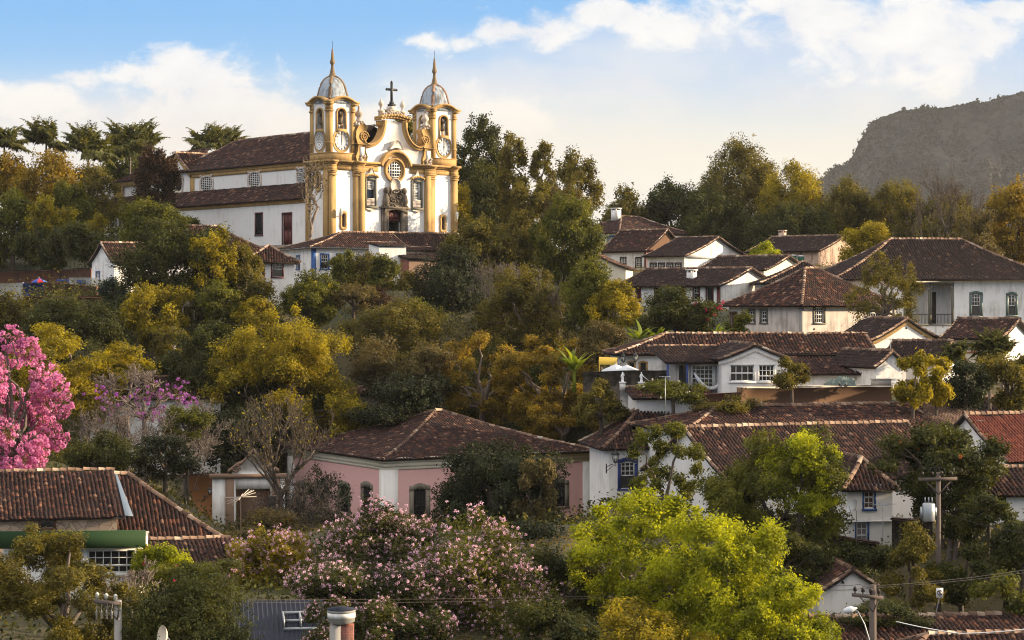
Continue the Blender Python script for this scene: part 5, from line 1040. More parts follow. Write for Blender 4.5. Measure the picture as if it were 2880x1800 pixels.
H('near_tiled_house', 'nearest house showing only its sunlit streaked tile roof in the frame corner', 100, 2385, 3010, 7, 10, 1845, 1960, hips='', rise=1.05, tile='tile_warm', sp=.24)
H('near_low_wing', 'low hipped wing in front of the nearest streaked tile roof', 96, 2545, 2960, 7, 3.2, 1850, 1960, hips='L', rise=.75, tile='tile_warm', sp=.24)
hp = H('pink_house', 'pink walled house with white corners, stone framed arched windows and curved hipped roof', 162, 1085, 1668, 30, 18, 1287, 1500, hips='LR', rise=2.95, wall='pink_plaster', tile='tile_old', oh=.55, sag=.34, frame_w=.36, sp=.25,
       wins=[('front', 1163, 1374, 1198, 1462, 'ga', 'stone'), ('front', 1360, 1368, 1393, 1448, 'ga', 'stone'), ('front', 1557, 1359, 1589, 1425, 'ga', 'stone')] + [('left', a, 1368 - i, b, 1442 - i, 'ga', 'stone') for i, (a, b) in enumerate(((1021, 1043), (957, 980), (897, 919), (839, 860)))])
p_ = MB()
for z0, z1, e in ((-.95, -.72, .08), (-.72, -.38, .18), (-.38, -.02, .40)):
    hp.fbox(p_, 'front', -e, hp.w + e, hp.H + z0, hp.H + z1, .004, e); hp.fbox(p_, 'left', .004, 18, hp.H + z0, hp.H + z1, .004, e); hp.fbox(p_, 'right', .004, 18, hp.H + z0, hp.H + z1, .004, e)
p_.build('cornice', 'cream_plaster', hp.root)
for u_ in (0, hp.w - 1.0):
    p_ = MB(); hp.fbox(p_, 'front', u_ - (.12 if u_ == 0 else 0), u_ + 1.0 + (0 if u_ == 0 else .12), -2.5, hp.H - .95, .004, .12); 
    if u_ == 0: hp.fbox(p_, 'left', .004, .9, -2.5, hp.H - .95, .004, .12)
    p_.build('corner_pilaster', 'clean_white', hp.root)
p_ = MB(); hp.fbox(p_, 'left', 16.8, 18, -2.5, hp.H - .95, .004, .12); p_.build('corner_pilaster', 'clean_white', hp.root)
hl = H('streaked_roof_house', 'house with a long brown and orange streaked tile roof falling to a hip', 117, -70, 640, 17, 10, 1545, 1640, hips='R', rise=3.55, tile='tile_warm', wall='stone', sp=.23, oh=.5, sag=.12)
hl2 = H('rubble_walled_wing', 'wing with a crazy stone wall and black window hole under streaked tiles', 113, -70, 330, 15, 6.6, 1456, 1560, ridge='shed', rise=1.78, tile='tile_warm', wall='rubble', sp=.23, oh=.35, wins=[('front', 116, 1458, 150, 1484, 'd', 'brown_wood')])
p_ = MB(); vs = [(hl2.w + .38, -.4, hl2.H - .02), (hl2.w + .8, -.4, hl2.H - .05), (hl2.w + .5, 6.4, hl2.H + 1.66), (hl2.w + .38, 6.4, hl2.H + 1.7)]; p_.add(vs + [(a, b, c - .05) for a, b, c in vs], [(0, 1, 2, 3), (7, 6, 5, 4), (0, 4, 5, 1), (1, 5, 6, 2)]); p_.build('valley_flashing', 'flash_metal', hl2.root)
H('lower_lean_to_roof', 'dark tiled lean-to below the gutter of the streaked roof', 112.5, 398, 668, 17, 4, 1605, 1660, ridge='shed', rise=1.05, tile='tile_old', wall='stone', sp=.23, oh=.3)
h2_ = H('green_fascia_house', 'white building with a long strip of windows under a flat green fascia', 107, 8, 388, 4, 5, 1532, 1680, noroof=True, wall='clean_white', frame_w=.06, wins=[('front', 124, 1548, 232, 1612, 's', 'white_paint'), ('front', 246, 1547, 378, 1612, 's', 'white_paint')])
p_ = MB(); p_.box(-.1, -.75, h2_.H - .12, h2_.w + .45, -.55, h2_.H + .74); p_.build('fascia', 'green_paint', h2_.root)
p_ = MB(); p_.box(-.05, -.545, h2_.H + .002, h2_.w + .05, 5.1, h2_.H + .1); p_.build('roof', 'concrete', h2_.root)
H('dim_white_house', 'white house lost in shade behind the purple flowering tree', 178, 252, 620, 10, 8, 1117, 1335, hips='LR', rise=1.5, tile='tile_old', wall='clean_white', wins=[('front', 330, 1180, 350, 1240, 'd', 'brown_wood'), ('front', 480, 1180, 500, 1240, 'd', 'brown_wood')])
H('glimpsed_white_house', 'white house glimpsed in gaps of the dark trees above the pink house', 187, 1010, 1245, 10, 6, 1105, 1175, hips='LR', rise=1.3, tile='tile_old', wall='clean_white')
H('canteen', 'low white building with a red edged roof under the white statues', 148, 1790, 2010, 5, 4, 1118, 1150, ridge='shed', rise=.5, tile='tile_warm', wall='clean_white', oh=.3)
hc = H('corrugated_shed', 'shed with a dark blue corrugated roof and a skylight at the bottom of the view', 93, 672, 900, 8, 5.5, 1830, 1960, noroof=True, wall='concrete')
p_ = MB(); n_ = 60; W_ = hc.w + .8
for i in range(n_):
    x0, x1 = -.4 + W_ * i / n_, -.4 + W_ * (i + 1) / n_; za, zb_ = .04 * math.cos(i * 2.1), .04 * math.cos((i + 1) * 2.1)
    p_.add([(x0, -.4, hc.H + za), (x1, -.4, hc.H + zb_), (x1, 5.9, hc.H + 1.35 + zb_), (x0, 5.9, hc.H + 1.35 + za)], [(0, 1, 2, 3)])
p_.build('roof', 'blue_steel', hc.root)
p_ = MB()
for a in (0, .75, 1.5): p_.box(2.0 + a, 2.0, hc.H + .62, 2.06 + a, 4.0, hc.H + 1.1)
for y_ in (2.0, 3.0, 4.0): p_.box(2.0, y_, hc.H + .52 + .22 * (y_ - 2), 3.6, y_ + .06, hc.H + .66 + .22 * (y_ - 2))
p_.build('skylight', 'galvanised', hc.root)
# ---------------------------------------------------------------- the ground sheet, levelled under every house
px_, py_, pz_, pw_ = [list(a) for a in zip(*[((p - CX) / F * d, d, (HY - q) / F * d, 1.0) for p, q, d in GP])]
for x_, y_, z_ in zip([0, 40, -40, 0, 40, -40, 0, 20, -20, 0, -80, 80, 0, -80, 80, 160, -160], [0, 5, 5, 25, 30, 30, 60, 65, 65, 330, 330, 330, 420, 420, 420, 420, 420], [-4, -5, -5, -12, -13, -13, -22, -22, -22, 7, 8, 6, 5, 6, 5, 4, 6]):
    px_.append(x_); py_.append(y_); pz_.append(z_); pw_.append(1.0)
for hh in HOUSES:
    c_, s_ = math.cos(hh.ph), math.sin(hh.ph)
    for u_ in (0, .5, 1):
        for v_ in (-.35, .3, 1.0):
            lx, ly = hh.w * u_, hh.dep * v_; px_.append(hh.A[0] + lx * c_ - ly * s_); py_.append(hh.A[1] + lx * s_ + ly * c_); pz_.append(hh.zb - .2); pw_.append(2.5)
gx, gy, gzv, gw = (np.array(a, float) for a in (px_, py_, pz_, pw_))
def shepard(x, y):
    x = np.asarray(x, float); y = np.asarray(y, float); sh = x.shape; x, y = x.ravel(), y.ravel(); out = np.empty(len(x))
    for i in range(0, len(x), 4000):
        wt = gw * ((x[i:i + 4000, None] - gx) ** 2 + (y[i:i + 4000, None] - gy) ** 2 + 7.0) ** -1.8; out[i:i + 4000] = (wt * gzv).sum(-1) / wt.sum(-1)
    far = np.maximum(np.clip((y - 400) / 500, 0, 1), np.clip((np.abs(x) - 170) / 200, 0, 1)); return (out * (1 - far) - 6.0 * far).reshape(sh)
GXA, GYA = np.arange(-130, 131, 2.0), np.arange(70, 361, 2.0); GX, GY = np.meshgrid(GXA, GYA); GZ = shepard(GX, GY)
def sight(p0, p1, zb):
    global GZ
    k0, k1 = p0[0] / p0[1], p1[0] / p1[1]
    if k1 <= k0: return
    kk = GX / GY; yl = p0[1] + (p1[1] - p0[1]) * np.clip((kk - k0) / (k1 - k0), 0, 1); cap = zb * GY / yl - .12
    GZ = np.where((kk > k0 - .004) & (kk < k1 + .004) & (GY < yl) & (GY > yl - 75) & (GZ > cap), cap, GZ)
for it in range(3):
    for px0, px1, py, d in ((590, 810, 1500, 161), (520, 600, 1400, 166), (60, 290, 890, 215)): sight(at(px0, py, d)[:2], at(px1, py, d)[:2], (HY - py) / F * d)
    for hh in HOUSES:
        X0, Y0 = hh.A; c_, s_ = math.cos(hh.ph), math.sin(hh.ph); cn = [(X0 + u_ * c_ - v_ * s_, Y0 + u_ * s_ + v_ * c_) for u_, v_ in ((0, hh.dep), (0, 0), (hh.w, 0), (hh.w, hh.dep))]
        for p0, p1 in zip(cn, cn[1:]): sight(p0, p1, hh.zb)
        # never above the floor inside the walls
        lx = (GX - X0) * math.cos(hh.ph) + (GY - Y0) * math.sin(hh.ph); ly = -(GX - X0) * math.sin(hh.ph) + (GY - Y0) * math.cos(hh.ph)
        ins = (lx > -1.5) & (lx < hh.w + 1.5) & (ly > -1.5) & (ly < hh.dep + .5); GZ = np.where(ins & (GZ > hh.zb + .1), hh.zb + .1, GZ)
    if it < 2:
        P_ = np.pad(GZ, 1, mode='edge'); GZ = (P_[1:-1, 1:-1] * 2 + P_[:-2, 1:-1] + P_[2:, 1:-1] + P_[1:-1, :-2] + P_[1:-1, 2:]) / 6
def ground_arr(x, y):
    x = np.asarray(x, float); y = np.asarray(y, float); fx = np.clip((x + 130) / 2, 0, GX.shape[1] - 1.001); fy = np.clip((y - 70) / 2, 0, GX.shape[0] - 1.001); i, j = fx.astype(int), fy.astype(int); a, b = fx - i, fy - j
    return (GZ[j, i] * (1 - a) + GZ[j, i + 1] * a) * (1 - b) + (GZ[j + 1, i] * (1 - a) + GZ[j + 1, i + 1] * a) * b
def ground(x, y): return float(ground_arr(np.array([x]), np.array([y]))[0])
ys = np.concatenate([np.arange(-40, 69, 6.5), GYA, np.geomspace(368, 5600, 26)]); xs = np.concatenate([-np.geomspace(134, 4400, 20)[::-1], GXA, np.geomspace(134, 4400, 20)])
X, Y = np.meshgrid(xs, ys); Z = shepard(X, Y); inn = (np.abs(X) <= 130) & (Y >= 70) & (Y <= 360); Z[inn] = GZ.ravel()
nx = len(xs); q = (np.arange(len(ys) - 1)[:, None] * nx + np.arange(nx - 1)[None, :]).ravel()
g = MB(); g.quads(np.stack([X, Y, Z], -1).reshape(-1, 3), np.stack([q, q + 1, q + nx + 1, q + nx], -1)); tag(g.build('ground', 'ground', smooth=True), kind='structure')
# ---------------------------------------------------------------- walls, poles, signs and small things
def wall_run(name, label, pxa, da, pxb, db, yt_a, yt_b, hgt, mname, th=.25, capm=None, cat='wall'):
    a, b = at(pxa, yt_a, da), at(pxb, yt_b, db); u = Vector((b.x - a.x, b.y - a.y, 0)); L = u.length; t_ = thing(name, label, cat, (a.x, a.y, min(a.z, b.z) - hgt), math.atan2(u.y, u.x))
    m_ = MB(); za, zb_ = a.z - t_.location.z, b.z - t_.location.z; N = max(1, int(L / 1.2)); o = []
    for i in range(N + 1): o.append((L * i / N, za + (zb_ - za) * i / N + (random.uniform(-.04, .04) if 0 < i < N else 0)))
    m_.prism(o + [(L, -1.2), (0, -1.2)], 0, th); m_.build('wall', mname, t_)
    if capm:
        m_ = MB(); m_.prism([(x_, z_ + .004) for x_, z_ in o] + [(x_, z_ + .12) for x_, z_ in o[::-1]], -.12, th + .12); m_.build('coping', capm, t_)
    return t_
random.seed(3)
wall_run('yard_wall', 'long terracotta brick wall along the back of the yard under the wooded slope', -30, 243, 256, 236, 766, 757, 2.6, 'brick', capm='tile_dark')
wall_run('yard_wall', 'short orange wall stepping down beside the slit windowed gabled house', 120, 224, 272, 219, 792, 806, 2.2, 'brick')
wall_run('yard_wall', 'front retaining brick wall of the yard, above the domed tree', 70, 216, 285, 214, 836, 838, 3.2, 'brick', capm='brick')
wall_run('yard_wall', 'whitewashed wall at the frame edge beside the dark blue gate', -20, 222, 64, 221, 797, 795, 2.2, 'white_plaster')
wall_run('yard_gate', 'dark blue sheet gate hung in the yard wall', 64, 221, 124, 221, 796, 796, 1.6, 'dark_blue', .08, cat='gate')
wall_run('outhouse', 'grey outhouse with a blue shutter against the slit windowed gabled house', 194, 229, 257, 227, 781, 781, 2.2, 'white_plaster', 2.0, cat='outhouse')
p_ = MB(); a = at(216, 790, 226.8); p_.box(a.x, a.y - .1, a.z - .6, a.x + .95, a.y, a.z + .1); tag(p_.build('shutter', 'dark_blue'), 'blue shutter on the grey outhouse', 'shutter')
wall_run('terrace_wall', 'reddish brown earth wall with a pale flat coping above the long tiled roof', 2085, 147.8, 2508, 155.5, 1092, 1088, 1.2, 'earth', .5, capm='cream_render')
wall_run('terrace_wall', 'low crumbling brick wall beside the reddish brown earth wall', 1955, 148, 2084, 147.5, 1112, 1103, .9, 'brick', .4)
wall_run('garden_wall', 'dark mossy stone wall behind the white statues', 1640, 157, 1898, 155, 1046, 1040, 1.0, 'mossy_stone', .4)
wall_run('garden_wall', 'dark stone terrace wall under the white house with the propped windows', 1745, 152.5, 1990, 151.5, 1086, 1086, .5, 'clean_white', .25)
wall_run('street_wall', 'dark weathered wall with a tiled coping running down from the bay house', 2508, 123, 2612, 121, 1462, 1472, 2.4, 'mossy_stone', .35, capm='tile_warm')
wall_run('street_wall', 'tile topped garden wall under the blue door of the bay house', 2330, 121, 2470, 120, 1508, 1532, 1.2, 'mossy_stone', .3, capm='tile_warm')
wall_run('street_wall', 'reddish shaded wall behind the leaning tree trunks', 2650, 119, 2800, 117, 1510, 1560, 1.6, 'brown_plaster', .3)
wall_run('orange_wall', 'orange rendered wall beside the chapel gate', 528, 166, 597, 165, 1338, 1334, 3.0, 'pale_brown', .3, capm='tile_dark')
# water tanks, sheeting
for i, (x0, x1, y0, d, lb) in enumerate(((2208, 2241, 716, 262, 'larger of two green water tanks by the stained gable house'), (2243, 2262, 718, 263, 'smaller green water tank tucked behind the larger one'))):
    a, b = at((x0 + x1) / 2, y0, d), (x1 - x0) / 2 / F * d; t_ = thing('water_tank', lb, 'water tank', (a.x, a.y, a.z - 1.3), 0, 'green water tanks'); m_ = MB(); m_.lathe([(b * .9, -2.0), (b, .1), (b, 1.1), (b * .95, 1.15)], 0, 0, 14); m_.build('tank', 'tank_green', t_, True); m_ = MB(); m_.lathe([(b * 1.06, 1.12), (b * 1.06, 1.2), (b * .5, 1.3), (.05, 1.32)], 0, 0, 14); m_.build('lid', 'galvanised', t_)
a = at(2480, 1068, 155.3); t_ = MB(); t_.box(-.6, 0, -.42, .6, .6, -.38); [t_.box(*b_) for b_ in ((-.68, -.04, -.4, .68, 0, 0), (-.68, .6, -.4, .68, .64, 0), (-.68, 0, -.4, -.6, .6, 0), (.6, 0, -.4, .68, .6, 0), (-.74, -.1, 0, .74, .03, .07), (-.74, .57, 0, .74, .7, .07))]; tag(t_.build('trough', 'concrete', None, loc=tuple(a)), 'grey concrete trough standing on the end of the earth wall', 'trough')
rs = np.random.RandomState(5); u_, v_ = np.meshgrid(np.linspace(0, 1, 26), np.linspace(0, 1, 12)); a = at(2322, 1087, 152.6); hz_ = .55 * (1 - np.abs(2 * u_ - 1.25) ** 1.5 * .6) * np.sin(v_ * 3.14) ** .6 + .55 * fbm(u_ * 60, v_ * 30, 31, 4, .35); q = np.arange(25)[None, :] + 26 * np.arange(11)[:, None]; q = q.ravel()
m_ = MB(); m_.quads(np.stack([u_ * 2.2, v_ * 1.4, np.maximum(hz_, 0)], -1).reshape(-1, 3), np.stack([q, q + 1, q + 27, q + 26], -1)); tag(m_.build('tarpaulin', 'tarp', None, loc=tuple(a)), 'crumpled grey green tarpaulin heaped on the earth wall', 'tarpaulin')
# parasols, statues
def parasol(name, label, px, py, d, r, mats, pole=2.2, group=None, cat='parasol'):
    a = at(px, py, d); t_ = thing(name, label, cat, (a.x, a.y, a.z - pole), 0, group); m_ = MB(); n = 8; top = (0, 0, pole); rim = [(r * math.cos(6.283 * i / n), r * math.sin(6.283 * i / n), pole - r * .42) for i in range(n)]
    for i in range(n):
        p, q_ = rim[i], rim[(i + 1) % n]; m_.add([top, p, q_, (p[0], p[1], p[2] - .15), (q_[0], q_[1], q_[2] - .15)], [(0, 1, 2), (1, 3, 4, 2)], i % len(mats))
    m_.build('canopy', mats, t_); m_ = MB(); m_.tube([(0, 0, -1.5), (0, 0, pole + .15)], .03, 6); m_.build('pole', 'galvanised', t_)
parasol('parasol', 'white parasol at the mossy garden wall, overlapped by its twin', 1732, 1024, 160, 1.05, ['umbrella_white'], group='white parasols')
parasol('parasol', 'white parasol in front of the small ochre arch of the restaurant', 1763, 1026, 158.5, 1.05, ['umbrella_white'], group='white parasols')
parasol('sun_umbrella', 'red and blue sun umbrella behind the dark blue yard gate', 110, 782, 232, .85, ['awning_red', 'awning_blue'], 1.6)
m_ = MB(); a = at(160, 787, 232); m_.box(0, 0, 0, 1.3, 1.2, .12); m_.box(.05, .1, -1.6, .1, .15, 0); m_.box(1.2, .1, -1.6, 1.25, .15, 0); tag(m_.build('table', 'awning_blue', None, loc=(a.x, a.y, a.z - .1)), 'bright blue topped table in the brick yard', 'table')
m_ = MB(); a = at(1684, 1016, 162); m_.add([(0, 0, 0), (1.35, .2, 0), (1.5, 1.2, .25), (.1, 1.2, .3), (0, 0, -.25), (1.35, .2, -.3)], [(0, 1, 2, 3), (0, 4, 5, 1)]); m_.tube([(.1, 1.2, .3), (.1, 1.2, -2)], .04, 5); m_.tube([(1.35, .2, 0), (1.35, .2, -2)], .04, 5); tag(m_.build('awning', 'yellow_canvas', None, loc=tuple(a)), 'small yellow canvas awning beside the white parasols', 'awning')
for i, (px, y0, y1, lb) in enumerate(((1751, 1046, 1085, 'white garden statue with raised arm on the mossy wall end, below the parasols'), (1804, 1047, 1085, 'white garden statue leaning a staff aside, standing between its two fellows'), (1905, 1047, 1085, 'white garden statue standing straight in front of the dark lattice veranda'))):
    d = 151.8; a = at(px, y1, d); hh = (y1 - y0) / F * d; t_ = thing('statue', lb, 'statue', tuple(a), 0, 'white garden statues'); m_ = MB(); k_ = hh * .72; z0 = hh * .28
    m_.lathe([(k_ * r_, z0 + k_ * z_) for r_, z_ in ((.16, 0), (.15, .1), (.115, .3), (.125, .45), (.10, .55), (.135, .72), (.12, .8), (.05, .83), (.05, .86), (.075, .9), (.075, .95), (.04, 1.0))], 0, 0, 10)
    if i == 0: m_.tube([(.1 * k_, 0, z0 + .76 * k_), (.2 * k_, -.05, z0 + .62 * k_), (.1 * k_, -.12, z0 + .9 * k_)], .035 * k_, 6)
    elif i == 1: m_.tube([(.1 * k_, 0, z0 + .76 * k_), (.2 * k_, -.05, z0 + .55 * k_)], .04 * k_, 6); m_.tube([(.15 * k_, -.08, z0 + .62 * k_), (.75 * k_, -.1, z0 + .15 * k_)], .03 * k_, 5)
    else: m_.tube([(.12 * k_, 0, z0 + .76 * k_), (.19 * k_, -.02, z0 + .5 * k_)], .035 * k_, 6)
    m_.tube([(-.12 * k_, 0, z0 + .76 * k_), (-.17 * k_, -.04, z0 + .5 * k_), (-.1 * k_, -.1, z0 + .45 * k_)], .035 * k_, 6); m_.build('figure', 'statue_white', t_, True); m_ = MB(); m_.box(-.2, -.2, -.3, .2, .2, z0 - .08); m_.box(-.25, -.25, z0 - .08, .25, .25, z0); m_.build('pedestal', 'clean_white', t_)
for px, y0, y1, d, w_, mname, lb in ((490, 920, 968, 198, .26, 'concrete', 'grey stone cross rising from the treetops below the yard'), (743, 868, 903, 203, .30, 'dark_wood', 'dark wooden cross in front of the narrow white house')):
    a = at(px, y1, d); hh = (y1 - y0) / F * d; m_ = MB(); m_.box(-w_ / 2, -w_ / 2, -2.5, w_ / 2, w_ / 2, hh); z_ = hh * .62; m_.box(-.5 * hh * .62, -w_ / 2 + .003, z_, .5 * hh * .62, w_ / 2 - .003, z_ + w_); tag(m_.build('cross', mname, None, loc=tuple(a)), lb, 'cross')
m_ = MB(); a = at(530, 862, 206); m_.box(-.75, 0, 0, .75, .06, .58); m_.box(-.6, .06, -1.5, -.5, .14, .5); m_.box(.5, .06, -1.5, .6, .14, .5); tag(m_.build('board', 'cream_render', None, loc=tuple(a)), 'blank pale board on posts among the bushes below the big dark tree', 'board')
# lanterns on walls
def lantern(label, px, py, d, k_=1.0, sd=1, group='wall lanterns'):
    a = at(px, py, d); t_ = thing('wall_lantern', label, 'lantern', tuple(a), 0, group); m_ = MB(); m_.box(-.62 * k_ * sd - .04, -.04, -.75 * k_, -.62 * k_ * sd + .04, .04, -.1 * k_); m_.tube([(-.62 * k_ * sd, 0, -.35 * k_), (-.3 * k_ * sd, 0, -.15 * k_), (0, 0, -.22 * k_), (0, 0, 0)], .025, 5); m_.tube([(-.62 * k_ * sd, 0, -.65 * k_), (-.2 * k_ * sd, 0, -.25 * k_)], .02, 5)
    for i in range(6): an = 6.283 * i / 6; m_.tube([(.13 * k_ * math.cos(an), .13 * k_ * math.sin(an), 0), (.25 * k_ * math.cos(an), .25 * k_ * math.sin(an), .5 * k_)], .018, 4)
    m_.lathe([(.29 * k_, .5 * k_), (.27 * k_, .55 * k_), (.13 * k_, .72 * k_), (.06 * k_, .75 * k_), (.05 * k_, .88 * k_), (.01, .95 * k_)], 0, 0, 6); m_.lathe([(.05 * k_, -.06 * k_), (.14 * k_, 0), (.14 * k_, .02)], 0, 0, 6); m_.build('cage', 'iron', t_); m_ = MB(); m_.lathe([(.11 * k_, .02), (.22 * k_, .48 * k_)], 0, 0, 6); m_.build('glass', 'lamp_glass', t_)
lantern('black iron bracket lantern beside the deep blue arched window', 1731, 1300, 144.2, 1.0)
lantern('black lantern on the restaurant wall nearest the brown shrub', 1753, 1018, 164.2, .8); lantern('black lantern between the two little ochre arches of the restaurant', 1787, 1016, 164.2, .8)
lantern('lantern on the orange wall beside the chapel gate', 590, 1390, 164.3, .7)
# antennas and dishes
def yagi(label, px, yt, yb, d, L, n, rz=.2, boom=None, group='television aerials', mname='galvanised'):
    a = at(px, yb, d); hh = (yb - yt) / F * d; t_ = thing('aerial', label, 'aerial', tuple(a), rz, group); m_ = MB(); m_.tube([(0, 0, -1), (0, 0, hh)], .022, 5); m_.build('mast', mname, t_); m_ = MB(); b = boom or L * .8; m_.tube([(-b / 2, 0, hh), (b / 2, 0, hh)], .018, 4)
    for i in range(n): x_ = -b / 2 + b * i / max(1, n - 1); l_ = L * (.35 + .15 * math.cos(i)); m_.tube([(x_, -l_, hh + .02), (x_, l_, hh + .02)], .013, 4)
    m_.build('elements', mname, t_)
yagi('thin tall aerial over the lattice windowed gable', 1871, 1060, 1140, 141, .8, 4); yagi('thin aerial on a mast in front of the ochre edged gable', 2505, 954, 1030, 165, 1.6, 6, 1.2)
yagi('aerial on the ridge beside the bright red tile roof', 2746, 1182, 1212, 134, 1.0, 5, 1.1); yagi('aerial on a thin mast in front of the bay house', 2483, 1419, 1535, 119, 1.2, 7, .9)
a = at(677, 1500, 128); t_ = thing('aerial', 'star shaped orange aerial on a thin mast in front of the chapel gate', 'aerial', tuple(a), .3, 'television aerials'); hh = 102 / F * 128; m_ = MB(); m_.tube([(0, 0, -1), (0, 0, hh)], .02, 5); m_.build('mast', 'pole_wood', t_); m_ = MB()
for i in range(7): an = math.pi * i / 7; m_.tube([(-.95 * math.cos(an), -.6 * math.sin(an), hh - .45 * math.sin(an * 2.1)), (.95 * math.cos(an), .6 * math.sin(an), hh + .45 * math.sin(an * 2.1))], .02, 4)
m_.build('elements', 'pale_ornament', t_)
def dish(label, px, py, d, r, aim, mast=2.5, mname='umbrella_white'):
    a = at(px, py, d); t_ = thing('satellite_dish', label, 'satellite dish', tuple(a), 0, None); m_ = MB(); av = Vector(aim).normalized(); s1 = av.cross(Vector((0, 0, 1))).normalized(); s2 = s1.cross(av); vs = []; 
    for i in range(5):
        for j in range(16): rr = r * (i + .02) / 4; vs.append(tuple(av * (.5 * rr * rr / r) + s1 * (rr * math.cos(6.283 * j / 16)) + s2 * (rr * math.sin(6.283 * j / 16))))
    m_.add(vs, [(i * 16 + j, i * 16 + (j + 1) % 16, (i + 1) * 16 + (j + 1) % 16, (i + 1) * 16 + j) for i in range(4) for j in range(16)]); m_.build('reflector', mname, t_, True); m_ = MB(); m_.tube([tuple(-s2 * r * .9), tuple(av * r * .9 - s2 * r * .2)], .02, 4); m_.tube([(0, 0, 0), (.3 * r, .1, -.2), (.3 * r, .1, -mast)], .025, 5); m_.build('mount', 'galvanised', t_)
dish('white satellite dish seen edge on beside the brown paned window', 2403, 1428, 119, .42, (-.8, -.35, .6)); dish('pale weathered dish on a mast in front of the dark clipped bush', 469, 1790, 88, .45, (-.75, -.5, .15), 3, 'cream_render')
# poles, wires, lamp, sign
def pole(label, px, yt, d, base_z, r, arm=None, mname='pole_wood', group='power poles', armz=.35, ins=4):
    a = at(px, yt, d); t_ = thing('power_pole', label, 'power pole', (a.x, a.y, base_z), 0, group); hh = a.z - base_z; m_ = MB(); m_.tube([(0, 0, -1), (0, 0, hh * .5), (0, 0, hh)], [r * 1.35, r * 1.15, r], 10); m_.build('pole', mname, t_)
    if arm:
        x0, x1, dz = arm; m_ = MB(); z_ = hh - armz; vs = [(x_, y_, z_ + k_ + (dz * (x_ - x0) / (x1 - x0))) for x_ in (x0, x1) for y_ in (-.07 - r, -r + .05) for k_ in (0, .16)]; m_.add(vs, [(0, 1, 3, 2), (4, 6, 7, 5), (0, 4, 5, 1), (2, 3, 7, 6), (0, 2, 6, 4), (1, 5, 7, 3)]); m_.tube([(0, -r, z_ - .7), (x0 * .7, -r, z_ + .05)], .03, 4); m_.tube([(0, -r, z_ - .7), (x1 * .7, -r, z_ + .05)], .03, 4); m_.build('crossarm', 'pole_wood', t_)
        for i in range(ins):
            x_ = x0 + (x1 - x0) * (i + .4) / ins; m_ = MB(); zz = z_ + .16 + dz * (x_ - x0) / (x1 - x0); m_.lathe([(.03, zz), (.03, zz + .08), (.09, zz + .1), (.07, zz + .2), (.09, zz + .24), (.02, zz + .32)], x_, -r - .01, 8); m_.build('insulator', 'dark_wood' if mname == 'pole_wood' else 'lamp_glass', t_)
    return t_, hh
pl, hh = pole('grey concrete power pole with drooping insulators in front of the airy olive tree', 332, 1688, 90, -22, .15, (-1.0, .15, -.12), 'concrete', armz=.1, ins=3)
for i in range(4): m_ = MB(); x_ = -.85 + i * .22; m_.lathe([(.01, hh - .75), (.04, hh - .72), (.03, hh - .62), (.05, hh - .6), (.03, hh - .5), (.05, hh - .47), (.01, hh - .35)], x_, -.3 - .04 * i, 8); m_.tube([(x_, -.2, hh - .1), (x_, -.3 - .04 * i, hh - .36)], .01, 4); m_.build('hanging_insulator', 'concrete', pl)
pl, hh = pole('tall grey power pole carrying a transformer beside the dark flowering tree', 2639, 1328, 111, -17.5, .12, (-1.05, .95, .05), 'pole_wood', armz=.45)
m_ = MB(); m_.lathe([(.30, hh - 2.55), (.33, hh - 2.5), (.33, hh - 1.65), (.28, hh - 1.6)], -.52, -.1, 14); m_.box(-.95, -.2, hh - 2.4, -.84, 0, hh - 1.8); m_.box(-.3, -.12, hh - 2.3, -.1, -.02, hh - 1.8)
for i in range(3): m_.tube([(-.7 + i * .18, -.1, hh - 1.6), (-.7 + i * .18, -.1, hh - 1.3)], .035, 5)
m_.build('transformer', 'galvanised', pl)
m_ = MB()
for i in range(4): x_ = -.95 + i * .25; m_.tube([(x_, -.2, hh - .1), (x_ + .15, -.2, hh + .28), (x_ + .45, -.2, hh + .2), (x_ + .6, -.2, hh - .2)], .012, 4)
m_.build('jumper_wire', 'iron', pl)
pole('short dark wooden power pole in front of the little white shed', 2455, 1645, 97, -20, .15, (-.98, .45, -.15), 'pole_wood', armz=.5, ins=4)
def wire(label, pts, sag=.25, r=.008, group='overhead wires', mname='pole_wood'):
    P_ = [at(*p) for p in pts]; out = []
    for a, b in zip(P_, P_[1:]):
        for i in range(16): t_ = i / 16; p = a.lerp(b, t_); p.z -= sag * 4 * t_ * (1 - t_); out.append(tuple(p))
    out.append(tuple(P_[-1])); m_ = MB(); m_.tube(out, r, 4); tag(m_.build('wire', mname), label, 'wire', group)
wire('upper overhead wire crossing in front of the lilac trees', [(345, 1681, 90), (1700, 1676, 104)], .12); wire('lower overhead wire crossing in front of the lilac trees', [(350, 1688, 90), (1690, 1682, 104)], .16)
wire('wire running off from the transformer pole to the frame edge', [(2643, 1434, 110.8), (2900, 1500, 104)], .2, .012, mname='iron')
wire('upper wire between the short wooden pole and the transformer pole', [(2300, 1640, 104), (2420, 1643, 97), (2455, 1648, 97), (2900, 1600, 104)], .1, .011, mname='iron'); wire('lower wire sagging past the little white shed gable', [(2280, 1652, 104), (2425, 1655, 97), (2900, 1608, 104)], .1, .011, mname='iron')
wire('white twisted cable hanging over the nearest tile roof', [(2520, 1748, 94), (2700, 1782, 94), (2900, 1768, 94)], .04, .022, mname='umbrella_white')
a = at(2448, 1800, 96); t_ = thing('street_lamp', 'white street lamp on a curved arm beside the short wooden pole', 'street lamp', (a.x, a.y, -20), 0); m_ = MB(); zt = at(2400, 1718, 96).z + 20; xx = (2400 - 2448) / F * 96; za = a.z + 20
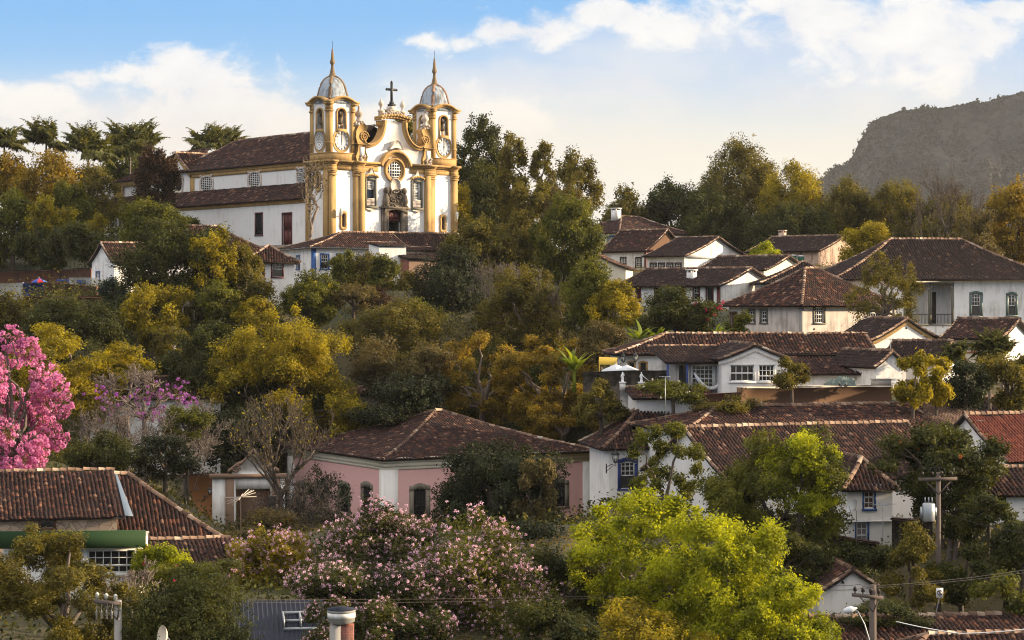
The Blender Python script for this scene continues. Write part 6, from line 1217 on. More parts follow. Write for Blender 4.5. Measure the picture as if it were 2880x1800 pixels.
m_.tube([(0, 0, -1), (0, 0, za - 1.2), (-.05, 0, za), (xx * .35, 0, za + (zt - za) * .55), (xx * .75, 0, zt - .02), (xx, 0, zt + .02)], [.06, .05, .035, .03, .028, .028], 7); m_.build('arm', 'galvanised', t_); m_ = MB(); m_.lathe([(.02, -.34), (.11, -.28), (.155, -.1), (.14, .08), (.06, .2), (.03, .3)], 0, 0, 10); hd = m_.build('lamp_head', 'umbrella_white', t_, True); hd.location = (xx - .12, 0, zt + .06); hd.rotation_euler = (0, R(78), 0)
a = at(2643, 1668, 106); t_ = thing('no_parking_sign', 'white square no stopping sign with a crossed letter E in a ring', 'road sign', (a.x, a.y, a.z - 2.2), 0); m_ = MB(); m_.box(-.17, 0, 1.96, .17, .03, 2.45); m_.build('plate', 'sign_white', t_); m_ = MB(); zc = 2.22; N = 24
for i in range(N):
    a0, a1 = 6.283 * i / N, 6.283 * (i + 1) / N; m_.add([(r_ * math.cos(t__), -.012, zc + r_ * math.sin(t__)) for t__, r_ in ((a0, .105), (a1, .105), (a1, .14), (a0, .14))], [(0, 1, 2, 3)])
for sg in (-1, 1): m_.add([(-.09 * sg - .014, -.014, zc + .075), (-.09 * sg + .014, -.014, zc + .095), (.09 * sg + .014, -.014, zc - .075), (.09 * sg - .014, -.014, zc - .095)], [(0, 1, 2, 3)])
m_.box(-.05, -.02, zc - .08, -.018, -.016, zc + .08)
for z_ in (-.08, -.014, .05): m_.box(-.0179, -.02, zc + z_, .05, -.016, zc + z_ + .03)
m_.build('marking', 'sign_black', t_); m_ = MB(); m_.tube([(-.16, .05, -.5), (-.16, .05, 1.3), (-.02, .05, 1.9), (-.02, .05, 2.2)], .025, 6); m_.build('post', 'galvanised', t_)
# round tank on a brick pier
a = at(960, 1800, 84); t_ = thing('water_tower', 'round grey water tank on a brick pier at the bottom of the view', 'water tower', (a.x, a.y, a.z - 3), 0); k_ = 84 / F; m_ = MB(); m_.box(-31 * k_, -.35, -3, 0, .35, 3 + 43 * k_, 0); m_.box(.002, -.35, -3, 34 * k_, .35, 3 + 43 * k_, 1); m_.build('pier', ['concrete', 'red_brick'], t_)
m_ = MB(); r_ = 39 * k_; z0 = 3 + 44 * k_; m_.lathe([(r_ * .55, z0), (r_ * .97, z0 + .12), (r_ * .98, z0 + 17 * k_), (r_ * 1.0, z0 + 17.5 * k_), (r_, z0 + 36 * k_), (r_ * 1.03, z0 + 37 * k_), (r_ * 1.03, z0 + 42 * k_)], 0, 0, 22); m_.build('tank', 'concrete', t_, True); m_ = MB(); m_.lathe([(r_ * 1.05, z0 + 42.2 * k_), (r_ * 1.05, z0 + 44 * k_), (.03, z0 + 52 * k_)], 0, 0, 22); m_.build('lid', 'blue_steel', t_)
m_ = MB(); m_.lathe([(r_ * 1.012, z0 + 20 * k_), (r_ * 1.012, z0 + 34 * k_)], 0, 0, 22); m_.build('painted_band', 'white_plaster', t_)
# chapel gate
d = 161; a = at(597, 1490, d); t_ = thing('chapel_gate', 'white chapel gate with brick red pilasters, scrolled pediment and a brown door', 'gate', tuple(a), R(6)); k_ = d / F; X_ = lambda px: (px - 597) * k_; Zz = lambda py: (1490 - py) * k_
m_ = MB(); m_.box(0, 0, -2, X_(662), .5, Zz(1345)); m_.box(X_(760), 0, -2, X_(800), .5, Zz(1345)); m_.box(X_(662), 0, Zz(1376), X_(760), .5, Zz(1345)); m_.prism([(X_(650), Zz(1335)), (X_(775), Zz(1335)), (X_(765), Zz(1318)), (X_(745), Zz(1308)), (X_(728), Zz(1290)), (X_(712), Zz(1276)), (X_(696), Zz(1290)), (X_(680), Zz(1308)), (X_(660), Zz(1318))], .05, .45); m_.build('wall', 'white_plaster', t_)
m_ = MB()
for x0, x1 in ((634, 658), (762, 786)): m_.box(X_(x0), -.12, -2, X_(x1), .004, Zz(1346))
m_.box(X_(588), -.2, Zz(1345), X_(806), .6, Zz(1334)); pts = [(640, 1330), (652, 1322), (664, 1312), (682, 1304), (694, 1290), (704, 1278), (712, 1270)]; pts = pts + [(1424 - x_, y_) for x_, y_ in pts[::-1]]
for (xa, ya), (xb, yb) in zip(pts, pts[1:]): m_.add([(X_(x_), y__, Zz(y_) + e) for y__ in (-.1, .55) for x_, y_, e in ((xa, ya, -.02), (xb, yb, -.02), (xb, yb, .22), (xa, ya, .22))], [(0, 1, 2, 3), (7, 6, 5, 4), (0, 4, 5, 1), (3, 2, 6, 7)])
for cx_ in (664, 760):
    for i in range(16): a0, a1 = i * .7, (i + 1) * .7; r0, r1 = .34 * (1 - i / 20), .34 * (1 - (i + 1) / 20); m_.tube([(X_(cx_) + r0 * math.cos(a0), -.12, Zz(1320) + r0 * math.sin(a0)), (X_(cx_) + r1 * math.cos(a1), -.12, Zz(1320) + r1 * math.sin(a1))], .06, 4)
m_.build('trim', 'brown_plaster', t_); m_ = MB(); m_.box(X_(666), .2, -2, X_(756), .3, Zz(1380)); m_.build('door', 'brown_wood', t_); m_ = MB(); m_.box(X_(711), .15, Zz(1268), X_(713), .2, Zz(1245)); m_.box(X_(706), .152, Zz(1256), X_(718), .198, Zz(1254)); m_.build('cross', 'iron', t_)
# ---------------------------------------------------------------- trees and plants, back to front
T_, B_ = tree, bare_tree
# the wooded ridge beside and behind the church
for px, py, d, r_, lb in ((12, 408, 300, 4.6, 'palm at the frame edge, tallest tuft of the ridge beside the orange tree'), (130, 402, 294, 4.6, 'palm with drooping fronds above the pale stemmed thicket'), (248, 425, 288, 4.8, 'palm with a bare pale trunk beside the rust dark cypress'), (365, 418, 296, 5.2, 'large palm just behind the rust dark cypress'), (398, 408, 304, 4.2, 'palm with upright spear fronds behind the rust dark cypress'), (582, 412, 325, 4.4, 'palm peeping over the church roof, lower of the pair'), (638, 408, 330, 4.2, 'palm peeping over the church roof, upright one of the pair')):
    palm('palm', lb, px, py, d, r_, up0=1.1 if px in (395, 636) else .9)
T_('tree', 'tall pale stemmed thicket glowing orange below the ridge palms', 60, 432, 225, 620, 278, 'orange_leaf', .45, 'round', flat=.8, dens=.75, bk='pale_bark')
T_('tree', 'orange leaved tree at the frame edge on the ridge', -30, 440, 95, 600, 285, 'orange_leaf', .45, 'round')
T_('tree', 'round olive tree behind the palms and the dark cypress', 285, 395, 420, 530, 318, 'mid_leaf', .5, 'round', dens=.9)
T_('tree', 'green brown tree under the bare trunked palm', 190, 470, 330, 640, 284, 'olive_leaf', .42, 'round', dens=.8)
T_('tree', 'dull green tree filling the gap between the ridge thickets', 120, 520, 260, 690, 275, 'mid_leaf', .42)
T_('tree', 'broad green tree on the slope at the frame edge above the yard', -40, 545, 110, 740, 262, 'mid_leaf', .42, 'sprawl')
T_('tree', 'yellow tinged tree leaning over the slope above the yard', 90, 560, 220, 720, 258, 'gold_leaf', .4, 'sprawl', dens=.8)
T_('tree', 'dark tree on the slope above the long brick wall', 40, 640, 200, 765, 252, 'deep_leaf', .4, 'sprawl')
T_('tree', 'dark shrubby tree above the steep gabled house', 180, 630, 330, 750, 245, 'deep_leaf', .4, 'sprawl')
T_('shrub', 'small bright yellow green shrub beside the church aisle', 248, 600, 300, 665, 262, 'gold_leaf', .35, cat='shrub')
T_('tree', 'slight pale tree in front of the church aisle end', 300, 555, 375, 665, 268, 'olive_leaf', .4, 'layers', dens=.5)
T_('cypress', 'dense dark cypress with rust red tint in front of the church flank', 384, 424, 498, 610, 262, 'rust_leaf', .34, 'column', flat=1, cr=(.16, .3), dens=1.5, limbs=2, cat='tree')
T_('tree', 'flat topped green tree in front of the church aisle beside the cypress', 345, 568, 512, 690, 242, 'mid_leaf', .36, 'layers', flat=.5, dens=1.2)
T_('shrub', 'small green shrub against the white church aisle', 498, 610, 565, 645, 252, 'mid_leaf', .32, cat='shrub')
T_('tree', 'big spreading dark tree with golden tips in front of the rusty hipped roof', 335, 640, 655, 870, 208, 'deep_leaf', .34, 'layers', flat=.5, dens=1.25, cr=(.18, .34))
T_('tree', 'golden shoulder of foliage beside the big spreading dark tree', 540, 650, 665, 800, 205, 'gold_leaf', .32, 'layers', flat=.5, dens=.7)
T_('tree', 'brown green tree half covering the narrow maroon windowed house', 622, 690, 738, 880, 207, 'olive_leaf', .3, 'round', dens=.9, bk='pale_bark')
T_('tree', 'drooping tree tip in front of the narrow white house', 690, 775, 770, 850, 203, 'olive_leaf', .28, 'layers', dens=.7)
T_('shrub', 'grey green bushy tree beside the slit windowed gable', 283, 785, 360, 870, 216, 'blue_leaf', .3, 'round', cat='tree')
B_('sapling', 'tall bare sapling with sparse leaves in front of the church tower base', 828, 440, 918, 668, 244, 'pale_bark', 5, .14, .42, .75, 1, 'brown_leaf', 500, size=.3)
# behind the church and the central crest
T_('tree', 'small tree top seen between the church bell towers', 1110, 335, 1180, 430, 300, 'mid_leaf', .45)
T_('tree', 'tall open crowned dark tree beside the church bell tower', 1278, 338, 1412, 600, 285, 'deep_leaf', .42, 'round', flat=.7, cr=(.10, .22), dens=.8, bk='dark_bark', limbs=10)
T_('tree', 'dark tree mass under the open crowned tree by the church', 1290, 480, 1440, 700, 277, 'deep_leaf', .45, 'round', dens=1.1)
T_('tree', 'palm like yellow tree at the foot of the church corner', 1280, 520, 1325, 640, 268, 'gold_leaf', .4, 'column', dens=.7)
T_('tree', 'slim leafy tree rising beside the open crowned tree', 1405, 386, 1486, 640, 270, 'olive_leaf', .48, 'column', cr=(.14, .26), dens=.8, asp=.4)
T_('tree', 'slim tree with tufted tip on the crest', 1494, 406, 1562, 610, 270, 'olive_leaf', .48, 'column', cr=(.16, .28), dens=.75, asp=.4)
T_('tree', 'tufted tree with two uneven heads on the crest', 1560, 436, 1690, 640, 266, 'olive_leaf', .48, 'round', cr=(.14, .26), dens=.8, asp=.4)
T_('tree', 'brown tinged tree below the tufted crest trees', 1440, 520, 1560, 690, 258, 'olive_leaf', .4, 'round')
T_('tree', 'feathery brownish tree in the middle of the crest', 1525, 530, 1640, 690, 247, 'brown_leaf', .36, 'round', dens=.8, bk='pale_bark')
T_('tree', 'large leafy tree with pale forked limbs in the centre of the hill', 1500, 560, 1690, 800, 234, 'mid_leaf', .38, 'round', cr=(.16, .30), dens=.95, bk='pale_bark', limbs=12)
T_('tree', 'bushy green tree spreading below the church corner', 1255, 620, 1440, 770, 232, 'olive_leaf', .36, 'layers', flat=.5, dens=1.1)
T_('tree', 'yellow tinted tree over the peeling house', 1390, 600, 1530, 760, 238, 'olive_leaf', .36, 'round')
T_('weeping_tree', 'weeping tree behind the highest white house', 1695, 530, 1815, 650, 345, 'olive_leaf', .55, 'dome', cat='tree')
T_('tree', 'round dark green tree between the weeping tree and the bamboo', 1810, 520, 1985, 700, 348, 'deep_leaf', .55, 'dome', dens=1.3)
m_ = MB(); a = at(1760, 540, 346); m_.tube([(0, 0, -8), (0, 0, 1.5)], .08, 5); m_.tube([(0, 0, 1.5), (-.5, 0, 1.4)], .05, 4); tag(m_.build('mast', 'galvanised', None, loc=tuple(a)), 'thin pale mast rising from the weeping tree', 'mast')
for x0, y0, x1, y1, d, lf, dn, lb in ((1945, 412, 2205, 690, 352, 'olive_leaf', 1.5, 'huge rounded bamboo grove, highest of the far thickets'), (2140, 474, 2335, 690, 340, 'gold_leaf', 1.3, 'bamboo grove with drooping golden plumes beside the highest grove'), (2290, 515, 2490, 690, 330, 'olive_leaf', 1.2, 'low bamboo plumes in front of the mountain foot'),
    (1915, 540, 2120, 720, 335, 'deep_leaf', 1.4, 'dark bamboo skirt behind the stained gable house'), (2440, 520, 2600, 700, 325, 'olive_leaf', 1.3, 'bamboo plumes under the big bare tree'), (2100, 580, 2340, 720, 322, 'deep_leaf', 1.3, 'dark hollow of bamboo above the stained gable')):
    T_('bamboo_grove', lb, x0, y0, x1, y1, d, lf, .55, 'dome', ncl=85, flat=1.3, cr=(.13, .25), dens=dn, cat='bamboo', part='foliage', asp=.4, ydep=8)
T_('tree', 'dull olive trees between the bamboo and the golden frame edge tree', 2560, 555, 2800, 700, 318, 'olive_leaf', .5, 'dome', dens=1.3)
T_('tree', 'dense yellow green tree behind the stained gable', 2362, 630, 2515, 735, 262, 'gold_leaf', .38, 'dome', dens=1.2)
B_('bare_tree', 'tall bare vase shaped tree against the mountain', 2595, 465, 2800, 740, 275, 'bark', 6, .22, .5, .22, 3, minr=.034)
B_('bare_tree', 'smaller bare tree leaning beside the tall vase shaped one', 2545, 510, 2660, 740, 280, 'bark', 5, .16, .5, .22, 3, minr=.034)
T_('tree', 'dark rounded trees in the dip under the bare tree', 2590, 590, 2760, 740, 300, 'olive_leaf', .5, 'round')
T_('tree', 'golden leaved tree at the frame edge behind the mansion', 2770, 530, 2930, 790, 268, 'orange_leaf', .42, 'round', dens=1.1)
T_('tree', 'brown thin tree between the bare tree and the mansion roof', 2680, 600, 2800, 760, 262, 'brown_leaf', .4, 'round', dens=.7)
T_('shrub', 'round yellow green bush beside the two green water tanks', 2112, 684, 2202, 745, 258, 'lime_leaf', .32, 'dome', cat='shrub')
T_('tree', 'airy layered tree in front of the mansion porch', 2385, 716, 2585, 905, 186, 'olive_leaf', .26, 'layers', flat=.4, cr=(.12, .22), dens=.32, bk='pale_bark', limbs=12)
# middle slope
T_('topiary_tree', 'dark mop headed tree in front of the blue trimmed house', 932, 710, 1000, 800, 222, 'mid_leaf', .3, 'round', dens=1.3, cat='tree')
T_('shrub', 'round bushy tree in front of the white annexe', 1040, 722, 1122, 830, 220, 'mid_leaf', .3, 'round', dens=1.2, cat='tree')
T_('shrub', 'loose pale tree over the blue trimmed house windows', 985, 712, 1080, 800, 223, 'olive_leaf', .3, 'layers', dens=.5, cat='tree')
T_('shrub', 'bush below the brick lean-to', 1118, 768, 1175, 840, 219, 'olive_leaf', .28, cat='shrub')
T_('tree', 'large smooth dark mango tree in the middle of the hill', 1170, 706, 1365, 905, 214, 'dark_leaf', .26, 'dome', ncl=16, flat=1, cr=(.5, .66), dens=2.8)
T_('shrub', 'bushy shrub with yellow leaf tips below the blue corner post', 795, 775, 945, 920, 203, 'mid_leaf', .30, 'round', dens=1.2, bloom=('gold_leaf', 40, .3, 'top'), cat='shrub')
T_('shrub', 'brown dry shrub below the mop headed tree', 930, 800, 1060, 880, 204, 'brown_leaf', .28, 'round', dens=.7, cat='shrub')
T_('shrub', 'reddish dry shrub beside the round bushy tree', 1010, 810, 1100, 880, 206, 'rust_leaf', .28, dens=.6, cat='shrub')
T_('tree', 'fresh green tree below the big spreading dark tree', 560, 795, 680, 900, 201, 'mid_leaf', .3, 'round')
T_('shrub', 'pale green shrub in front of the narrow white house base', 660, 840, 770, 910, 199, 'gold_leaf', .28, cat='shrub')
T_('tree', 'yellow crowned round tree left of the grey stone cross', 350, 808, 525, 975, 200, 'gold_leaf', .3, 'round', dens=1.1)
T_('tree', 'domed dark tree with a sunlit rim below the brick yard', 62, 846, 345, 1010, 196, 'deep_leaf', .28, 'umbrella', flat=.6, dens=1.5)
T_('tree', 'olive tree at the frame edge under the whitewashed wall', -50, 838, 100, 1000, 204, 'olive_leaf', .32)
T_('tree', 'dry olive bush around the grey stone cross', 430, 925, 580, 1040, 192, 'olive_leaf', .28, 'sprawl', dens=.9)
T_('tree', 'golden leaved tree behind the pink flowering tree', 60, 925, 405, 1180, 176, 'gold_leaf', .28, 'sprawl', cr=(.12, .24), dens=.9, bk='pale_bark', limbs=10)
T_('tree', 'golden tree top with scattered pink petals at the frame edge', 10, 980, 170, 1160, 168, 'gold_leaf', .26, dens=.7, bloom=('pink_blossom', 40, .22, 'all'))
T_('tree', 'wide dark feathery tree, upper end of the central canopy', 440, 925, 720, 1200, 184, 'deep_leaf', .28, 'layers', flat=.35, cr=(.16, .30), dens=1.2)
T_('tree', 'broad layered tree catching golden light in the central canopy', 600, 898, 1015, 1225, 180, 'gold_leaf', .28, 'layers', flat=.35, cr=(.14, .28), dens=.75, bk='dark_bark')
T_('tree', 'dark inner layers behind the golden layered tree', 640, 950, 960, 1200, 185, 'deep_leaf', .28, 'layers', flat=.4, dens=.9)
T_('tree', 'brownish feathery tree below the reddish dry shrub', 970, 855, 1245, 1010, 195, 'olive_leaf', .28, 'layers', flat=.45, dens=1.0)
T_('tree', 'green crowned tree at the mango tree foot', 1130, 845, 1245, 930, 200, 'mid_leaf', .28, 'layers', flat=.4)
T_('tree', 'brown shade tree above the glimpsed white house', 1000, 960, 1260, 1160, 184, 'brown_leaf', .28, 'sprawl', dens=.9, bk='dark_bark')
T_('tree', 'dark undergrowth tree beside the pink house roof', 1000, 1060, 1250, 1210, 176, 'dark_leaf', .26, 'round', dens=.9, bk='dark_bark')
T_('tree', 'large olive tree with a pale trunk below the pale limbed central tree', 1345, 765, 1600, 985, 203, 'olive_leaf', .3, 'layers', flat=.6, cr=(.16, .3), dens=1.1, bk='pale_bark')
B_('bare_tree', 'tangle of bare grey twigs beside the mango tree', 1320, 735, 1520, 900, 209, 'grey_bark', 6, .1, .6, .25, 5)
B_('bare_tree', 'thin bare shrub drooping beside the sunlit tree', 1500, 770, 1640, 940, 201, 'grey_bark', 5, .1, .6, .2, 4)
T_('tree', 'green tree joining the olive tree and the sunlit tree', 1585, 740, 1730, 945, 199, 'mid_leaf', .3, 'round')
T_('tree', 'brightly sunlit yellow tree beside the maroon doored house', 1660, 795, 1795, 950, 196, 'gold_leaf', .28, 'round', dens=1.1)
T_('shrub', 'grey brown dry shrub beside the restaurant end wall', 1625, 910, 1755, 1025, 178, 'brown_leaf', .24, 'dome', dens=.9, bk='grey_bark', cat='shrub')
T_('bougainvillea', 'dark bougainvillea with crimson sprays below the maroon doored house', 1800, 815, 2005, 960, 183, 'deep_leaf', .28, 'sprawl', dens=1.3, cat='shrub')
T_('bougainvillea', 'crimson flowering branch on the peeling wall beside the pyramid roofed house', 1955, 848, 2025, 925, 181.5, 'deep_leaf', .2, 'sprawl', dens=.45, bloom=('crimson_blossom', 34, .16, 'all'), cat='shrub')
T_('shrub', 'leafy shrub against the side wall of the pyramid roofed house', 2040, 880, 2110, 950, 183, 'mid_leaf', .24, cat='shrub')
for px, py, d, L_, lb in ((1800, 962, 172, 1.7, 'bright banana clump at the restaurant roof end'), (1850, 962, 172, 1.3, 'smaller banana clump beside the bright one'), (2020, 945, 174, 1.0, 'banana tuft behind the restaurant roof near the crimson branch'), (1615, 1050, 164, 2.2, 'tall banana plant in the dry feathery trees')): banana('banana_plant', lb, px, py, d, L_, 15)
T_('tree', 'feathery dry gold tree with leaning pale stems, upper one above the pink house', 1235, 945, 1480, 1190, 187, 'orange_leaf', .27, 'round', flat=.6, cr=(.08, .18), ncl=70, dens=.8, bk='pale_bark', limbs=14)
T_('tree', 'feathery dry gold tree with many stems beside the statues', 1420, 960, 1690, 1230, 184, 'orange_leaf', .27, 'round', flat=.6, cr=(.08, .18), ncl=80, dens=.85, bk='pale_bark', limbs=14)
T_('tree', 'feathery dry gold tree hanging over the pink house roof end', 1470, 1090, 1700, 1255, 181, 'orange_leaf', .25, 'sprawl', cr=(.10, .2), ncl=60, dens=.85, bk='pale_bark')
T_('tree', 'brownish tree behind the pink house ridge', 1240, 1080, 1420, 1230, 192, 'olive_leaf', .26, 'round')
T_('tree', 'dark tree behind the feathery gold trees', 1330, 985, 1560, 1150, 197, 'deep_leaf', .28, 'round')
T_('shrub', 'leafy climber with pale flowers below the veranda', 1800, 1070, 1985, 1135, 146, 'mid_leaf', .24, 'sprawl', dens=.8, bloom=('white_blossom', 16, .1, 'all'), cat='shrub')
T_('shrub', 'low olive hedge with white roses beside the earth wall', 1955, 1115, 2140, 1160, 144.5, 'olive_leaf', .2, 'sprawl', bloom=('white_blossom', 12, .09, 'top'), cat='shrub')
T_('shrub', 'rounded brownish shrub against the lattice windowed gable', 2176, 1008, 2275, 1090, 147, 'olive_leaf', .2, 'dome', cat='shrub')
T_('shrub', 'bright yellow green columnar tree above the long roof', 2520, 998, 2615, 1135, 146, 'gold_leaf', .26, 'column', cr=(.18, .3), dens=1.7, cat='tree')
T_('shrub', 'second bright columnar tree, nearer the dark palms', 2595, 1005, 2672, 1135, 147, 'gold_leaf', .26, 'column', cr=(.18, .3), dens=1.6, cat='tree')
for px, py, d, r_, lb in ((2690, 1010, 152, 1.7, 'spiky dark yucca beside the bright columnar trees'), (2785, 985, 158, 1.9, 'spiky yucca against the cream fronted house'), (2820, 992, 156, 1.5, 'smaller spiky yucca near the white side gable')): palm('yucca', lb, px, py, d, r_, nf=22, group='yuccas by the columnar trees', droop=.6, trunk_r=.12)
T_('tree', 'dark hanging foliage at the frame edge under the yuccas', 2650, 1020, 2780, 1150, 149, 'dark_leaf', .26, 'round'); T_('tree', 'brown fronded thicket at the frame edge beside the yuccas', 2750, 1000, 2920, 1150, 151, 'olive_leaf', .28, 'sprawl', bloom=('orange_leaf', 20, .2, 'top'))
# around the lower houses
T_('pink_trumpet_tree', 'pink flowering trumpet tree bursting over the streaked tile roof', -130, 950, 192, 1350, 138, 'brown_leaf', .2, 'round', ncl=70, cr=(.12, .22), dens=.12, bk='grey_bark', bloom=('pink_blossom', 1700, .22, 'clump'), limbs=16)
T_('purple_trumpet_tree', 'thin purple flowering tree over the shaded white house', 270, 1080, 540, 1190, 165, 'brown_leaf', .2, 'sprawl', dens=.06, bk='grey_bark', bloom=('purple_blossom', 170, .15, 'all'), limbs=16)
B_('bare_tree', 'pale bare tree above the shaded white house roof', 270, 1025, 450, 1140, 168, 'pale_bark', 5, .1, .5, .35, 4); B_('bare_tree', 'wide tangle of dark bare branches behind the streaked roof ridge', 185, 1120, 470, 1345, 150, 'grey_bark', 6, .13, .65, .12, 6); B_('bare_tree', 'dense dark thicket of twigs in front of the shaded white house', 400, 1130, 640, 1345, 155, 'grey_bark', 6, .11, .65, .15, 6)
T_('shrub', 'green bush top in the dark twig thicket', 465, 1145, 590, 1230, 154, 'mid_leaf', .22, 'layers', cat='shrub'); T_('shrub', 'dark leafy bush behind the streaked roof hip', 370, 1230, 560, 1345, 147, 'dark_leaf', .22, cat='shrub', dens=.8); T_('shrub', 'dark creeper behind the streaked roof ridge', 190, 1220, 380, 1345, 145, 'deep_leaf', .22, 'sprawl', cat='shrub', dens=.8)
T_('tree', 'dark green tree rising behind the chapel gate', 570, 1150, 760, 1330, 172, 'dark_leaf', .26, 'round', dens=.9); T_('tree', 'gold brown foliage over the near pink house eave', 880, 1130, 1060, 1250, 183, 'gold_leaf', .26, 'layers', flat=.5, dens=.8)
B_('bare_tree', 'big bare tree with a dark trunk in front of the pink house', 645, 1100, 935, 1400, 148, 'bark', 6, .15, .42, .3, 4, 'gold_leaf', 260, size=.22, minr=.014); m_ = MB(); a = at(762, 1540, 148); m_.tube([(0, 0, -2), (-.1, 0, 1.5), (.1, 0, (1540 - 1395) / F * 148)], [.42, .36, .3], 9); tag(m_.build('trunk', 'dark_bark', None, loc=tuple(a)), 'thick dark ivy covered trunk of a dead tree by the chapel gate', 'tree trunk')
B_('bare_shrub', 'mass of brownish bare twigs at the foot of the pink wall', 690, 1340, 960, 1570, 141, 'dark_bark', 6, .08, .7, .12, 8, cat='shrub'); T_('shrub', 'withered dark creeper hanging on the pink wall', 860, 1310, 985, 1470, 150, 'dark_leaf', .2, 'layers', dens=.2, tr=False, cat='shrub'); T_('shrub', 'brown withered shrubs below the pink wall windows', 650, 1440, 930, 1600, 138, 'brown_leaf', .2, 'sprawl', dens=.8, bk='dark_bark', cat='shrub')
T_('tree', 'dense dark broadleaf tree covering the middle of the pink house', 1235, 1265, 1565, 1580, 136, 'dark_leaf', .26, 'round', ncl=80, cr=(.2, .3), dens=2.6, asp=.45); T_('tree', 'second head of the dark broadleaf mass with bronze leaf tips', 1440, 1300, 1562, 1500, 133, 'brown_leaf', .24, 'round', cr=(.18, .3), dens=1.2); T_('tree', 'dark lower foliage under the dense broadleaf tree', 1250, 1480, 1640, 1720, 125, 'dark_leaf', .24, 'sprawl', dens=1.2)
T_('lilac_tree', 'small tree with pink blossoms over golden leaves beside the lean-to roof', 612, 1502, 905, 1735, 116, 'gold_leaf', .19, 'dome', dens=1.1, bloom=('lilac_blossom', 170, .12, 'top')); T_('lilac_tree', 'wide dark tree speckled with lilac blossoms in front of the pink house corner', 880, 1445, 1300, 1830, 116, 'deep_leaf', .2, 'dome', dens=1.5, bloom=('lilac_blossom', 420, .12, 'all')); T_('lilac_tree', 'pink blossoming tree in front of the dark broadleaf tree', 1165, 1490, 1550, 1880, 108, 'mid_leaf', .18, 'dome', dens=.9, bloom=('lilac_blossom', 330, .12, 'all'))
T_('lime_tree', 'bright lime green tree with arching sprays beside the white gable', 1615, 1395, 2015, 1770, 110, 'lime_leaf', .235, 'round', ncl=80, cr=(.09, .2), dens=.8, bk='grey_bark', limbs=12); T_('lime_tree', 'bright lime green tree cascading towards the little white shed', 1810, 1470, 2275, 1890, 105, 'lime_leaf', .225, 'dome', ncl=95, cr=(.09, .2), dens=.95, bk='grey_bark', limbs=12); T_('shrub', 'yellow green tangle under the lime green trees', 1590, 1700, 2000, 1900, 101, 'gold_leaf', .2, 'sprawl', dens=.7, cat='shrub')
T_('tree', 'open leafed tree in front of the blank white gable', 1775, 1195, 1965, 1450, 127, 'mid_leaf', .26, 'column', ncl=46, cr=(.10, .17), dens=.6, bk='grey_bark', asp=.45); T_('tree', 'plump round green tree lit on its outer edge beside the bay house', 1995, 1226, 2362, 1580, 119, 'mid_leaf', .22, 'round', cr=(.18, .32), dens=1.4); T_('tree', 'golden rimmed head on top of the plump round tree', 2150, 1224, 2350, 1440, 117, 'lime_leaf', .2, 'round', cr=(.2, .34), dens=.6)
T_('flowering_tree', 'tall dark tree with a few orange flowers behind the transformer pole', 2490, 1205, 2810, 1440, 119, 'deep_leaf', .26, 'round', cr=(.18, .3), dens=1.2, bloom=('orange_blossom', 12, .16, 'top'), limbs=9); T_('tree', 'dark leafy tree over the wall beside the transformer pole', 2660, 1380, 2800, 1520, 117, 'deep_leaf', .22, 'round')
for x0, x1, lb in ((2700, 2660, 'leaning grey trunk behind the transformer pole'), (2716, 2678, 'second leaning grey trunk just behind its twin')):
    a, b = at(x1, 1560, 117), at(x0, 1400, 118); m_ = MB(); m_.tube([(0, 0, -1.5), tuple((b - a) * .5), tuple(b - a)], [.17, .14, .11], 8); tag(m_.build('trunk', 'grey_bark', None, loc=tuple(a)), lb, 'tree trunk')
T_('hedge', 'clipped hedge below the green door house', 2700, 1395, 2860, 1490, 114, 'deep_leaf', .2, 'sprawl', dens=1.2, cat='hedge'); T_('tree', 'dark green tree at the frame edge below the green door house', 2800, 1440, 2960, 1620, 111, 'deep_leaf', .22, 'round'); T_('shrub', 'broad leaved shrub at the frame edge above the nearest roof', 2740, 1620, 2920, 1730, 107, 'mid_leaf', .24, 'sprawl', bk='dark_bark', cat='shrub')
T_('shrub', 'vine covered bank under the bay house', 2310, 1535, 2520, 1650, 115, 'deep_leaf', .22, 'sprawl', dens=1.3, cat='shrub'); T_('conifer', 'small conical brownish conifer in front of the transformer pole', 2488, 1485, 2640, 1690, 109, 'olive_leaf', .18, 'cone', flat=.9, cr=(.14, .26), dens=1.3, cat='tree'); T_('shrub', 'dark vines behind the road sign', 2620, 1540, 2790, 1690, 111, 'deep_leaf', .22, 'sprawl', dens=1.2, cat='shrub'); T_('hedge', 'low grassy hedge in front of the little white shed', 2340, 1690, 2610, 1770, 105, 'deep_leaf', .16, 'sprawl', dens=1.2, cat='hedge'); T_('shrub', 'brown green bush beside the bay house foot', 2050, 1500, 2330, 1640, 114, 'deep_leaf', .22, 'sprawl', cat='shrub')
T_('tree', 'airy olive tree in front of the green fascia building', -40, 1512, 400, 1850, 97, 'olive_leaf', .17, 'sprawl', cr=(.12, .24), dens=.75, bk='grey_bark', limbs=14); B_('bare_tree', 'white barked bare branches beside the concrete power pole', 300, 1575, 440, 1720, 99, 'pale_bark', 5, .07, .6, .2, 3)
T_('bush', 'big dark clipped round bush at the bottom of the view', 340, 1632, 695, 1900, 91, 'deep_leaf', .14, 'dome', ncl=16, flat=1, cr=(.5, .66), dens=2.6, cat='bush'); T_('hedge', 'sunlit hedge sloping down beside the lean-to roof', 372, 1538, 530, 1650, 107, 'lime_leaf', .18, 'dome', dens=1.3, bloom=('crimson_blossom', 6, .12, 'top'), cat='hedge'); T_('shrub', 'green shrubs with crimson flowers between the hedge and the blossoming tree', 430, 1580, 660, 1680, 104, 'mid_leaf', .18, 'sprawl', bloom=('crimson_blossom', 10, .10, 'top'), cat='shrub')
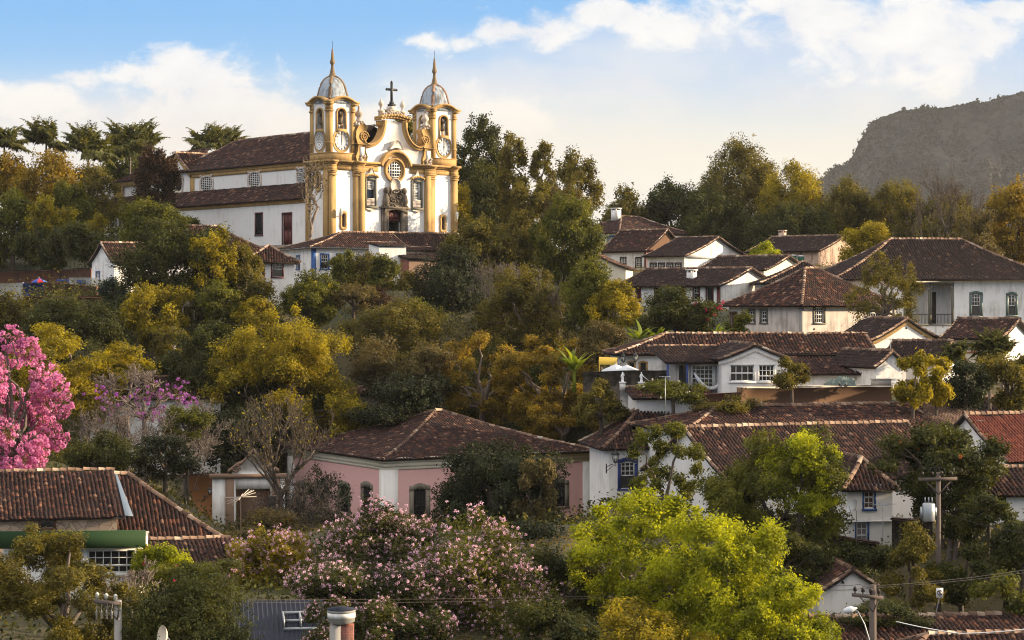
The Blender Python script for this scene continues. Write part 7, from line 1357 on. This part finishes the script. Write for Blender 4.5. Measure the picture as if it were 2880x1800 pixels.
T_('shrub', 'lilac dotted shrub beside the round water tank', 860, 1690, 980, 1850, 90, 'deep_leaf', .14, 'round', bloom=('lilac_blossom', 60, .08, 'all'), cat='shrub'); T_('shrub', 'dark shrubs with yellow tips at the bottom of the view', 1440, 1690, 1680, 1880, 96, 'deep_leaf', .18, 'sprawl', bloom=('gold_leaf', 25, .15, 'top'), cat='shrub'); T_('shrub', 'dark shrub between the pink blossoming tree and the water tank', 1000, 1700, 1260, 1900, 94, 'deep_leaf', .18, 'sprawl', bloom=('lilac_blossom', 60, .1, 'all'), cat='shrub')
T_('shrub', 'dark shrub in the gap between the pink blossoming tree and the lime green trees', 1490, 1560, 1690, 1760, 112, 'deep_leaf', .2, 'sprawl', dens=1.2, cat='shrub'); T_('shrub', 'dark bushes behind the lilac trees at the foot of the pink wall', 930, 1450, 1260, 1620, 130, 'deep_leaf', .22, 'sprawl', dens=1.2, cat='shrub'); T_('shrub', 'green bushes behind the blossoming tree beside the lean-to roof', 600, 1560, 900, 1720, 125, 'olive_leaf', .22, 'sprawl', dens=1.1, cat='shrub')
T_('shrub', 'olive scrub below the mossy wall with the white statues', 1620, 1075, 1760, 1190, 149, 'olive_leaf', .22, 'sprawl', dens=1.0, cat='shrub')
T_('lilac_tree', 'low lilac flowering branches between the water tank and the wide lilac tree', 840, 1590, 1260, 1830, 106, 'deep_leaf', .19, 'sprawl', dens=1.3, bloom=('lilac_blossom', 190, .12, 'all')); T_('lime_tree', 'low lime green sprays spilling past the street lamp', 2060, 1640, 2365, 1900, 101, 'lime_leaf', .2, 'dome', ncl=60, cr=(.09, .2), dens=.8, bk='grey_bark')
# low growth between the trees
rs = np.random.RandomState(77); N = 150000; yy = rs.uniform(95, 300, N); xx = rs.uniform(-.27, .27, N) * yy; keep = np.ones(N, bool)
for hh in HOUSES:
    lx = (xx - hh.A[0]) * math.cos(hh.ph) + (yy - hh.A[1]) * math.sin(hh.ph); ly = -(xx - hh.A[0]) * math.sin(hh.ph) + (yy - hh.A[1]) * math.cos(hh.ph); keep &= ~((lx > -.5) & (lx < hh.w + .5) & (ly > -.8) & (ly < hh.dep + .5))
lx = (xx - church.A[0]) * math.cos(church.ph) + (yy - church.A[1]) * math.sin(church.ph); ly = -(xx - church.A[0]) * math.sin(church.ph) + (yy - church.A[1]) * math.cos(church.ph); keep &= ~((lx > -3) & (lx < 21) & (ly > -6) & (ly < 58))
xx, yy = xx[keep], yy[keep]; nn = fbm(xx, yy, 90, 4, .08); a_ = nn > .03; b_ = nn < -.08
rs2 = np.random.RandomState(5); NN = 160000; y2 = rs2.uniform(168, 232, NN); x2 = rs2.uniform(-.245, .02, NN) * y2; k2 = fbm(x2, y2, 55, 4, .12) > -.12
for hh in HOUSES + [church]:
    dp_ = hh.dep if hh is not church else 58; lx = (x2 - hh.A[0]) * math.cos(hh.ph) + (y2 - hh.A[1]) * math.sin(hh.ph); ly = -(x2 - hh.A[0]) * math.sin(hh.ph) + (y2 - hh.A[1]) * math.cos(hh.ph); k2 &= ~((lx > -1) & (lx < hh.w + 1) & (ly > -2.5) & (ly < dp_ + 1))
x2, y2 = x2[k2], y2[k2]; s2 = fbm(x2, y2, 56, 3, .2) > 0; ground_cover('hillside_scrub', 'olive_leaf', (x2[s2], y2[s2]), .26, 1.0); ground_cover('hillside_scrub', 'deep_leaf', (x2[~s2], y2[~s2]), .26, .8)
ground_cover('undergrowth', 'deep_leaf', (xx[a_], yy[a_]), .27, .5); ground_cover('dry_scrub', 'olive_leaf', (xx[~a_ & ~b_], yy[~a_ & ~b_]), .25, .32); ground_cover('grass', 'dry_grass', (xx[b_], yy[b_]), .24, .10)
# ---------------------------------------------------------------- the evening haze in the valley
m = bpy.data.materials.new('haze'); m.use_nodes = True; t = NT(m.node_tree); t.n.clear()
pv = t.add('ShaderNodeVolumePrincipled'); pv.inputs['Color'].default_value = (.90, .91, .95, 1); pv.inputs['Density'].default_value = .000042; pv.inputs['Anisotropy'].default_value = 0.0
t.l.new(pv.outputs[0], t.add('ShaderNodeOutputMaterial').inputs['Volume']); MATS['haze'] = m
mb_ = MB(); mb_.box(-4500, -70, -32, 4500, 5700, 345); tag(mb_.build('haze', 'haze'), kind='stuff')
